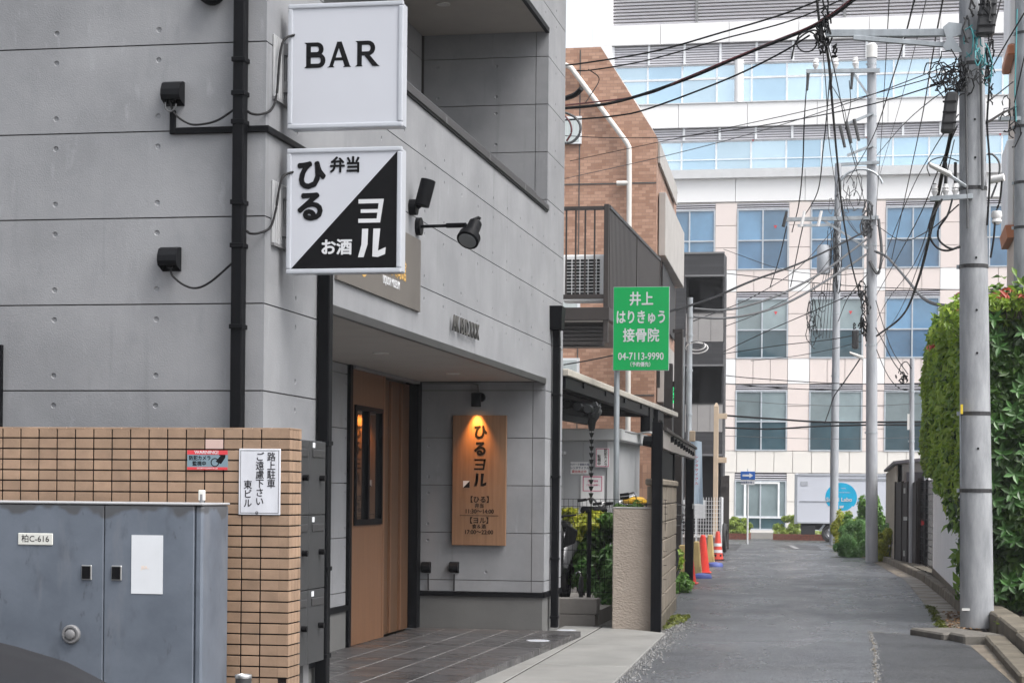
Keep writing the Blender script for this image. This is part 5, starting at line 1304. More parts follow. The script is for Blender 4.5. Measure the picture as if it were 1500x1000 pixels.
for x, z, y in ((-4.9,13.35,YO_-.035),(-4.85,9.5,YO_-.035),(-1.55,9.5,YO_-.035),(-5.95,17.3,YO_+.22),(-.9,17.3,YO_+.22),(4.85,17.3,YO_+.22),(4.95,21,YO_+.22)):
    MB().prism([(-.08,.065),(.08,.065),(0,-.08)], (x,y,z), (1,0,0), (0,0,1), -.004).build('access_mark', M['red_ink'], of)
MB().cyl((-6.6,YO_+.12,18.97),(-6.6,YO_+.12,20.9),.2,n=16).build('column', M['clad_white'], of, smooth=True)
box('vent_box', M['clad_white'], of, -10.9, -10.2, YO_-.2, YO_+.2, 15.96, 16.9)

# ------------------------------------------------ leaf clouds
def leafmesh(name, pts, nrm, size, aspect, m, parent=None, jitter=.9, kind='stuff', fold=.25):
    rng = np.random.default_rng(abs(hash(name)) % 1000 if False else len(pts))
    n = len(pts); P = np.asarray(pts, float); Nn = np.asarray(nrm, float)
    d = rng.normal(size=(n,3)); Nn = Nn + jitter*d*.6; Nn /= np.linalg.norm(Nn, axis=1)[:,None]
    a = rng.normal(size=(n,3)); a[:,2] -= .3; a -= (a*Nn).sum(1)[:,None]*Nn; a /= np.linalg.norm(a, axis=1)[:,None]
    b = np.cross(Nn, a); L = size*(.6+.8*rng.random(n))[:,None]; W = L*aspect
    # pointed oval leaf folded along its rib: base, two sides, tip
    v0 = P - a*L*.5; v1 = P + b*W*.5 + Nn*W*fold; v2 = P + a*L*.5 - Nn*L*.12; v3 = P - b*W*.5 + Nn*W*fold
    V = np.stack([v0,v1,v2,v3],1).reshape(-1,3)
    me = bpy.data.meshes.new(name); me.vertices.add(4*n); me.vertices.foreach_set('co', V.ravel())
    i = np.arange(n)*4; T = np.stack([i,i+1,i+2,i,i+2,i+3],1).ravel()
    me.loops.add(6*n); me.loops.foreach_set('vertex_index', T); me.polygons.add(2*n)
    me.polygons.foreach_set('loop_start', np.arange(2*n)*3); me.update(calc_edges=True); me.validate()
    me.materials.append(m); o = link(name, me, parent)
    if kind: o['kind'] = kind
    return o
def blob_pts(c, r, n, seed, shell=.4, clumps=22):
    rng = np.random.default_rng(seed); c = np.array(c); r = np.array(r)
    cd = rng.normal(size=(clumps,3)); cd /= np.linalg.norm(cd,axis=1)[:,None]; cr = .20+.22*rng.random(clumps); cc = cd*(.45+.5*rng.random(clumps))[:,None]
    k = rng.integers(0, clumps, n); d = rng.normal(size=(n,3)); d /= np.linalg.norm(d,axis=1)[:,None]
    q = cc[k] + d*(cr[k]*(shell+(1-shell)*rng.random(n)))[:,None]
    ok = np.linalg.norm(q,axis=1) > .25
    q, d = q[ok], d[ok]
    out = d*.6 + q/ (np.linalg.norm(q,axis=1)[:,None]+1e-6)*.6; out[:,2] += .35
    return c + q*r, out
def shrub(name, label, c, r, n, size, m, aspect=.45, cat='shrub', group=None, seed=1, stems=5, m2=None):
    rt = empty(name, (c[0],c[1],c[2]-r[2]), label, cat, group)
    p, nn_ = blob_pts(c, r, n, seed)
    leafmesh('foliage', p, nn_, size, aspect, m, rt)
    if m2: 
        p, nn_ = blob_pts(c, (r[0]*1.03,r[1]*1.03,r[2]*1.05), n//3, seed+50); leafmesh('young_foliage', p, nn_, size, aspect, m2, rt)
    s = MB(); rng = random.Random(seed)
    for k in range(stems):
        t = rng.uniform(0,6.28); s.cyl((c[0]+.1*r[0]*math.cos(t),c[1]+.1*r[1]*math.sin(t),c[2]-r[2]),(c[0]+.6*r[0]*math.cos(t),c[1]+.6*r[1]*math.sin(t),c[2]+.4*r[2]),.02*min(1,r[2]),.006,n=6)
    s.build('stems', M['twig'], rt)
    return rt

# planters in front of the office block
def planter(label, x0, x1, y0, y1, z0, z1):
    pr_ = empty('brick_planter', ((x0+x1)/2,y0,z0), label, 'planter', 'brick planters before the office block')
    box('soil', M['twig'], pr_, x0+.08, x1-.08, y0+.08, y1-.08, z0, z1-.02)
    for c_ in range(3):
        za = z0+c_*(z1-z0)/3; k = 0; x = x0-(.12 if c_ % 2 else 0)
        while x < x1:
            a, b = max(x, x0)+.005, min(x+.24, x1)-.005
            if b-a > .03: box('brick', M['brick_red'], pr_, a, b, y0, y0+.1, za+.004, za+(z1-z0)/3-.004)
            x += .25
    for s_ in (x0, x1-.08): box('brick_end', M['brick_red'], pr_, s_, s_+.08, y0+.101, y1, z0, z1)
    rng = np.random.default_rng(int(abs(x0)*100)); n = 1500
    pt = np.stack([rng.uniform(x0+.02,x1-.02,n), rng.uniform(y0,y1,n), z1+rng.random(n)*.14],1); nv = np.tile([0,-.3,1.],(n,1))
    leafmesh('ground_cover', pt, nv, .09, .5, M['leaf_lime'], pr_)
    return pr_
planter('left brick planter at the foot of the office block', -7.6, -5.41, 80, 81.2, -.46, -.20)
planter('right brick planter behind the parked truck', -4.45, -.5, 80, 81.2, -.46, -.20)
shrub('clipped_shrub', 'round clipped lime shrub in the left brick planter', (-5.95,80.6,.10), (.62,.5,.44), 5000, .085, M['leaf_lime'], group='planter shrubs', seed=3)
shrub('clipped_shrub', 'round clipped lime shrub in the right planter left of the truck', (-3.85,80.6,.12), (.62,.5,.46), 5000, .085, M['leaf_lime'], group='planter shrubs', seed=4)

# one-way sign
ow = empty('one_way_sign', (-4.8,70,gz(70)), 'blue one-way arrow sign on a white post before the office block', 'sign')
MB().cyl((-4.79,70.05,gz(70)),(-4.79,70.05,2.3),.035,n=10).build('post', M['shed_fascia'], ow, smooth=True)
box('plate', M['blue_sign'], ow, -5.05, -4.535, 69.98, 70.01, 1.92, 2.208, .01)
MB().prism([(-4.98,2.03),(-4.74,2.03),(-4.74,1.975),(-4.60,2.064),(-4.74,2.153),(-4.74,2.098),(-4.98,2.098)], (0,69.978,0), (1,0,0), (0,0,1), .002).build('arrow', M['white_ink'], ow)
box('sub_plate', M['white_ink'], ow, -5.03, -4.55, 69.985, 70.01, 1.735, 1.895); text('自転車を除く', .085, M['navy_ink'], ow, (-4.79,69.98,1.815), bold=.02, sx=.95)

# box truck
tr = empty('box_truck', (-1.0,77,gz(76)), 'white box truck with round cyan logo parked behind the poles', 'truck')
T0, T1, TY, TZ0, TZ1 = -3.38, .25, 76.0, .292, 2.215
box('cargo_box', M['truck_white'], tr, T0, T1, TY, TY+1.75, TZ0, TZ1, .03)
box('rear_frame', M['truck_grey'], tr, T0-.03, T0+.09, TY-.02, TY+1.77, TZ0-.02, TZ1-.02, .01)
box('top_rail', M['white_frame'], tr, T0+.1, T1, TY-.025, TY-.001, TZ1-.09, TZ1-.0, .008)
box('bottom_rail', M['white_frame'], tr, T0+.1, T1, TY-.02, TY-.001, TZ0, TZ0+.07, .008)
box('side_rail', M['truck_grey'], tr, T0+.17, -2.0, TY-.018, TY-.001, 1.13, 1.16)
box('side_rail', M['truck_grey'], tr, -1.85, .2, TY-.018, TY-.001, 1.955, 2.04)
box('vent_panel', M['white_frame'], tr, T0+.2, T0+.48, TY-.012, TY-.001, 1.74, 1.92, .006)
MB().box(T0+.2,T1,TY+.25,TY+1.5,.05,TZ0-.02).build('chassis', M['truck_black'], tr)
box('toolbox', M['truck_black'], tr, -3.15, -2.62, TY+.05, TY+.4, -.13, .22, .01)
MB().bar((-2.45,TY+.1,.0),(-2.25,TY+.1,.26),.04,.08).build('mud_stay', M['galv'], tr)
def wheel(x, y, z, r):
    w_ = MB().lathe((x,y,z), [(.6*r,-.10),(.92*r,-.11),(r,-.07),(r,.07),(.92*r,.11),(.6*r,.10)], 26, 'Y').build('wheel', M['tyre'], tr, smooth=True)
    MB().lathe((x,y,z), [(0,-.03),(.3*r,-.04),(.34*r,-.075),(.58*r,-.06),(.62*r,-.10)], 22, 'Y').build('rim', M['chrome'], w_, smooth=True)
for y in (TY+.12,TY+1.6): wheel(-2.05,y,-.09,.32); wheel(1.15,y,-.09,.32)
cab_ = MB(); pr_ = [(.32,.02),(1.95,.02),(1.98,.62),(1.85,.85),(1.55,1.72),(.32,1.78)]
cab_.prism(pr_, (0,TY+.08,0), (1,0,0), (0,0,1), -1.6).build('cab', M['truck_white'], tr, .04)
cab_w = MB().prism([(.55,.95),(1.55,.95),(1.35,1.6),(.55,1.6)], (0,TY+.07,0), (1,0,0), (0,0,1), .02).build('cab_window', M['glass_dark'], tr)
circ = []
cc = (-1.63,1.31); 
for k in range(49):
    t = R(-38+256*k/48); circ.append((cc[0]+.60*math.cos(t), cc[1]+.56*math.sin(t)))
circ += [(-1.98,.98),(-1.98,.88),(-1.78,.83),(-1.62,.80),(-1.40,.82),(-1.25,.92),(-1.22,.98)]
MB().prism(circ, (0,TY-.004,0), (1,0,0), (0,0,1), .003).build('round_logo', M['cyan'], tr)
text('Sweei Labo', .21, M['white_ink'], tr, (-2.20,TY-.024,1.22), bold=.035, align='LEFT', sx=1.02)
text('tic', .17, M['cyan'], tr, (-1.0,TY-.024,1.20), bold=.02, align='LEFT')
text('mobile', .07, M['white_ink'], tr, (-1.55,TY-.01,1.66)); text('food & kitchen', .07, M['white_ink'], tr, (-1.5,TY-.01,1.50))
MB().prism([(-1.7,.98),(-1.52,1.0),(-1.55,.90),(-1.68,.90)], (0,TY-.006,0), (1,0,0), (0,0,1), .003).build('logo_mark', M['white_ink'], tr)

# ================================================================== RIGHT SIDE OF THE ALLEY
def zc_(y): return gz(y)
# white garden wall
ww = empty('white_wall', (.95,30,-.1), 'white painted garden wall under the tall hedge', 'wall')
MB().hexa([(.93,23.9,-.1),(1.10,23.9,-.1),(1.08,37.3,-.2),(.90,37.3,-.2),(.93,23.9,1.72),(1.10,23.9,1.72),(1.08,37.3,1.80),(.90,37.3,1.80)]).build('painted_face', M['wall_white'], ww, .008)
MB().hexa([(.915,23.9,-.1),(.93,23.9,-.1),(.90,37.3,-.2),(.885,37.3,-.2),(.915,23.9,.20),(.93,23.9,.20),(.90,37.3,.06),(.885,37.3,.06)]).build('stained_foot', M['mossy_conc'], ww)
MB().hexa([(.91,23.88,1.721),(1.12,23.88,1.721),(1.10,37.32,1.801),(.88,37.32,1.801),(.91,23.88,1.76),(1.12,23.88,1.76),(1.10,37.32,1.84),(.88,37.32,1.84)]).build('wall_cap', M['conc_light'], ww, .006)

# tall hedge
hg = empty('tall_hedge', (1.9,26,.1), 'tall dense green hedge with red new shoots behind the near pole', 'hedge')
def hedge_pts(n, seed):
    rng = np.random.default_rng(seed); out_p = []; out_n = []
    def top(y): return 3.55 + .045*np.minimum(y-22, 9) - .10*np.maximum(y-30, 0) + .08*np.sin(y*2.3)
    # alley-facing side X ~ .75..1.0, from Y 22.4 to 37
    m = int(n*.42); y = rng.uniform(22.5,36.6,m); z = rng.random(m)**.8; lo = np.clip(.15+(y-24.6)*.27+.18*np.sin(y*3.1), .15, 1.72); z = lo+z*(top(y)-lo)
    bul = .12*np.sin(y*2.1+z*1.7)+.08*np.sin(y*5.3-z*4.1)+.05*np.sin(z*9+y*7)
    xs = 1.00 - .009*(y-22.5) - .20*np.clip((z-1.0)/2.2,0,1)*np.clip((y-23.0)/2.5,0,1) - .7*bul
    xs = np.maximum(xs, .0212*y + .06*np.sin(z*6+y*3) + .06*np.sin(z*2.3-y*1.1) + .05*np.sin(z*13+y*9)) + rng.exponential(.09,m)
    out_p.append(np.stack([xs,y,z],1)); out_n.append(np.stack([-np.ones(m),-.35*np.ones(m),.45*np.ones(m)],1))
    # camera-facing end
    m = int(n*.40); x = rng.uniform(1.0,3.6,m); z = .15+rng.random(m)*3.5
    bul = .13*np.sin(x*3.3+z*1.9)+.08*np.sin(x*7-z*5)+.05*np.sin(z*10+x*3)
    yy = 22.15 - bul + rng.exponential(.08,m)
    out_p.append(np.stack([x,yy,np.minimum(z,3.55+.1*np.sin(x*5))],1)); out_n.append(np.stack([-.25*np.ones(m),-np.ones(m),.45*np.ones(m)],1))
    m = int(n*.18); y = rng.uniform(22.2,36,m); x = rng.uniform(.85,np.where(y < 26, 3.4, 1.72)); out_p.append(np.stack([x,y,top(y)+rng.normal(0,.09,m)],1)); out_n.append(np.tile([0,-.2,1.],(m,1)))
    return np.concatenate(out_p), np.concatenate(out_n)
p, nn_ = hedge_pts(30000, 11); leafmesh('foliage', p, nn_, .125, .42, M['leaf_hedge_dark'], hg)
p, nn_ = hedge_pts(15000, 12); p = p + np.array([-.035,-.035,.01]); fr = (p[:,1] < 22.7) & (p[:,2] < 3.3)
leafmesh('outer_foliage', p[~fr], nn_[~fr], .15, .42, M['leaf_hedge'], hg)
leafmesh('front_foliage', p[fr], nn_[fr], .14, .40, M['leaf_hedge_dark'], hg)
rng = np.random.default_rng(5)
def young(n, seed):
    rng = np.random.default_rng(seed); y = rng.uniform(22.6,36.5,n); z = 1.2+rng.random(n)**.6*2.5
    x = .97-.009*(y-22.5)-.20*np.clip((z-1.0)/2.2,0,1)*np.clip((y-23.0)/2.5,0,1)-.08*np.sin(y*2.1+z*1.7)-.04; x = np.maximum(x, .0208*y + .06*np.sin(z*6+y*3) + .06*np.sin(z*2.3-y*1.1)); z = np.maximum(z, np.clip(.3+(y-24.6)*.27, .3, 1.8))
    return np.stack([x,y,np.minimum(z,3.75)],1), np.tile([-1,-.4,.6],(n,1))
p, nn_ = young(6500, 3); leafmesh('young_foliage', p, nn_, .14, .42, M['leaf_light'], hg)
# red shoots: small sprays at the top
sp_p = []; sp_n = []
for k in range(70):
    if k < 38: cx_, cy_, cz_ = rng.uniform(1.05,2.2), rng.uniform(22.0,23.0), 3.52+rng.random()*.16
    elif k < 66: cy_ = rng.uniform(23.5,35); cx_ = .80+rng.random()*.25; cz_ = 3.5+.045*min(cy_-22,9)-.1*max(cy_-30,0)+rng.random()*.22
    else: cy_ = rng.uniform(24,34); cz_ = rng.uniform(2.4,3.4); cx_ = .0205*cy_+.05
    for q in range(9):
        t = rng.uniform(0,6.28); e = rng.uniform(.2,1.2); dv = np.array([math.cos(t)*math.cos(e),math.sin(t)*math.cos(e),math.sin(e)])
        sp_p.append(np.array([cx_,cy_,cz_])+dv*.06); sp_n.append(dv+np.array([0,-.6,.3]))
leafmesh('red_shoots', np.array(sp_p), np.array(sp_n), .11, .32, M['leaf_red'], hg, jitter=.5)
MB().hexa([(1.22,22.55,.1),(3.6,22.55,.1),(1.72,36,.0),(1.16,36,.0),(1.22,22.6,3.3),(3.6,22.6,3.3),(1.72,36,3.0),(.98,36,3.0)]).build('inner_dark_core', M['twig'], hg)  # solid dark block; shade inside the hedge put into its colour
# the largest leaves of the near end, one by one
lm = bpy.data.meshes.new('leaf'); lm.from_pydata([(0,0,0),(.022,.035,.004),(.024,.075,.002),(0,.125,-.012),(-.024,.075,.002),(-.022,.035,.004),(0,.04,-.006),(0,.08,-.008)], [], [(0,1,6),(1,2,7,6),(2,3,7),(0,6,5),(6,7,4,5),(7,3,4)])
lm.materials.append(M['leaf_front'])
lr_ = random.Random(9)
hb = Vector(hg.location)
for k in range(52):
    x = lr_.uniform(1.12,1.62); z = lr_.uniform(.3,3.35); y = 21.98-.13*math.sin(x*3.3+z*1.9)-.08*math.sin(x*7-z*5)+lr_.uniform(-.06,.02)
    a0 = lr_.uniform(0,6.28)
    for q in range(5):
        o = link('leaf', lm, hg)
        o.location = Vector((x,y,z))-hb
        o.rotation_euler = (R(lr_.uniform(35,75)), 0, 0)
        o.rotation_mode = 'XYZ'
        ang = a0+q*1.256+lr_.uniform(-.2,.2)
        dvec = Vector((math.cos(ang), -.55+lr_.uniform(-.15,.2), math.sin(ang)*.9+.1)).normalized()
        up = Vector((0,-1,.35)).normalized(); xx = dvec.cross(up).normalized(); zz = xx.cross(dvec)
        o.rotation_euler = Matrix((xx, dvec, zz)).transposed().to_euler(); s_ = lr_.uniform(.75,1.15); o.scale = (s_,s_,s_)

# loose sprigs that break the hedge outline
sg = random.Random(21); sp_p = []; sp_n = []; stm = MB()
for k in range(170):
    if k < 60: y = sg.uniform(23.2,35.5); b0 = Vector((max(.80,.0215*y+.03)+sg.uniform(0,.15), y, 3.45+.045*min(y-22,9)-.1*max(y-30,0))); dv = Vector((sg.uniform(-.7,.3), sg.uniform(-.4,.2), 1)).normalized(); ln = sg.uniform(.12,.34)
    elif k < 85: b0 = Vector((sg.uniform(1.05,1.9), 22.1, 3.45)); dv = Vector((sg.uniform(-.4,.4), sg.uniform(-.5,.1), 1)).normalized(); ln = sg.uniform(.1,.25)
    else: y = sg.uniform(23.5,35); z = sg.uniform(1.9,3.4); b0 = Vector((max(.82,.0215*y+.03), y, z)); dv = Vector((-1, sg.uniform(-.5,.3), sg.uniform(-.2,.8))).normalized(); ln = sg.uniform(.08,.20)
    stm.cyl(b0-dv*.1, b0+dv*ln, .006, .002, n=5)
    for q in range(13):
        t = sg.uniform(0,6.28); e = Vector((math.cos(t), math.sin(t), sg.uniform(-.2,.6)))
        sp_p.append(tuple(b0+dv*(ln*q/12)+e*.035)); sp_n.append(tuple(e*.6+Vector((-.2,-.6,.5))))
leafmesh('sprigs', np.array(sp_p), np.array(sp_n), .10, .38, M['leaf_light'], hg, jitter=.6); stm.build('sprig_stems', M['twig'], hg)['kind'] = 'stuff'

# building at the right edge behind the hedge
rb = empty('tiled_corner_building', (3,32,0), 'beige tiled building at the right edge behind the hedge', 'building')
MB().box(1.80,9,28.5,30.6,-.2,14).build('wall', M['bldg_beige'], rb)
MB().box(1.69,1.799,29.0,30.3,5.3,6.55).build('balcony_side', M['wall_white'], rb, .02)
MB().hexa([(1.70,28.9,5.12),(1.799,28.9,5.12),(1.799,30.3,5.12),(1.70,30.3,5.12),(1.67,28.9,5.299),(1.799,28.9,5.299),(1.799,30.3,5.299),(1.67,30.3,5.299)]).build('balcony_edge', M['terracotta'], rb)
MB().box(1.68,1.799,28.9,30.3,7.75,7.9).build('awning', M['terracotta'], rb, .02); MB().box(1.70,1.799,28.95,30.3,7.901,9.6).build('upper_balcony', M['wall_white'], rb, .02)

# gate, bin store and mesh
gt = empty('brown_panel_gate', (.5,44.5,-.2), 'dark brown folding panel gate with white latch on the right', 'gate')
gpt = [(.255,46.2),(.40,45.4),(.52,44.6),(.60,44.0),(.70,43.4),(.745,43.0)]
for (a, b), (c, d) in zip(gpt, gpt[1:]):
    MB().hexa([(a,b,-.10),(a+.04,b,-.10),(c+.04,d,-.13),(c,d,-.13),(a,b,1.68),(a+.04,b,1.68),(c+.04,d,1.73),(c,d,1.73)]).build('gate_panel', M['gate_brown'], gt, .004)
    MB().bar((a,b,-.16),(a,b,1.72),.05,.05).build('gate_post', M['gate_brown'], gt)
MB().bar((.745,42.95,-.3),(.745,42.95,1.78),.09,.09).build('gate_post', M['gate_brown'], gt, .005)
MB().box(.42,.50,44.2,44.4,.85,.93).build('latch', M['steel'], gt)
for z in (1.45,.05): MB().box(.42,.46,44.5,44.6,z,z+.12).build('hinge', M['steel'], gt)
mg = empty('mesh_fence', (.88,41,-.1), 'grey wire mesh fence between the brown gate and the white wall', 'fence')
mb = MB()
for k in range(26):
    y = 42.9-.21*k; x = .77+.010*k; mb.bar((x,y,-.05),(x,y,1.72),.012,.012)
for k in range(14): z = .0+.13*k; mb.bar((.77,42.9,z),(1.02,37.6,z),.010,.010)
mb.build('wire_mesh', M['black'], mg); MB().bar((.86,41.2,-.2),(.86,41.2,1.74),.05,.05).build('post', M['black'], mg); MB().bar((.99,38.6,-.2),(.99,38.6,1.74),.05,.05).build('post', M['black'], mg)
rl = empty('red_reflector', (.80,44,.6), 'small red reflector behind the grey mesh fence', 'reflector')
MB().lathe((.80,43.6,.80), [(0,-.02),(.05,-.015),(.06,0),(.05,.01)], 14, 'Y').build('disc', m_emit('red_reflector', (.9,.05,.04), .6), rl); MB().cyl((.80,43.63,-.2),(.80,43.63,.8),.015).build('stake', M['galv'], rl)  # disc given its own glow in place of reflected light
bsx = empty('bin_store', (.7,49,-.2), 'beige ribbed metal shed with sloping roof beyond the brown gate', 'shed')
MB().hexa([(.10,52,-.3),(.2,52,-.3),(.40,46.6,-.3),(.30,46.6,-.3),(.10,52,2.00),(.2,52,2.0),(.40,46.6,2.12),(.30,46.6,2.12)]).build('side_wall', M['shed_beige'], bsx)
for k in range(8): t = k/7; MB().bar((.07+.2*t,52-5.3*t,-.3),(.07+.2*t,52-5.3*t,1.98+.12*t),.05,.07).build('rib', M['shed_beige'], bsx)
MB().hexa([(.30,46.6,-.3),(1.7,46.6,-.3),(1.7,46.7,-.3),(.30,46.7,-.3),(.30,46.6,2.12),(1.7,46.6,2.2),(1.7,46.7,2.2),(.30,46.7,2.12)]).build('front_wall', M['conc_light'], bsx)
MB().hexa([(-.02,52.2,2.01),(1.9,52.2,2.2),(1.9,46.3,2.32),(.20,46.3,2.13),(-.02,52.2,2.07),(1.9,52.2,2.26),(1.9,46.3,2.40),(.20,46.3,2.20)]).build('roof', M['vent_dark'], bsx)
MB().box(.5,.95,46.5,46.59,1.5,1.95).build('louvre_vent', M['vent_dark'], bsx)
MB().box(.9,1.9,41.5,46.4,-.3,2.0).build('white_partition', M['wall_white'], bsx)

# bushes along the right of the alley
GB = 'bushes along the right kerb'
shrub('bush', 'dark green leafy bush between the two far poles', (-.92,60,.28), (.45,.5,.72), 5000, .11, M['leaf_green'], group=GB, seed=21, m2=M['leaf_lime'])
shrub('bush', 'yellow-green bush just right of the farther pole', (-1.28,62,.22), (.36,.5,.68), 5000, .09, M['leaf_yellow'], group=GB, seed=22)
shrub('bush', 'soft feathery green bush left of the middle pole', (-.72,53,.15), (.58,.9,.55), 9000, .10, M['leaf_fern'], aspect=.22, group=GB, seed=23)
shrub('bush', 'dark bush behind the middle pole beside the shed', (-.36,58,.62), (.42,.5,.98), 6000, .11, M['leaf_green'], group=GB, seed=24)
shrub('bush', 'bright yellow-green fern bush at the foot of the middle pole', (.06,48.5,.14), (.38,.8,.42), 7000, .10, M['leaf_yellow'], aspect=.22, group=GB, seed=25)
shrub('bush', 'small green bush between middle pole and brown gate', (.08,50.6,.30), (.30,.6,.42), 4000, .09, M['leaf_fern'], group=GB, seed=26)
# planting behind the wire fence on the left
GL = 'plants behind the black wire fence'
shrub('garden_bush', 'bush with yellow tips behind the wire fence post', (-3.42,22.4,1.02), (.42,.4,.22), 3500, .07, M['leaf_yellow'], group=GL, seed=31)
shrub('garden_bush', 'deep green bush behind the fence beside the stucco pillar', (-2.98,22.5,.82), (.42,.5,.42), 5500, .10, M['leaf_green'], group=GL, seed=32)
shrub('garden_bush', 'dark low bush behind the fence next to the scooter', (-3.45,22.6,.62), (.45,.5,.42), 5000, .09, M['leaf_green'], group=GL, seed=33)
shrub('garden_bush', 'fern-like plant at the foot of the wire fence', (-3.05,22.2,.46), (.40,.4,.34), 3500, .12, M['leaf_fern'], aspect=.25, group=GL, seed=34)
shrub('garden_bush', 'low green plant above the stucco wall top', (-2.86,22.3,1.0), (.26,.3,.27), 2200, .08, M['leaf_green'], group=GL, seed=35)
shrub('weed_clump', 'green weeds at the foot of the second black post', (-2.98,29.0,.02), (.24,.6,.20), 1300, .085, M['leaf_green'], cat='weeds', group='weeds on the left edge', seed=36)
shrub('weed_clump', 'leafy plant sprouting from the far end of the block wall', (-2.60,25.2,.55), (.06,.2,.14), 70, .09, M['leaf_light'], cat='weeds', group='weeds on the left edge', seed=37)
shrub('weed_clump', 'yellow-green moss at the foot of the block wall', (-2.22,21.2,.01), (.10,1.0,.06), 2600, .028, M['moss'], cat='moss', group='weeds on the left edge', seed=38)
rg_ = np.random.default_rng(77); n = 1500; yy_ = 20.7+rg_.random(n)**1.5*5.5; pt = np.stack([.625-.008*(yy_-20.7)+rg_.normal(0,.025,n)+.02*np.sin(yy_*6), yy_, .008+rg_.random(n)*.02-.0075*(yy_-20)],1)[(np.sin(yy_*5)+np.sin(yy_*11+1)) > -.6]
o = leafmesh('gutter_moss', pt, np.tile([0,0,1.],(len(pt),1)), .03, .6, M['moss'], jitter=1.0); tag(o, 'yellow-green moss strip along the gutter edge near the pole', 'moss')
# fallen leaves and gravel
rng = np.random.default_rng(8); n = 130
pt = np.stack([rng.uniform(.68,1.0,n), rng.uniform(20.8,24,n), np.full(n,.02)],1); o = leafmesh('fallen_leaves', pt, np.tile([0,0,1.],(n,1)), .06, .5, M['dry_leaf'], jitter=.3); tag(o, 'brown fallen leaves lying in the gutter by the pole', 'leaves')
n = 30; pt = np.stack([rng.uniform(1.12,1.4,n), rng.uniform(19.9,21,n), np.full(n,.125)],1); o = leafmesh('green_leaf_litter', pt, np.tile([0,0,1.],(n,1)), .10, .4, M['leaf_light'], jitter=.4); tag(o, 'green leaf litter at the foot of the near pole', 'leaves')
mb = MB(); gr_ = random.Random(4)
for k in range(900):
    y = gr_.uniform(13.5,21.5); x = -1.93-.185*(y-14.3)/4.9+abs(gr_.gauss(0,.09)) if y < 19.3 else -2.2+abs(gr_.gauss(0,.12)); s_ = gr_.uniform(.005,.014)
    mb.add([(x-s_,y,.001),(x,y-s_*1.3,.001),(x+s_,y,.001),(x,y+s_,.001),(x,y,.001+s_)], [(0,1,4),(1,2,4),(2,3,4),(3,0,4)])
o = mb.build('loose_gravel', M['gravel']); tag(o, 'loose grey gravel along the edge of the concrete apron', 'gravel', kind='stuff')

ck = [(-.02,13.0),(-.045,15.2),(-.07,17.5),(-.10,19.2),(-.13,20.35),(.14,20.15),(.42,19.85)]
crg = random.Random(3); mb = MB(); pts = []
for (x0,y0),(x1,y1) in zip(ck, ck[1:]):
    m_ = max(2, int(abs(y1-y0)/.12))
    for i in range(m_): t = i/m_; pts.append((x0+(x1-x0)*t+crg.gauss(0,.008), y0+(y1-y0)*t, crg.uniform(.004,.016)))
vs = []
for x, y, w in pts: vs += [(x-w, y, .0055), (x+w, y+.01, .0055)]
mb.add(vs, [(2*i,2*i+1,2*i+3,2*i+2) for i in range(len(pts)-1)])
o = mb.build('road_crack', M['mossy_conc']); o['kind'] = 'structure'
mb = MB(); 
for k in range(420):
    i = crg.randrange(len(pts)-1); x, y, w = pts[i]; x += crg.gauss(0,.02); y += crg.uniform(-.06,.06); s_ = crg.uniform(.005,.012)
    mb.add([(x-s_,y,.005),(x,y-s_*1.3,.005),(x+s_,y,.005),(x,y+s_,.005),(x,y,.006+s_*.8)], [(0,1,4),(1,2,4),(2,3,4),(3,0,4)])
o = mb.build('crack_gravel', M['gravel']); tag(o, 'small grit scattered along the road patch seam', 'grit', kind='stuff')

# ================================================================== POLES AND WIRES
def pole(label, base, top, r0, r1, m, name='utility_pole', bands=(), steps=()):
    rt = empty(name, base, label, 'pole', 'utility poles'); mb = MB(); n = 24; k = 10
    prof = []
    b, t = Vector(base), Vector(top)
    for i in range(k+1):
        c = b.lerp(t, i/k); r = r0+(r1-r0)*i/k
        for j in range(n): mb.v.append((c.x+r*math.cos(2*math.pi*j/n), c.y+r*math.sin(2*math.pi*j/n), c.z))
    for i in range(k):
        for j in range(n): mb.f.append((i*n+j, i*n+(j+1)%n, (i+1)*n+(j+1)%n, (i+1)*n+j))
    mb.f += [tuple(range(n-1,-1,-1)), tuple(k*n+j for j in range(n))]
    mb.build('shaft', m, rt, smooth=True)
    def at(z): 
        q = (z-b.z)/(t.z-b.z); return b.lerp(t, q), r0+(r1-r0)*q
    for z in bands:
        c, r = at(z); MB().lathe((c.x,c.y,c.z), [(r+.001,-.02),(r+.006,-.018),(r+.006,.018),(r+.001,.02)], 24).build('band', M['darkmetal'] if r0 > .16 else M['galv'], rt)
        MB().box(c.x-r-.03,c.x-r+.0,c.y-.02,c.y+.02,z-.02,z+.02).build('band_bolt', M['galv'], rt)
    for i, z in enumerate(steps):
        c, r = at(z); MB().cyl((c.x+.02,c.y-r+.004,z),(c.x+.02,c.y-r-.006,z),.012,n=8).build('step_hole', M['ink'], rt)
    return rt, at
def squiggle(parent, c, s, n, r, m, seed, name='cable_tangle'):
    rg = random.Random(seed); mb = MB()
    for k in range(n):
        o0 = Vector((rg.gauss(0,s[0]*.4),rg.gauss(0,s[1]*.4),rg.gauss(0,s[2]*.4)))+Vector(c); ax = rg.uniform(0,3.14); rr = rg.uniform(.3,.9)
        pts = []
        for i in range(14):
            t = i/13*rg.uniform(4.5,6.2); pts.append(o0+Vector((s[0]*rr*.6*math.cos(t)*math.cos(ax), s[1]*.4*math.sin(t+ax), s[2]*rr*.6*math.sin(t)))+Vector((rg.uniform(-.02,.02),0,rg.uniform(-.02,.02))))
        mb.tube(pts, r, 5)
    o = mb.build(name, m, parent, smooth=True); o['kind'] = 'stuff'; return o
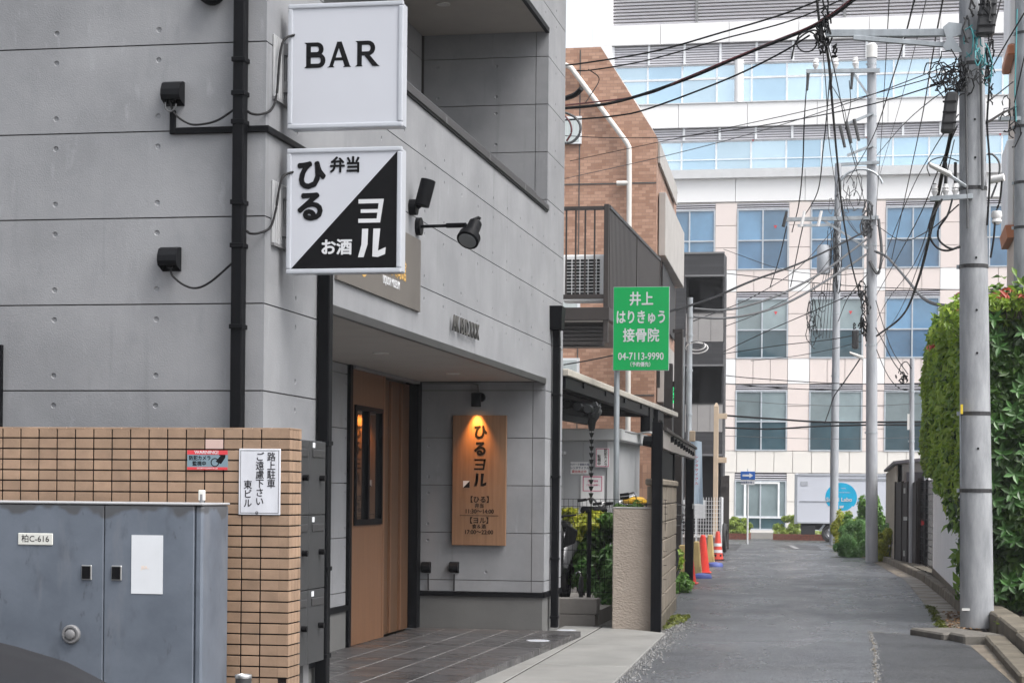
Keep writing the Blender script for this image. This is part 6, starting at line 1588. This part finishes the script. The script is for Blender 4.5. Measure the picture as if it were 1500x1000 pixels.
def insulators(parent, lst, y, up=True, s=1):
    for x, z in lst: MB().lathe((x,y,z), [(0,.17*s),(.035*s,.165*s),(.04*s,.12*s),(.05*s,.11*s),(.04*s,.09*s),(.05*s,.07*s),(.04*s,.05*s),(.02*s,.0)], 12).build('insulator', M['insulator'], parent, smooth=True)

p1, at1 = pole('large near concrete utility pole at the right kerb', (.973,21.16,.02), (.79,21.16,10.0), .176, .10, M['pole_conc'], bands=(5.95,4.64,3.82,2.27,1.46), steps=(6.9,6.2,5.35,4.95,3.9,3.35,2.9,1.9))
MB().bar((-.66,21.12,6.325),(.80,21.12,6.285),.06,.075).build('arm', M['galv'], p1, .004)
MB().bar((-.37,21.10,6.265),(.72,21.10,6.14),.05,.05).build('arm_brace', M['galv'], p1, .004)
MB().prism([(.56,6.33),(.62,6.38),(.76,6.36),(.74,6.24),(.66,6.22),(.72,6.13),(.76,6.06),(.60,6.07),(.56,6.13),(.60,6.2)], (0,21.05,0), (1,0,0), (0,0,1), .02).build('arm_bracket', M['galv'], p1)
for i, (x, z, h, w) in enumerate(((1.0,6.20,.42,.22),(.63,5.20,.42,.18))):
    MB().hexa([(x-w/2,20.86,z),(x+w/2-.03,20.86,z),(x+w/2-.03,21.02,z),(x-w/2,21.02,z),(x-w/2+.05,20.86,z+h),(x+w/2,20.86,z+h),(x+w/2,21.02,z+h),(x-w/2+.05,21.02,z+h)]).build('splice_box', M['closure'], p1, .025)
    for k in range(3): MB().box(x-w/2+.02,x+w/2-.02,20.85,20.859,z+.08+.11*k,z+.1+.11*k).build('box_rib', M['ink'], p1)
squiggle(p1, (.66,20.93,5.78), (.26,.12,.24), 22, .007, M['rubber'], 1); squiggle(p1, (.80,20.93,5.75), (.16,.1,.16), 10, .006, M['grey_cable'], 2)
squiggle(p1, (.95,20.9,6.05), (.14,.1,.34), 7, .008, M['teal_cable'], 3); squiggle(p1, (1.05,20.95,5.9), (.10,.1,.5), 6, .007, M['rubber'], 4)
squiggle(p1, (1.0,20.9,6.5), (.16,.08,.3), 8, .012, M['closure'], 5)
squiggle(p1, (-.68,21.15,6.42), (.10,.1,.34), 10, .010, M['rubber'], 6, 'arm_cable_tangle'); squiggle(p1, (-.70,21.15,6.35), (.2,.1,.2), 4, .012, M['rubber'], 7, 'arm_cable_tangle')
MB().tube([(-.86+.11*math.cos(R(20*k)),21.1,6.24+.11*math.sin(R(20*k))) for k in range(18)], .009, 6, closed=True).build('cable_loop', M['rubber'], p1, smooth=True)
MB().tube(spline([(-.68,21.13,6.3),(-.80,21.1,6.36),(-.97,21.1,6.25),(-1.02,21.1,6.06)],6), .010, 6).build('cable_end', M['rubber'], p1, smooth=True)
lamp_ = MB().hexa([(.42,20.80,4.845),(.42,20.92,4.845),(.66,20.94,4.715),(.66,20.78,4.715),(.42,20.81,4.885),(.42,20.91,4.885),(.66,20.93,4.765),(.66,20.79,4.765)]).build('street_lamp', M['lamp_white'], p1, .015)
MB().tube([(.64,20.86,4.74),(.74,20.92,4.68),(.82,21.0,4.64)], .018).build('lamp_arm', M['galv'], p1)
MB().bar((.44,21.0,4.52),(.88,21.0,4.54),.05,.05).build('crossarm', M['galv'], p1, .003)
insulators(p1, ((.49,4.545),(.60,4.55),(.70,4.553)), 21.0, s=.75)
for x, z in ((.49,4.68),(.60,4.9),(.70,4.9)): MB().cyl((x,21.0,4.65),(x,21.0,z),.016,n=8).build('wire_sleeve', M['rubber'], p1)
MB().cyl((1.06,21.1,4.72),(1.20,21.05,4.74),.04,n=10).build('side_insulator', M['insulator'], p1, smooth=True); MB().lathe((1.13,21.08,4.28), [(0,.12),(.05,.11),(.06,.06),(.045,.03),(.055,0),(.03,-.03)], 12).build('side_insulator', M['insulator'], p1, smooth=True)
MB().tube(spline([(1.18,21.05,4.72),(1.16,21.05,4.5),(1.12,21.05,4.36),(1.10,21.05,4.1),(1.07,21.05,3.9)],5), .012).build('side_cable', M['rubber'], p1)
box('yellow_tag', M['yellow_tag'], p1, .775, .80, 20.96, 21.0, 2.26, 2.36); box('white_mark', M['lamp_white'], p1, .81, .90, 21.005, 21.03, .20, .225)
MB().tube([(.795,21.10,1.5),(.775,21.10,2.3)], .01).build('earth_conduit', M['galv'], p1)
MB().tube([(.83,20.985,4.2),(.79,20.99,6.0)], .013).build('riser_cable', M['grey_cable'], p1); MB().tube([(.98,21.0,4.6),(.945,21.02,6.0)], .016).build('riser_cable', M['grey_cable'], p1)

p2, at2 = pole('middle concrete utility pole with two crossarms beyond the hedge', (-.287,47.7,gz(47.7)), (-.396,47.7,11.95), .148, .108, M['pole_conc2'], bands=(11.75,10.5,9.75,9.35,8.05,7.4,5.0,2.9))
MB().bar((-1.95,47.55,11.59),(-.2,47.55,11.56),.09,.09).build('crossarm', M['galv'], p2)
MB().bar((-2.45,47.55,8.03),(-.2,47.55,8.04),.09,.09).build('crossarm', M['galv'], p2)
MB().bar((-1.1,47.55,9.33),(-.2,47.55,9.36),.07,.07).build('crossarm', M['galv'], p2)
for z in (10.42,9.66): MB().bar((-.95,47.52,z-.12),(-.35,47.55,z+.12),.06,.06).build('switch_bracket', M['galv'], p2)
MB().bar((-.85,47.55,11.55),(-.42,47.55,10.9),.05,.05).build('arm_brace', M['galv'], p2)
MB().bar((-1.5,47.55,8.0),(-.45,47.55,7.3),.05,.05).build('arm_brace', M['galv'], p2)
MB().lathe((-.396,47.7,11.95), [(.13,-.05),(.13,.25),(.08,.3),(0,.3)], 12).build('pole_cap', M['lamp_white'], p2, smooth=True)
insulators(p2, ((-1.72,11.63),(-1.25,11.63),(-.78,11.63)), 47.55, s=1.6)
for x in (-1.9,-1.35,-.85): MB().cyl((x,47.5,11.52),(x-.02,47.5,11.12),.04,.028,n=8).build('strain_insulator', M['closure'], p2)
for x in (-2.38,-1.95,-1.55): MB().cyl((x,47.5,8.22),(x-.08,47.5,7.85),.032,.042,n=8).build('strain_insulator', M['insulator'] if x > -2.3 else M['closure'], p2)
for x, z in ((-1.13,10.25),(-.98,10.35),(-.80,10.4)): MB().cyl((x,47.5,z),(x+.12,47.5,z-.52),.04,.034,n=8).build('fuse_switch', M['closure'], p2)
squiggle(p2, (-.9,47.5,8.5), (.4,.2,.7), 8, .010, M['grey_cable'], 11); squiggle(p2, (-.45,47.5,7.9), (.2,.2,.5), 10, .02, M['grey_cable'], 12)
squiggle(p2, (-.5,47.5,6.1), (.18,.2,.45), 10, .014, M['rubber'], 13)
MB().tube(spline([(-.40,47.55,7.0),(-.20,47.5,6.7),(-.12,47.5,7.2),(-.2,47.5,8.0)],5), .04, 6).build('riser_cable', M['grey_cable'], p2)
MB().tube([(-.62+.52*math.cos(R(12*k)),47.5,8.75+.45*math.sin(R(12*k))) for k in range(1,17)], .03, 6).build('bent_conduit', M['galv'], p2, smooth=True)
MB().hexa([(-.86,47.4,4.78),(-.86,47.5,4.78),(-.52,47.52,4.62),(-.52,47.38,4.62),(-.86,47.4,4.84),(-.86,47.5,4.84),(-.52,47.52,4.72),(-.52,47.38,4.72)]).build('street_lamp', M['lamp_white'], p2, .02)
MB().box(-.80,-.64,47.4,47.6,4.9,5.35).build('splice_box', M['closure'], p2, .03); squiggle(p2, (-.6,47.5,5.5), (.18,.1,.35), 10, .016, M['rubber'], 14)

p3, at3 = pole('farther concrete utility pole in front of the box truck', (-1.75,69.9,gz(69.9)), (-1.71,69.9,13.1), .15, .115, M['pole_conc2'], bands=(12.6,10.3,9.2,7.8,5.6,3.0))
MB().lathe((-2.18,69.75,9.2), [(0,0),(.22,0),(.24,.05),(.24,.9),(.20,1.0),(0,1.02)], 16).build('transformer', M['transformer'], p3, smooth=True)
MB().bar((-3.1,69.7,10.9),(-1.6,69.7,10.9),.09,.09).build('crossarm', M['galv'], p3)
squiggle(p3, (-2.5,69.6,7.6), (.4,.2,1.0), 12, .014, M['rubber'], 21); squiggle(p3, (-1.75,69.6,9.6), (.22,.2,1.8), 10, .014, M['rubber'], 22)
squiggle(p3, (-1.9,69.6,11.2), (.4,.2,1.0), 7, .012, M['grey_cable'], 23)
for k in range(5): MB().tube([(-1.66-.03*k,69.65,11.2),(-1.85-.09*k,69.62,8.9),(-1.95-.12*k,69.62,6.9)], .010, 5).build('drop_wire', M['rubber'], p3)
MB().box(-2.95,-2.5,69.5,69.7,7.0,8.3).build('switch_frame', M['galv'], p3, .03) if False else None

p4, at4 = pole('concrete utility pole at the right edge behind the hedge', (1.86,27,gz(27)), (1.765,27,12), .165, .12, M['pole_conc'], bands=(7.6,6.35,5.6,5.0))
MB().bar((1.45,26.9,6.45),(1.75,26.9,6.45),.05,.05).build('bracket', M['galv'], p4); squiggle(p4, (1.6,26.85,6.4), (.15,.1,.3), 5, .008, M['rubber'], 31)
MB().tube([(1.68,26.85,7.9),(1.66,26.85,6.8),(1.68,26.85,6.4)], .01).build('teal_earth_cable', M['teal_cable'], p4)
p5, at5 = pole('slim grey pole rising behind the brown gate', (.60,44,gz(44)), (.571,44,4.43), .06, .05, M['pole_conc2'], bands=(3.7,2.6))
MB().tube(spline([(.56,43.95,4.2),(.45,43.95,4.35),(.34,43.95,4.28),(.28,43.95,4.1)],5), .012).build('wire_loop', M['rubber'], p5); squiggle(p5, (.36,43.9,3.95), (.12,.1,.12), 6, .014, M['rubber'], 32); box('meter', M['lamp_white'], p5, .48, .53, 43.9, 43.96, 2.85, 3.2)

WIRES = [
  ('power_cable', 'thick black cable bundle sweeping from the house to the pole arm', 0.018, 'rubber', [(-3.824, 22.6, 5.892), (-3.096, 22.3, 5.892), (-2.27, 21.9, 6.035), (-1.489, 21.6, 6.265), (-0.735, 21.2, 6.452), (-0.229, 20.8, 6.689)]),
  ('power_cable', 'dark red cable twisted along the thick black bundle', 0.009, 'red_cable', [(-3.824, 22.6, 5.924), (-2.768, 22.2, 5.941), (-2.265, 21.85, 6.04), (-1.871, 21.7, 6.156), (-1.26, 21.5, 6.34), (-0.733, 21.15, 6.462), (-0.229, 20.8, 6.718)]),
  ('power_cable', 'topmost black cable crossing from the house past the pole arm', 0.010, 'rubber', [(-3.897, 23.0, 6.485), (-3.495, 22.8, 6.47), (-2.628, 22.3, 6.466), (-1.816, 21.9, 6.564), (-1.115, 21.5, 6.648), (-0.48, 21.0, 6.75)]),
  ('power_cable', 'thin black cable with a red end below the topmost cable', 0.008, 'rubber', [(-3.649, 23.0, 6.42), (-3.389, 22.8, 6.386), (-2.718, 22.4, 6.389), (-1.823, 22.0, 6.511), (-1.04, 21.5, 6.571), (-0.302, 21.0, 6.729)]),
  ('power_cable', 'black cable below the thick bundle ending in a coil at the arm', 0.010, 'rubber', [(-3.857, 22.8, 5.794), (-3.109, 22.4, 5.754), (-2.645, 22.1, 5.778), (-1.757, 21.7, 5.993), (-1.179, 21.4, 6.181), (-0.835, 21.2, 6.33)]),
  ('power_cable', 'long thin wire rising from the tiled gable to the near pole', 0.006, 'rubber', [(-5.985, 37.0, 7.751), (-3.851, 33.0, 7.344), (-2.338, 30.0, 7.016), (-0.908, 26.5, 6.587), (0.223, 23.0, 6.142), (0.711, 21.1, 5.894)]),
  ('power_cable', 'long sagging thin wire from the house front to the near pole', 0.008, 'rubber', [(-6.083, 37.0, 8.238), (-4.854, 35.0, 7.809), (-3.394, 32.5, 7.346), (-1.828, 29.0, 6.837), (-0.346, 25.0, 6.288), (0.53, 22.0, 5.927), (0.712, 21.1, 5.822)]),
  ('power_cable', 'knotted black drop cable hanging from the arm tip to the middle pole', 0.016, 'rubber', [(-0.767, 21.2, 6.783), (-0.735, 21.2, 6.488), (-0.682, 21.2, 6.281), (-0.668, 22.5, 6.33), (-0.723, 26.0, 6.556), (-0.78, 31.0, 6.69), (-0.798, 36.0, 6.547), (-0.718, 41.0, 6.199), (-0.569, 46.5, 5.927)]),
  ('power_cable', 'thin wire dropping from the top edge to the middle pole, leftmost of four', 0.006, 'rubber', [(0.004, 20.0, 6.45), (-0.045, 30.0, 7.843), (-0.125, 39.0, 8.438), (-0.274, 47.0, 7.783)]),
  ('power_cable', 'knotted wire dropping steeply past the arm, second of four', 0.01, 'rubber', [(0.253, 19.0, 6.188), (0.187, 25.0, 7.105), (0.077, 30.0, 7.736), (-0.291, 40.0, 8.622), (-0.953, 47.0, 8.799)]),
  ('power_cable', 'faint thin wire dropping past the arm, third of four', 0.005, 'grey_cable', [(0.361, 19.0, 6.184), (0.335, 26.0, 7.239), (0.207, 34.0, 8.111), (-0.205, 47.0, 8.881)]),
  ('power_cable', 'wire dropping past the arm, nearest the near pole, rightmost of four', 0.009, 'rubber', [(0.5, 18.5, 6.052), (0.557, 25.0, 7.007), (0.557, 33.0, 7.677), (0.432, 40.0, 7.782), (0.112, 46.0, 6.852)]),
  ('cable_bundle', 'thick sagging cable bundle from the near pole down to the middle pole', 0.022, 'rubber', [(0.723, 21.0, 5.743), (0.658, 21.0, 5.243), (0.59, 22.5, 4.944), (0.574, 26.0, 4.919), (0.516, 33.0, 4.966), (0.323, 40.0, 5.013), (-0.22, 47.5, 5.205)]),
  ('power_cable', 'thin wire hanging beside the sagging bundle, upper one', 0.007, 'rubber', [(0.711, 21.0, 5.528), (0.627, 22.0, 5.052), (0.581, 26.0, 5.097), (0.472, 34.0, 5.366), (0.026, 44.0, 5.709), (-0.224, 47.5, 5.564)]),
  ('power_cable', 'thin wire hanging beside the sagging bundle, lower one', 0.006, 'grey_cable', [(0.687, 21.0, 5.135), (0.593, 22.0, 4.752), (0.5, 28.0, 4.809), (0.268, 40.0, 5.109), (-0.219, 47.5, 4.993)]),
  ('power_cable', 'thick grey cable curving from middle pole to the hedge top', 0.03, 'grey_cable', [(-0.271, 47.5, 7.23), (0.018, 46.0, 6.9), (0.374, 42.0, 6.014), (0.65, 36.0, 4.969), (0.851, 31.0, 4.354), (1.101, 27.0, 3.979)]),
  ('power_cable', 'upper grey trunk cable from the steel pole to the middle pole', 0.026, 'grey_cable', [(-3.877, 40.0, 5.185), (-3.345, 41.0, 5.246), (-2.844, 42.0, 5.452), (-2.198, 43.5, 5.861), (-1.354, 45.0, 6.519), (-0.467, 47.5, 7.527)]),
  ('power_cable', 'lower grey trunk cable from the steel pole to the middle pole', 0.026, 'grey_cable', [(-3.876, 40.0, 5.017), (-3.343, 41.0, 5.074), (-2.697, 42.0, 5.275), (-2.047, 43.5, 5.679), (-1.275, 45.0, 6.316), (-0.464, 47.5, 7.168)]),
  ('power_cable', 'dark cable rising from behind the green sign to the middle pole', 0.02, 'rubber', [(-3.287, 30.0, 4.2), (-2.924, 33.0, 4.682), (-2.442, 36.0, 5.299), (-1.656, 41.0, 6.254), (-0.469, 47.5, 7.724)]),
  ('power_cable', 'thin wire from the charcoal house up to the middle pole bracket', 0.012, 'rubber', [(-4.883, 60.0, 5.751), (-3.263, 57.0, 6.181), (-1.766, 53.0, 6.387), (-0.623, 48.0, 6.355)]),
  ('power_cable', 'thin wire running level to the splice on the middle pole', 0.012, 'rubber', [(-4.882, 60.0, 5.688), (-3.062, 57.0, 5.705), (-1.577, 53.0, 5.543), (-0.483, 48.0, 5.313)]),
  ('power_cable', 'second thin wire below the splice on the middle pole', 0.009, 'rubber', [(-4.047, 60.0, 5.476), (-2.667, 57.0, 5.387), (-1.484, 53.0, 5.287), (-0.579, 48.0, 5.115)]),
  ('power_cable', 'long level wire in front of the office windows, highest of five', 0.016, 'rubber', [(-5.886, 72.0, 9.51), (-3.147, 72.0, 9.178), (-0.692, 72.0, 8.953), (2.452, 72.0, 8.822), (4.36, 72.0, 8.852)]),
  ('power_cable', 'long level wire over the first floor windows, second of five', 0.016, 'rubber', [(-5.478, 66.0, 5.404), (-3.99, 66.0, 5.263), (-1.052, 66.0, 5.099), (2.276, 66.0, 5.141)]),
  ('power_cable', 'long level wire over the first floor windows, third of five', 0.016, 'rubber', [(-5.476, 66.0, 5.127), (-3.078, 66.0, 4.942), (-0.602, 66.0, 4.872), (2.278, 66.0, 4.916)]),
  ('power_cable', 'thick black cable across the first floor windows, fourth of five', 0.035, 'rubber', [(-5.351, 66.0, 4.045), (-3.75, 66.0, 3.934), (-1.713, 66.0, 3.824), (1.848, 66.0, 3.856)]),
  ('power_cable', 'black cable across the first floor windows, lowest of five', 0.03, 'rubber', [(-5.347, 66.0, 3.631), (-3.747, 66.0, 3.59), (-2.162, 66.0, 3.686), (0.077, 66.0, 3.738), (2.289, 66.0, 3.7)]),
  ('power_cable', 'bent service wire dropping from the splice box to the farther pole', 0.018, 'rubber', [(-0.608, 48.0, 4.702), (-0.8, 50.0, 4.582), (-1.159, 56.0, 4.578), (-1.625, 64.0, 4.59), (-1.913, 69.0, 4.363), (-2.088, 69.5, 3.904)]),
  ('power_cable', 'pair of thin wires down from the middle pole to the slim pole', 0.012, 'rubber', [(-0.238, 47.5, 5.401), (-0.025, 46.5, 4.916), (0.194, 45.5, 4.418), (0.487, 44.0, 3.955)]),
  ('power_cable', 'second thin wire from the middle pole to the slim pole', 0.01, 'rubber', [(-0.244, 47.5, 6.054), (-0.045, 46.5, 5.316), (0.161, 45.5, 4.683), (0.486, 44.0, 4.076)]),
  ('jumper_wire', 'left jumper wire hanging from the top crossarm of the middle pole', 0.016, 'rubber', [(-1.93, 47.6, 11.385), (-1.986, 47.6, 10.365), (-2.068, 49.0, 9.611), (-2.424, 55.0, 9.476), (-2.937, 62.0, 9.648)]),
  ('jumper_wire', 'middle jumper wire hanging from the top crossarm of the middle pole', 0.016, 'rubber', [(-1.393, 47.6, 11.368), (-1.465, 47.6, 10.351), (-1.569, 49.0, 10.023), (-1.866, 54.0, 9.693), (-2.517, 60.0, 9.792)]),
  ('jumper_wire', 'right jumper wire looping from crossarm to the fuse switches', 0.012, 'rubber', [(-0.923, 47.6, 11.354), (-0.884, 47.5, 10.808), (-0.945, 47.5, 10.45), (-1.007, 47.5, 10.156)]),
  ('jumper_wire', 'thin jumper wire curving down to the second crossarm', 0.01, 'rubber', [(-1.376, 47.6, 11.302), (-1.143, 47.5, 10.897), (-1.011, 47.5, 10.566), (-0.925, 47.5, 9.991), (-0.709, 47.5, 9.331)]),
  ('jumper_wire', 'wire from the lower left crossarm end down past the windows', 0.014, 'rubber', [(-2.387, 47.6, 7.866), (-2.606, 50.0, 7.708), (-3.013, 55.0, 7.768), (-3.604, 62.0, 7.936)]),
  ('jumper_wire', 'wire from the lower crossarm middle down past the windows', 0.014, 'rubber', [(-1.995, 47.6, 7.86), (-2.161, 50.0, 7.875), (-2.521, 55.0, 7.762), (-2.964, 62.0, 7.929)]),
  ('loop_cable', 'black cable loop below the insulators of the near pole', 0.012, 'rubber', [(0.564, 20.9, 4.499), (0.452, 20.8, 4.287), (0.439, 20.8, 4.109), (0.51, 20.8, 3.987), (0.621, 20.8, 3.95), (0.751, 20.95, 4.01)]),
  ('loop_cable', 'second cable loop below the insulators of the near pole', 0.012, 'rubber', [(0.668, 20.9, 4.497), (0.618, 20.8, 4.319), (0.529, 20.8, 4.179), (0.537, 20.8, 4.058), (0.649, 20.8, 3.971), (0.751, 20.95, 4.002)]),
  ('loop_cable', 'thin arched wire above the street lamp on the near pole', 0.006, 'rubber', [(0.729, 20.95, 4.903), (0.592, 20.8, 4.924), (0.46, 20.8, 4.898), (0.405, 20.8, 4.829), (0.434, 20.8, 4.728)]),
  ('loop_cable', 'grey cable arching from the right side of the near pole', 0.012, 'grey_cable', [(1.028, 21.1, 4.994), (1.091, 21.1, 4.985), (1.154, 21.1, 4.89), (1.142, 21.1, 4.733), (1.074, 21.1, 4.533)]),
  ('power_cable', 'wire from the right pole down-left behind the near pole', 0.01, 'rubber', [(1.581, 24.0, 7.155), (1.404, 25.0, 6.979), (1.291, 26.0, 6.898), (1.229, 26.5, 6.871)]),
  ('power_cable', 'dark wire from the right pole bracket to the near pole', 0.014, 'rubber', [(1.666, 27.0, 6.614), (1.411, 25.0, 6.172), (1.137, 22.5, 5.614), (1.016, 21.2, 5.343)]),
  ('power_cable', 'thin wire from upper right corner behind the near pole', 0.008, 'rubber', [(1.645, 27.0, 6.962), (1.368, 25.0, 6.428), (1.066, 22.0, 5.716)]),
  ('house_wire', 'black service cable on the tiled gable, beside the corner of the bar', 0.03, 'rubber', [(-3.791, 22.4, 5.947), (-3.559, 22.2, 5.964), (-3.448, 22.1, 6.019)]),
  ('house_wire', 'grey loop of service cable at the corner of the bar building', 0.016, 'grey_cable', [(-3.652, 22.2, 5.77), (-3.54, 22.2, 5.712), (-3.476, 22.2, 5.616), (-3.491, 22.2, 5.507), (-3.569, 22.2, 5.43), (-3.665, 22.2, 5.417)]),
  ('house_wire', 'dark red loop of service cable at the corner of the bar building', 0.012, 'red_cable', [(-3.685, 22.3, 5.767), (-3.612, 22.3, 5.67), (-3.595, 22.3, 5.559), (-3.65, 22.3, 5.458)]),
  ('house_wire', 'thin tails of wire hanging from the red-ended cable', 0.006, 'rubber', [(-3.478, 22.8, 6.389), (-3.349, 22.7, 6.283), (-3.348, 22.7, 6.203), (-3.398, 22.5, 6.036), (-3.43, 22.3, 5.902)]),
  ('service_wire', 'dark service wire crossing under the green sign', 0.01, 'rubber', [(-4.92, 30.0, 3.384), (-4.403, 29.0, 3.378), (-3.853, 28.0, 3.388)]),
  ('house_wire', 'white cable stretched from hut roof to the gate post', 0.012, 'insulator', [(-3.552, 27.0, 2.251), (-3.038, 24.0, 2.132), (-2.429, 20.2, 2.031), (-2.301, 19.72, 2.009)]),
  ('service_wire', 'thin wire above the second floor windows left of the middle pole', 0.01, 'rubber', [(-5.731, 70.0, 10.139), (-3.353, 62.0, 8.514), (-1.623, 54.0, 7.412), (-0.46, 47.6, 6.721)]),
  ('service_wire', 'thin wire sagging from middle pole back up to the near pole', 0.008, 'rubber', [(-0.245, 47.5, 7.851), (0.282, 40.0, 6.522), (0.613, 30.0, 5.38), (0.742, 21.2, 4.482)]),
  ('service_wire', 'thin wire from the near pole tangle to the middle pole, upper of two', 0.007, 'rubber', [(0.726, 21.0, 5.399), (0.585, 25.0, 5.767), (0.337, 33.0, 6.326), (-0.231, 47.0, 6.571)]),
  ('service_wire', 'thin wire from the near pole tangle to the middle pole, lower of two', 0.008, 'rubber', [(0.713, 21.0, 5.278), (0.58, 24.0, 5.263), (0.425, 31.0, 5.6), (-0.227, 47.0, 6.134)]),
  ('service_wire', 'slack wire beside the knotted drop cable', 0.007, 'rubber', [(-0.646, 21.2, 6.251), (-0.638, 25.0, 6.615), (-0.634, 32.0, 7.188), (-0.567, 40.0, 7.775), (-0.435, 47.0, 7.98)]),
  ('service_wire', 'second slack wire beside the knotted drop cable', 0.006, 'grey_cable', [(-0.704, 21.2, 6.267), (-0.773, 25.0, 6.533), (-0.915, 32.0, 6.974), (-0.961, 42.0, 7.551), (-0.589, 47.0, 7.465)]),
  ('service_wire', 'thin wire rising from the upper middle pole to the near pole', 0.007, 'rubber', [(-0.258, 47.0, 9.431), (0.235, 36.0, 8.06), (0.536, 27.0, 6.719), (0.709, 21.0, 5.729)]),
  ('service_wire', 'wire curving from the middle pole to the farther pole, upper', 0.014, 'rubber', [(-0.47, 47.7, 7.635), (-0.841, 55.0, 8.689), (-1.267, 63.0, 10.188), (-1.597, 69.8, 11.574)]),
  ('service_wire', 'wire curving from the middle pole to the farther pole, lower', 0.014, 'rubber', [(-0.429, 47.7, 6.732), (-0.79, 55.0, 7.211), (-1.223, 62.0, 7.483), (-1.655, 69.8, 7.529)]),
  ('service_wire', 'long thin wire from the farther pole to the steel pole, upper', 0.012, 'rubber', [(-1.83, 69.9, 10.796), (-2.714, 62.0, 8.528), (-3.523, 52.0, 6.597), (-3.875, 40.0, 4.933)]),
  ('service_wire', 'long thin wire from the farther pole to the charcoal house', 0.012, 'rubber', [(-1.822, 69.9, 9.903), (-2.697, 67.0, 8.45), (-3.89, 64.0, 7.37), (-5.01, 62.0, 6.696)]),
  ('service_wire', 'faint level wire just below the first floor vents', 0.01, 'grey_cable', [(-5.356, 66.0, 4.575), (-3.073, 66.0, 4.416), (-0.597, 66.0, 4.372), (2.282, 66.0, 4.51)]),
  ('service_wire', 'faint level wire crossing the lower first floor panes', 0.01, 'grey_cable', [(-5.344, 66.0, 3.355), (-2.61, 66.0, 3.274), (-0.364, 66.0, 3.283), (2.292, 66.0, 3.384)]),
  ('service_wire', 'short slack wire from the middle pole to the slim pole, lowest', 0.01, 'rubber', [(-0.217, 47.5, 4.878), (0.012, 46.5, 4.277), (0.259, 45.4, 3.881), (0.533, 44.0, 3.714)]),
  ('service_wire', 'wire entering from the top beside the near pole splice box', 0.01, 'rubber', [(1.326, 24.0, 7.393), (1.173, 22.8, 6.724), (1.038, 21.5, 6.057), (1.004, 21.2, 5.791)]),
  ('service_wire', 'black cable running down the right side of the near pole', 0.012, 'rubber', [(0.999, 21.0, 6.092), (1.037, 21.0, 5.734), (1.02, 21.0, 5.305), (1.052, 21.0, 4.804), (1.03, 21.0, 4.233)]),
  ('service_wire', 'thin wire from the top right corner to the right edge pole', 0.008, 'rubber', [(1.662, 24.0, 6.989), (1.669, 25.5, 6.866), (1.653, 26.8, 6.648)]),
  ('service_wire', 'faint long wire from the house across to the near pole top', 0.006, 'grey_cable', [(-5.937, 36.0, 7.25), (-3.872, 33.0, 7.078), (-1.988, 29.0, 6.72), (-0.516, 25.0, 6.336), (0.697, 21.1, 5.966)]),
]
for n_, lab, r_, m_, pts in WIRES: cable(n_, lab, pts, r_, M[m_], 8, 'cable')
# splice sleeves on the thick bundle

# ================================================================== HAZE
m_ = bpy.data.materials.new('damp_air'); m_.use_nodes = True; n_ = m_.node_tree; n_.nodes.clear()
ou = n_.nodes.new('ShaderNodeOutputMaterial'); pv = n_.nodes.new('ShaderNodeVolumePrincipled')
pv.inputs['Color'].default_value = (.93,.95,1,1); pv.inputs['Density'].default_value = .0006; pv.inputs['Anisotropy'].default_value = .2
n_.links.new(pv.outputs[0], ou.inputs['Volume'])
hz_ = MB().box(-210,210,-65,310,-1.7,28).build('haze', m_); hz_['kind'] = 'stuff'
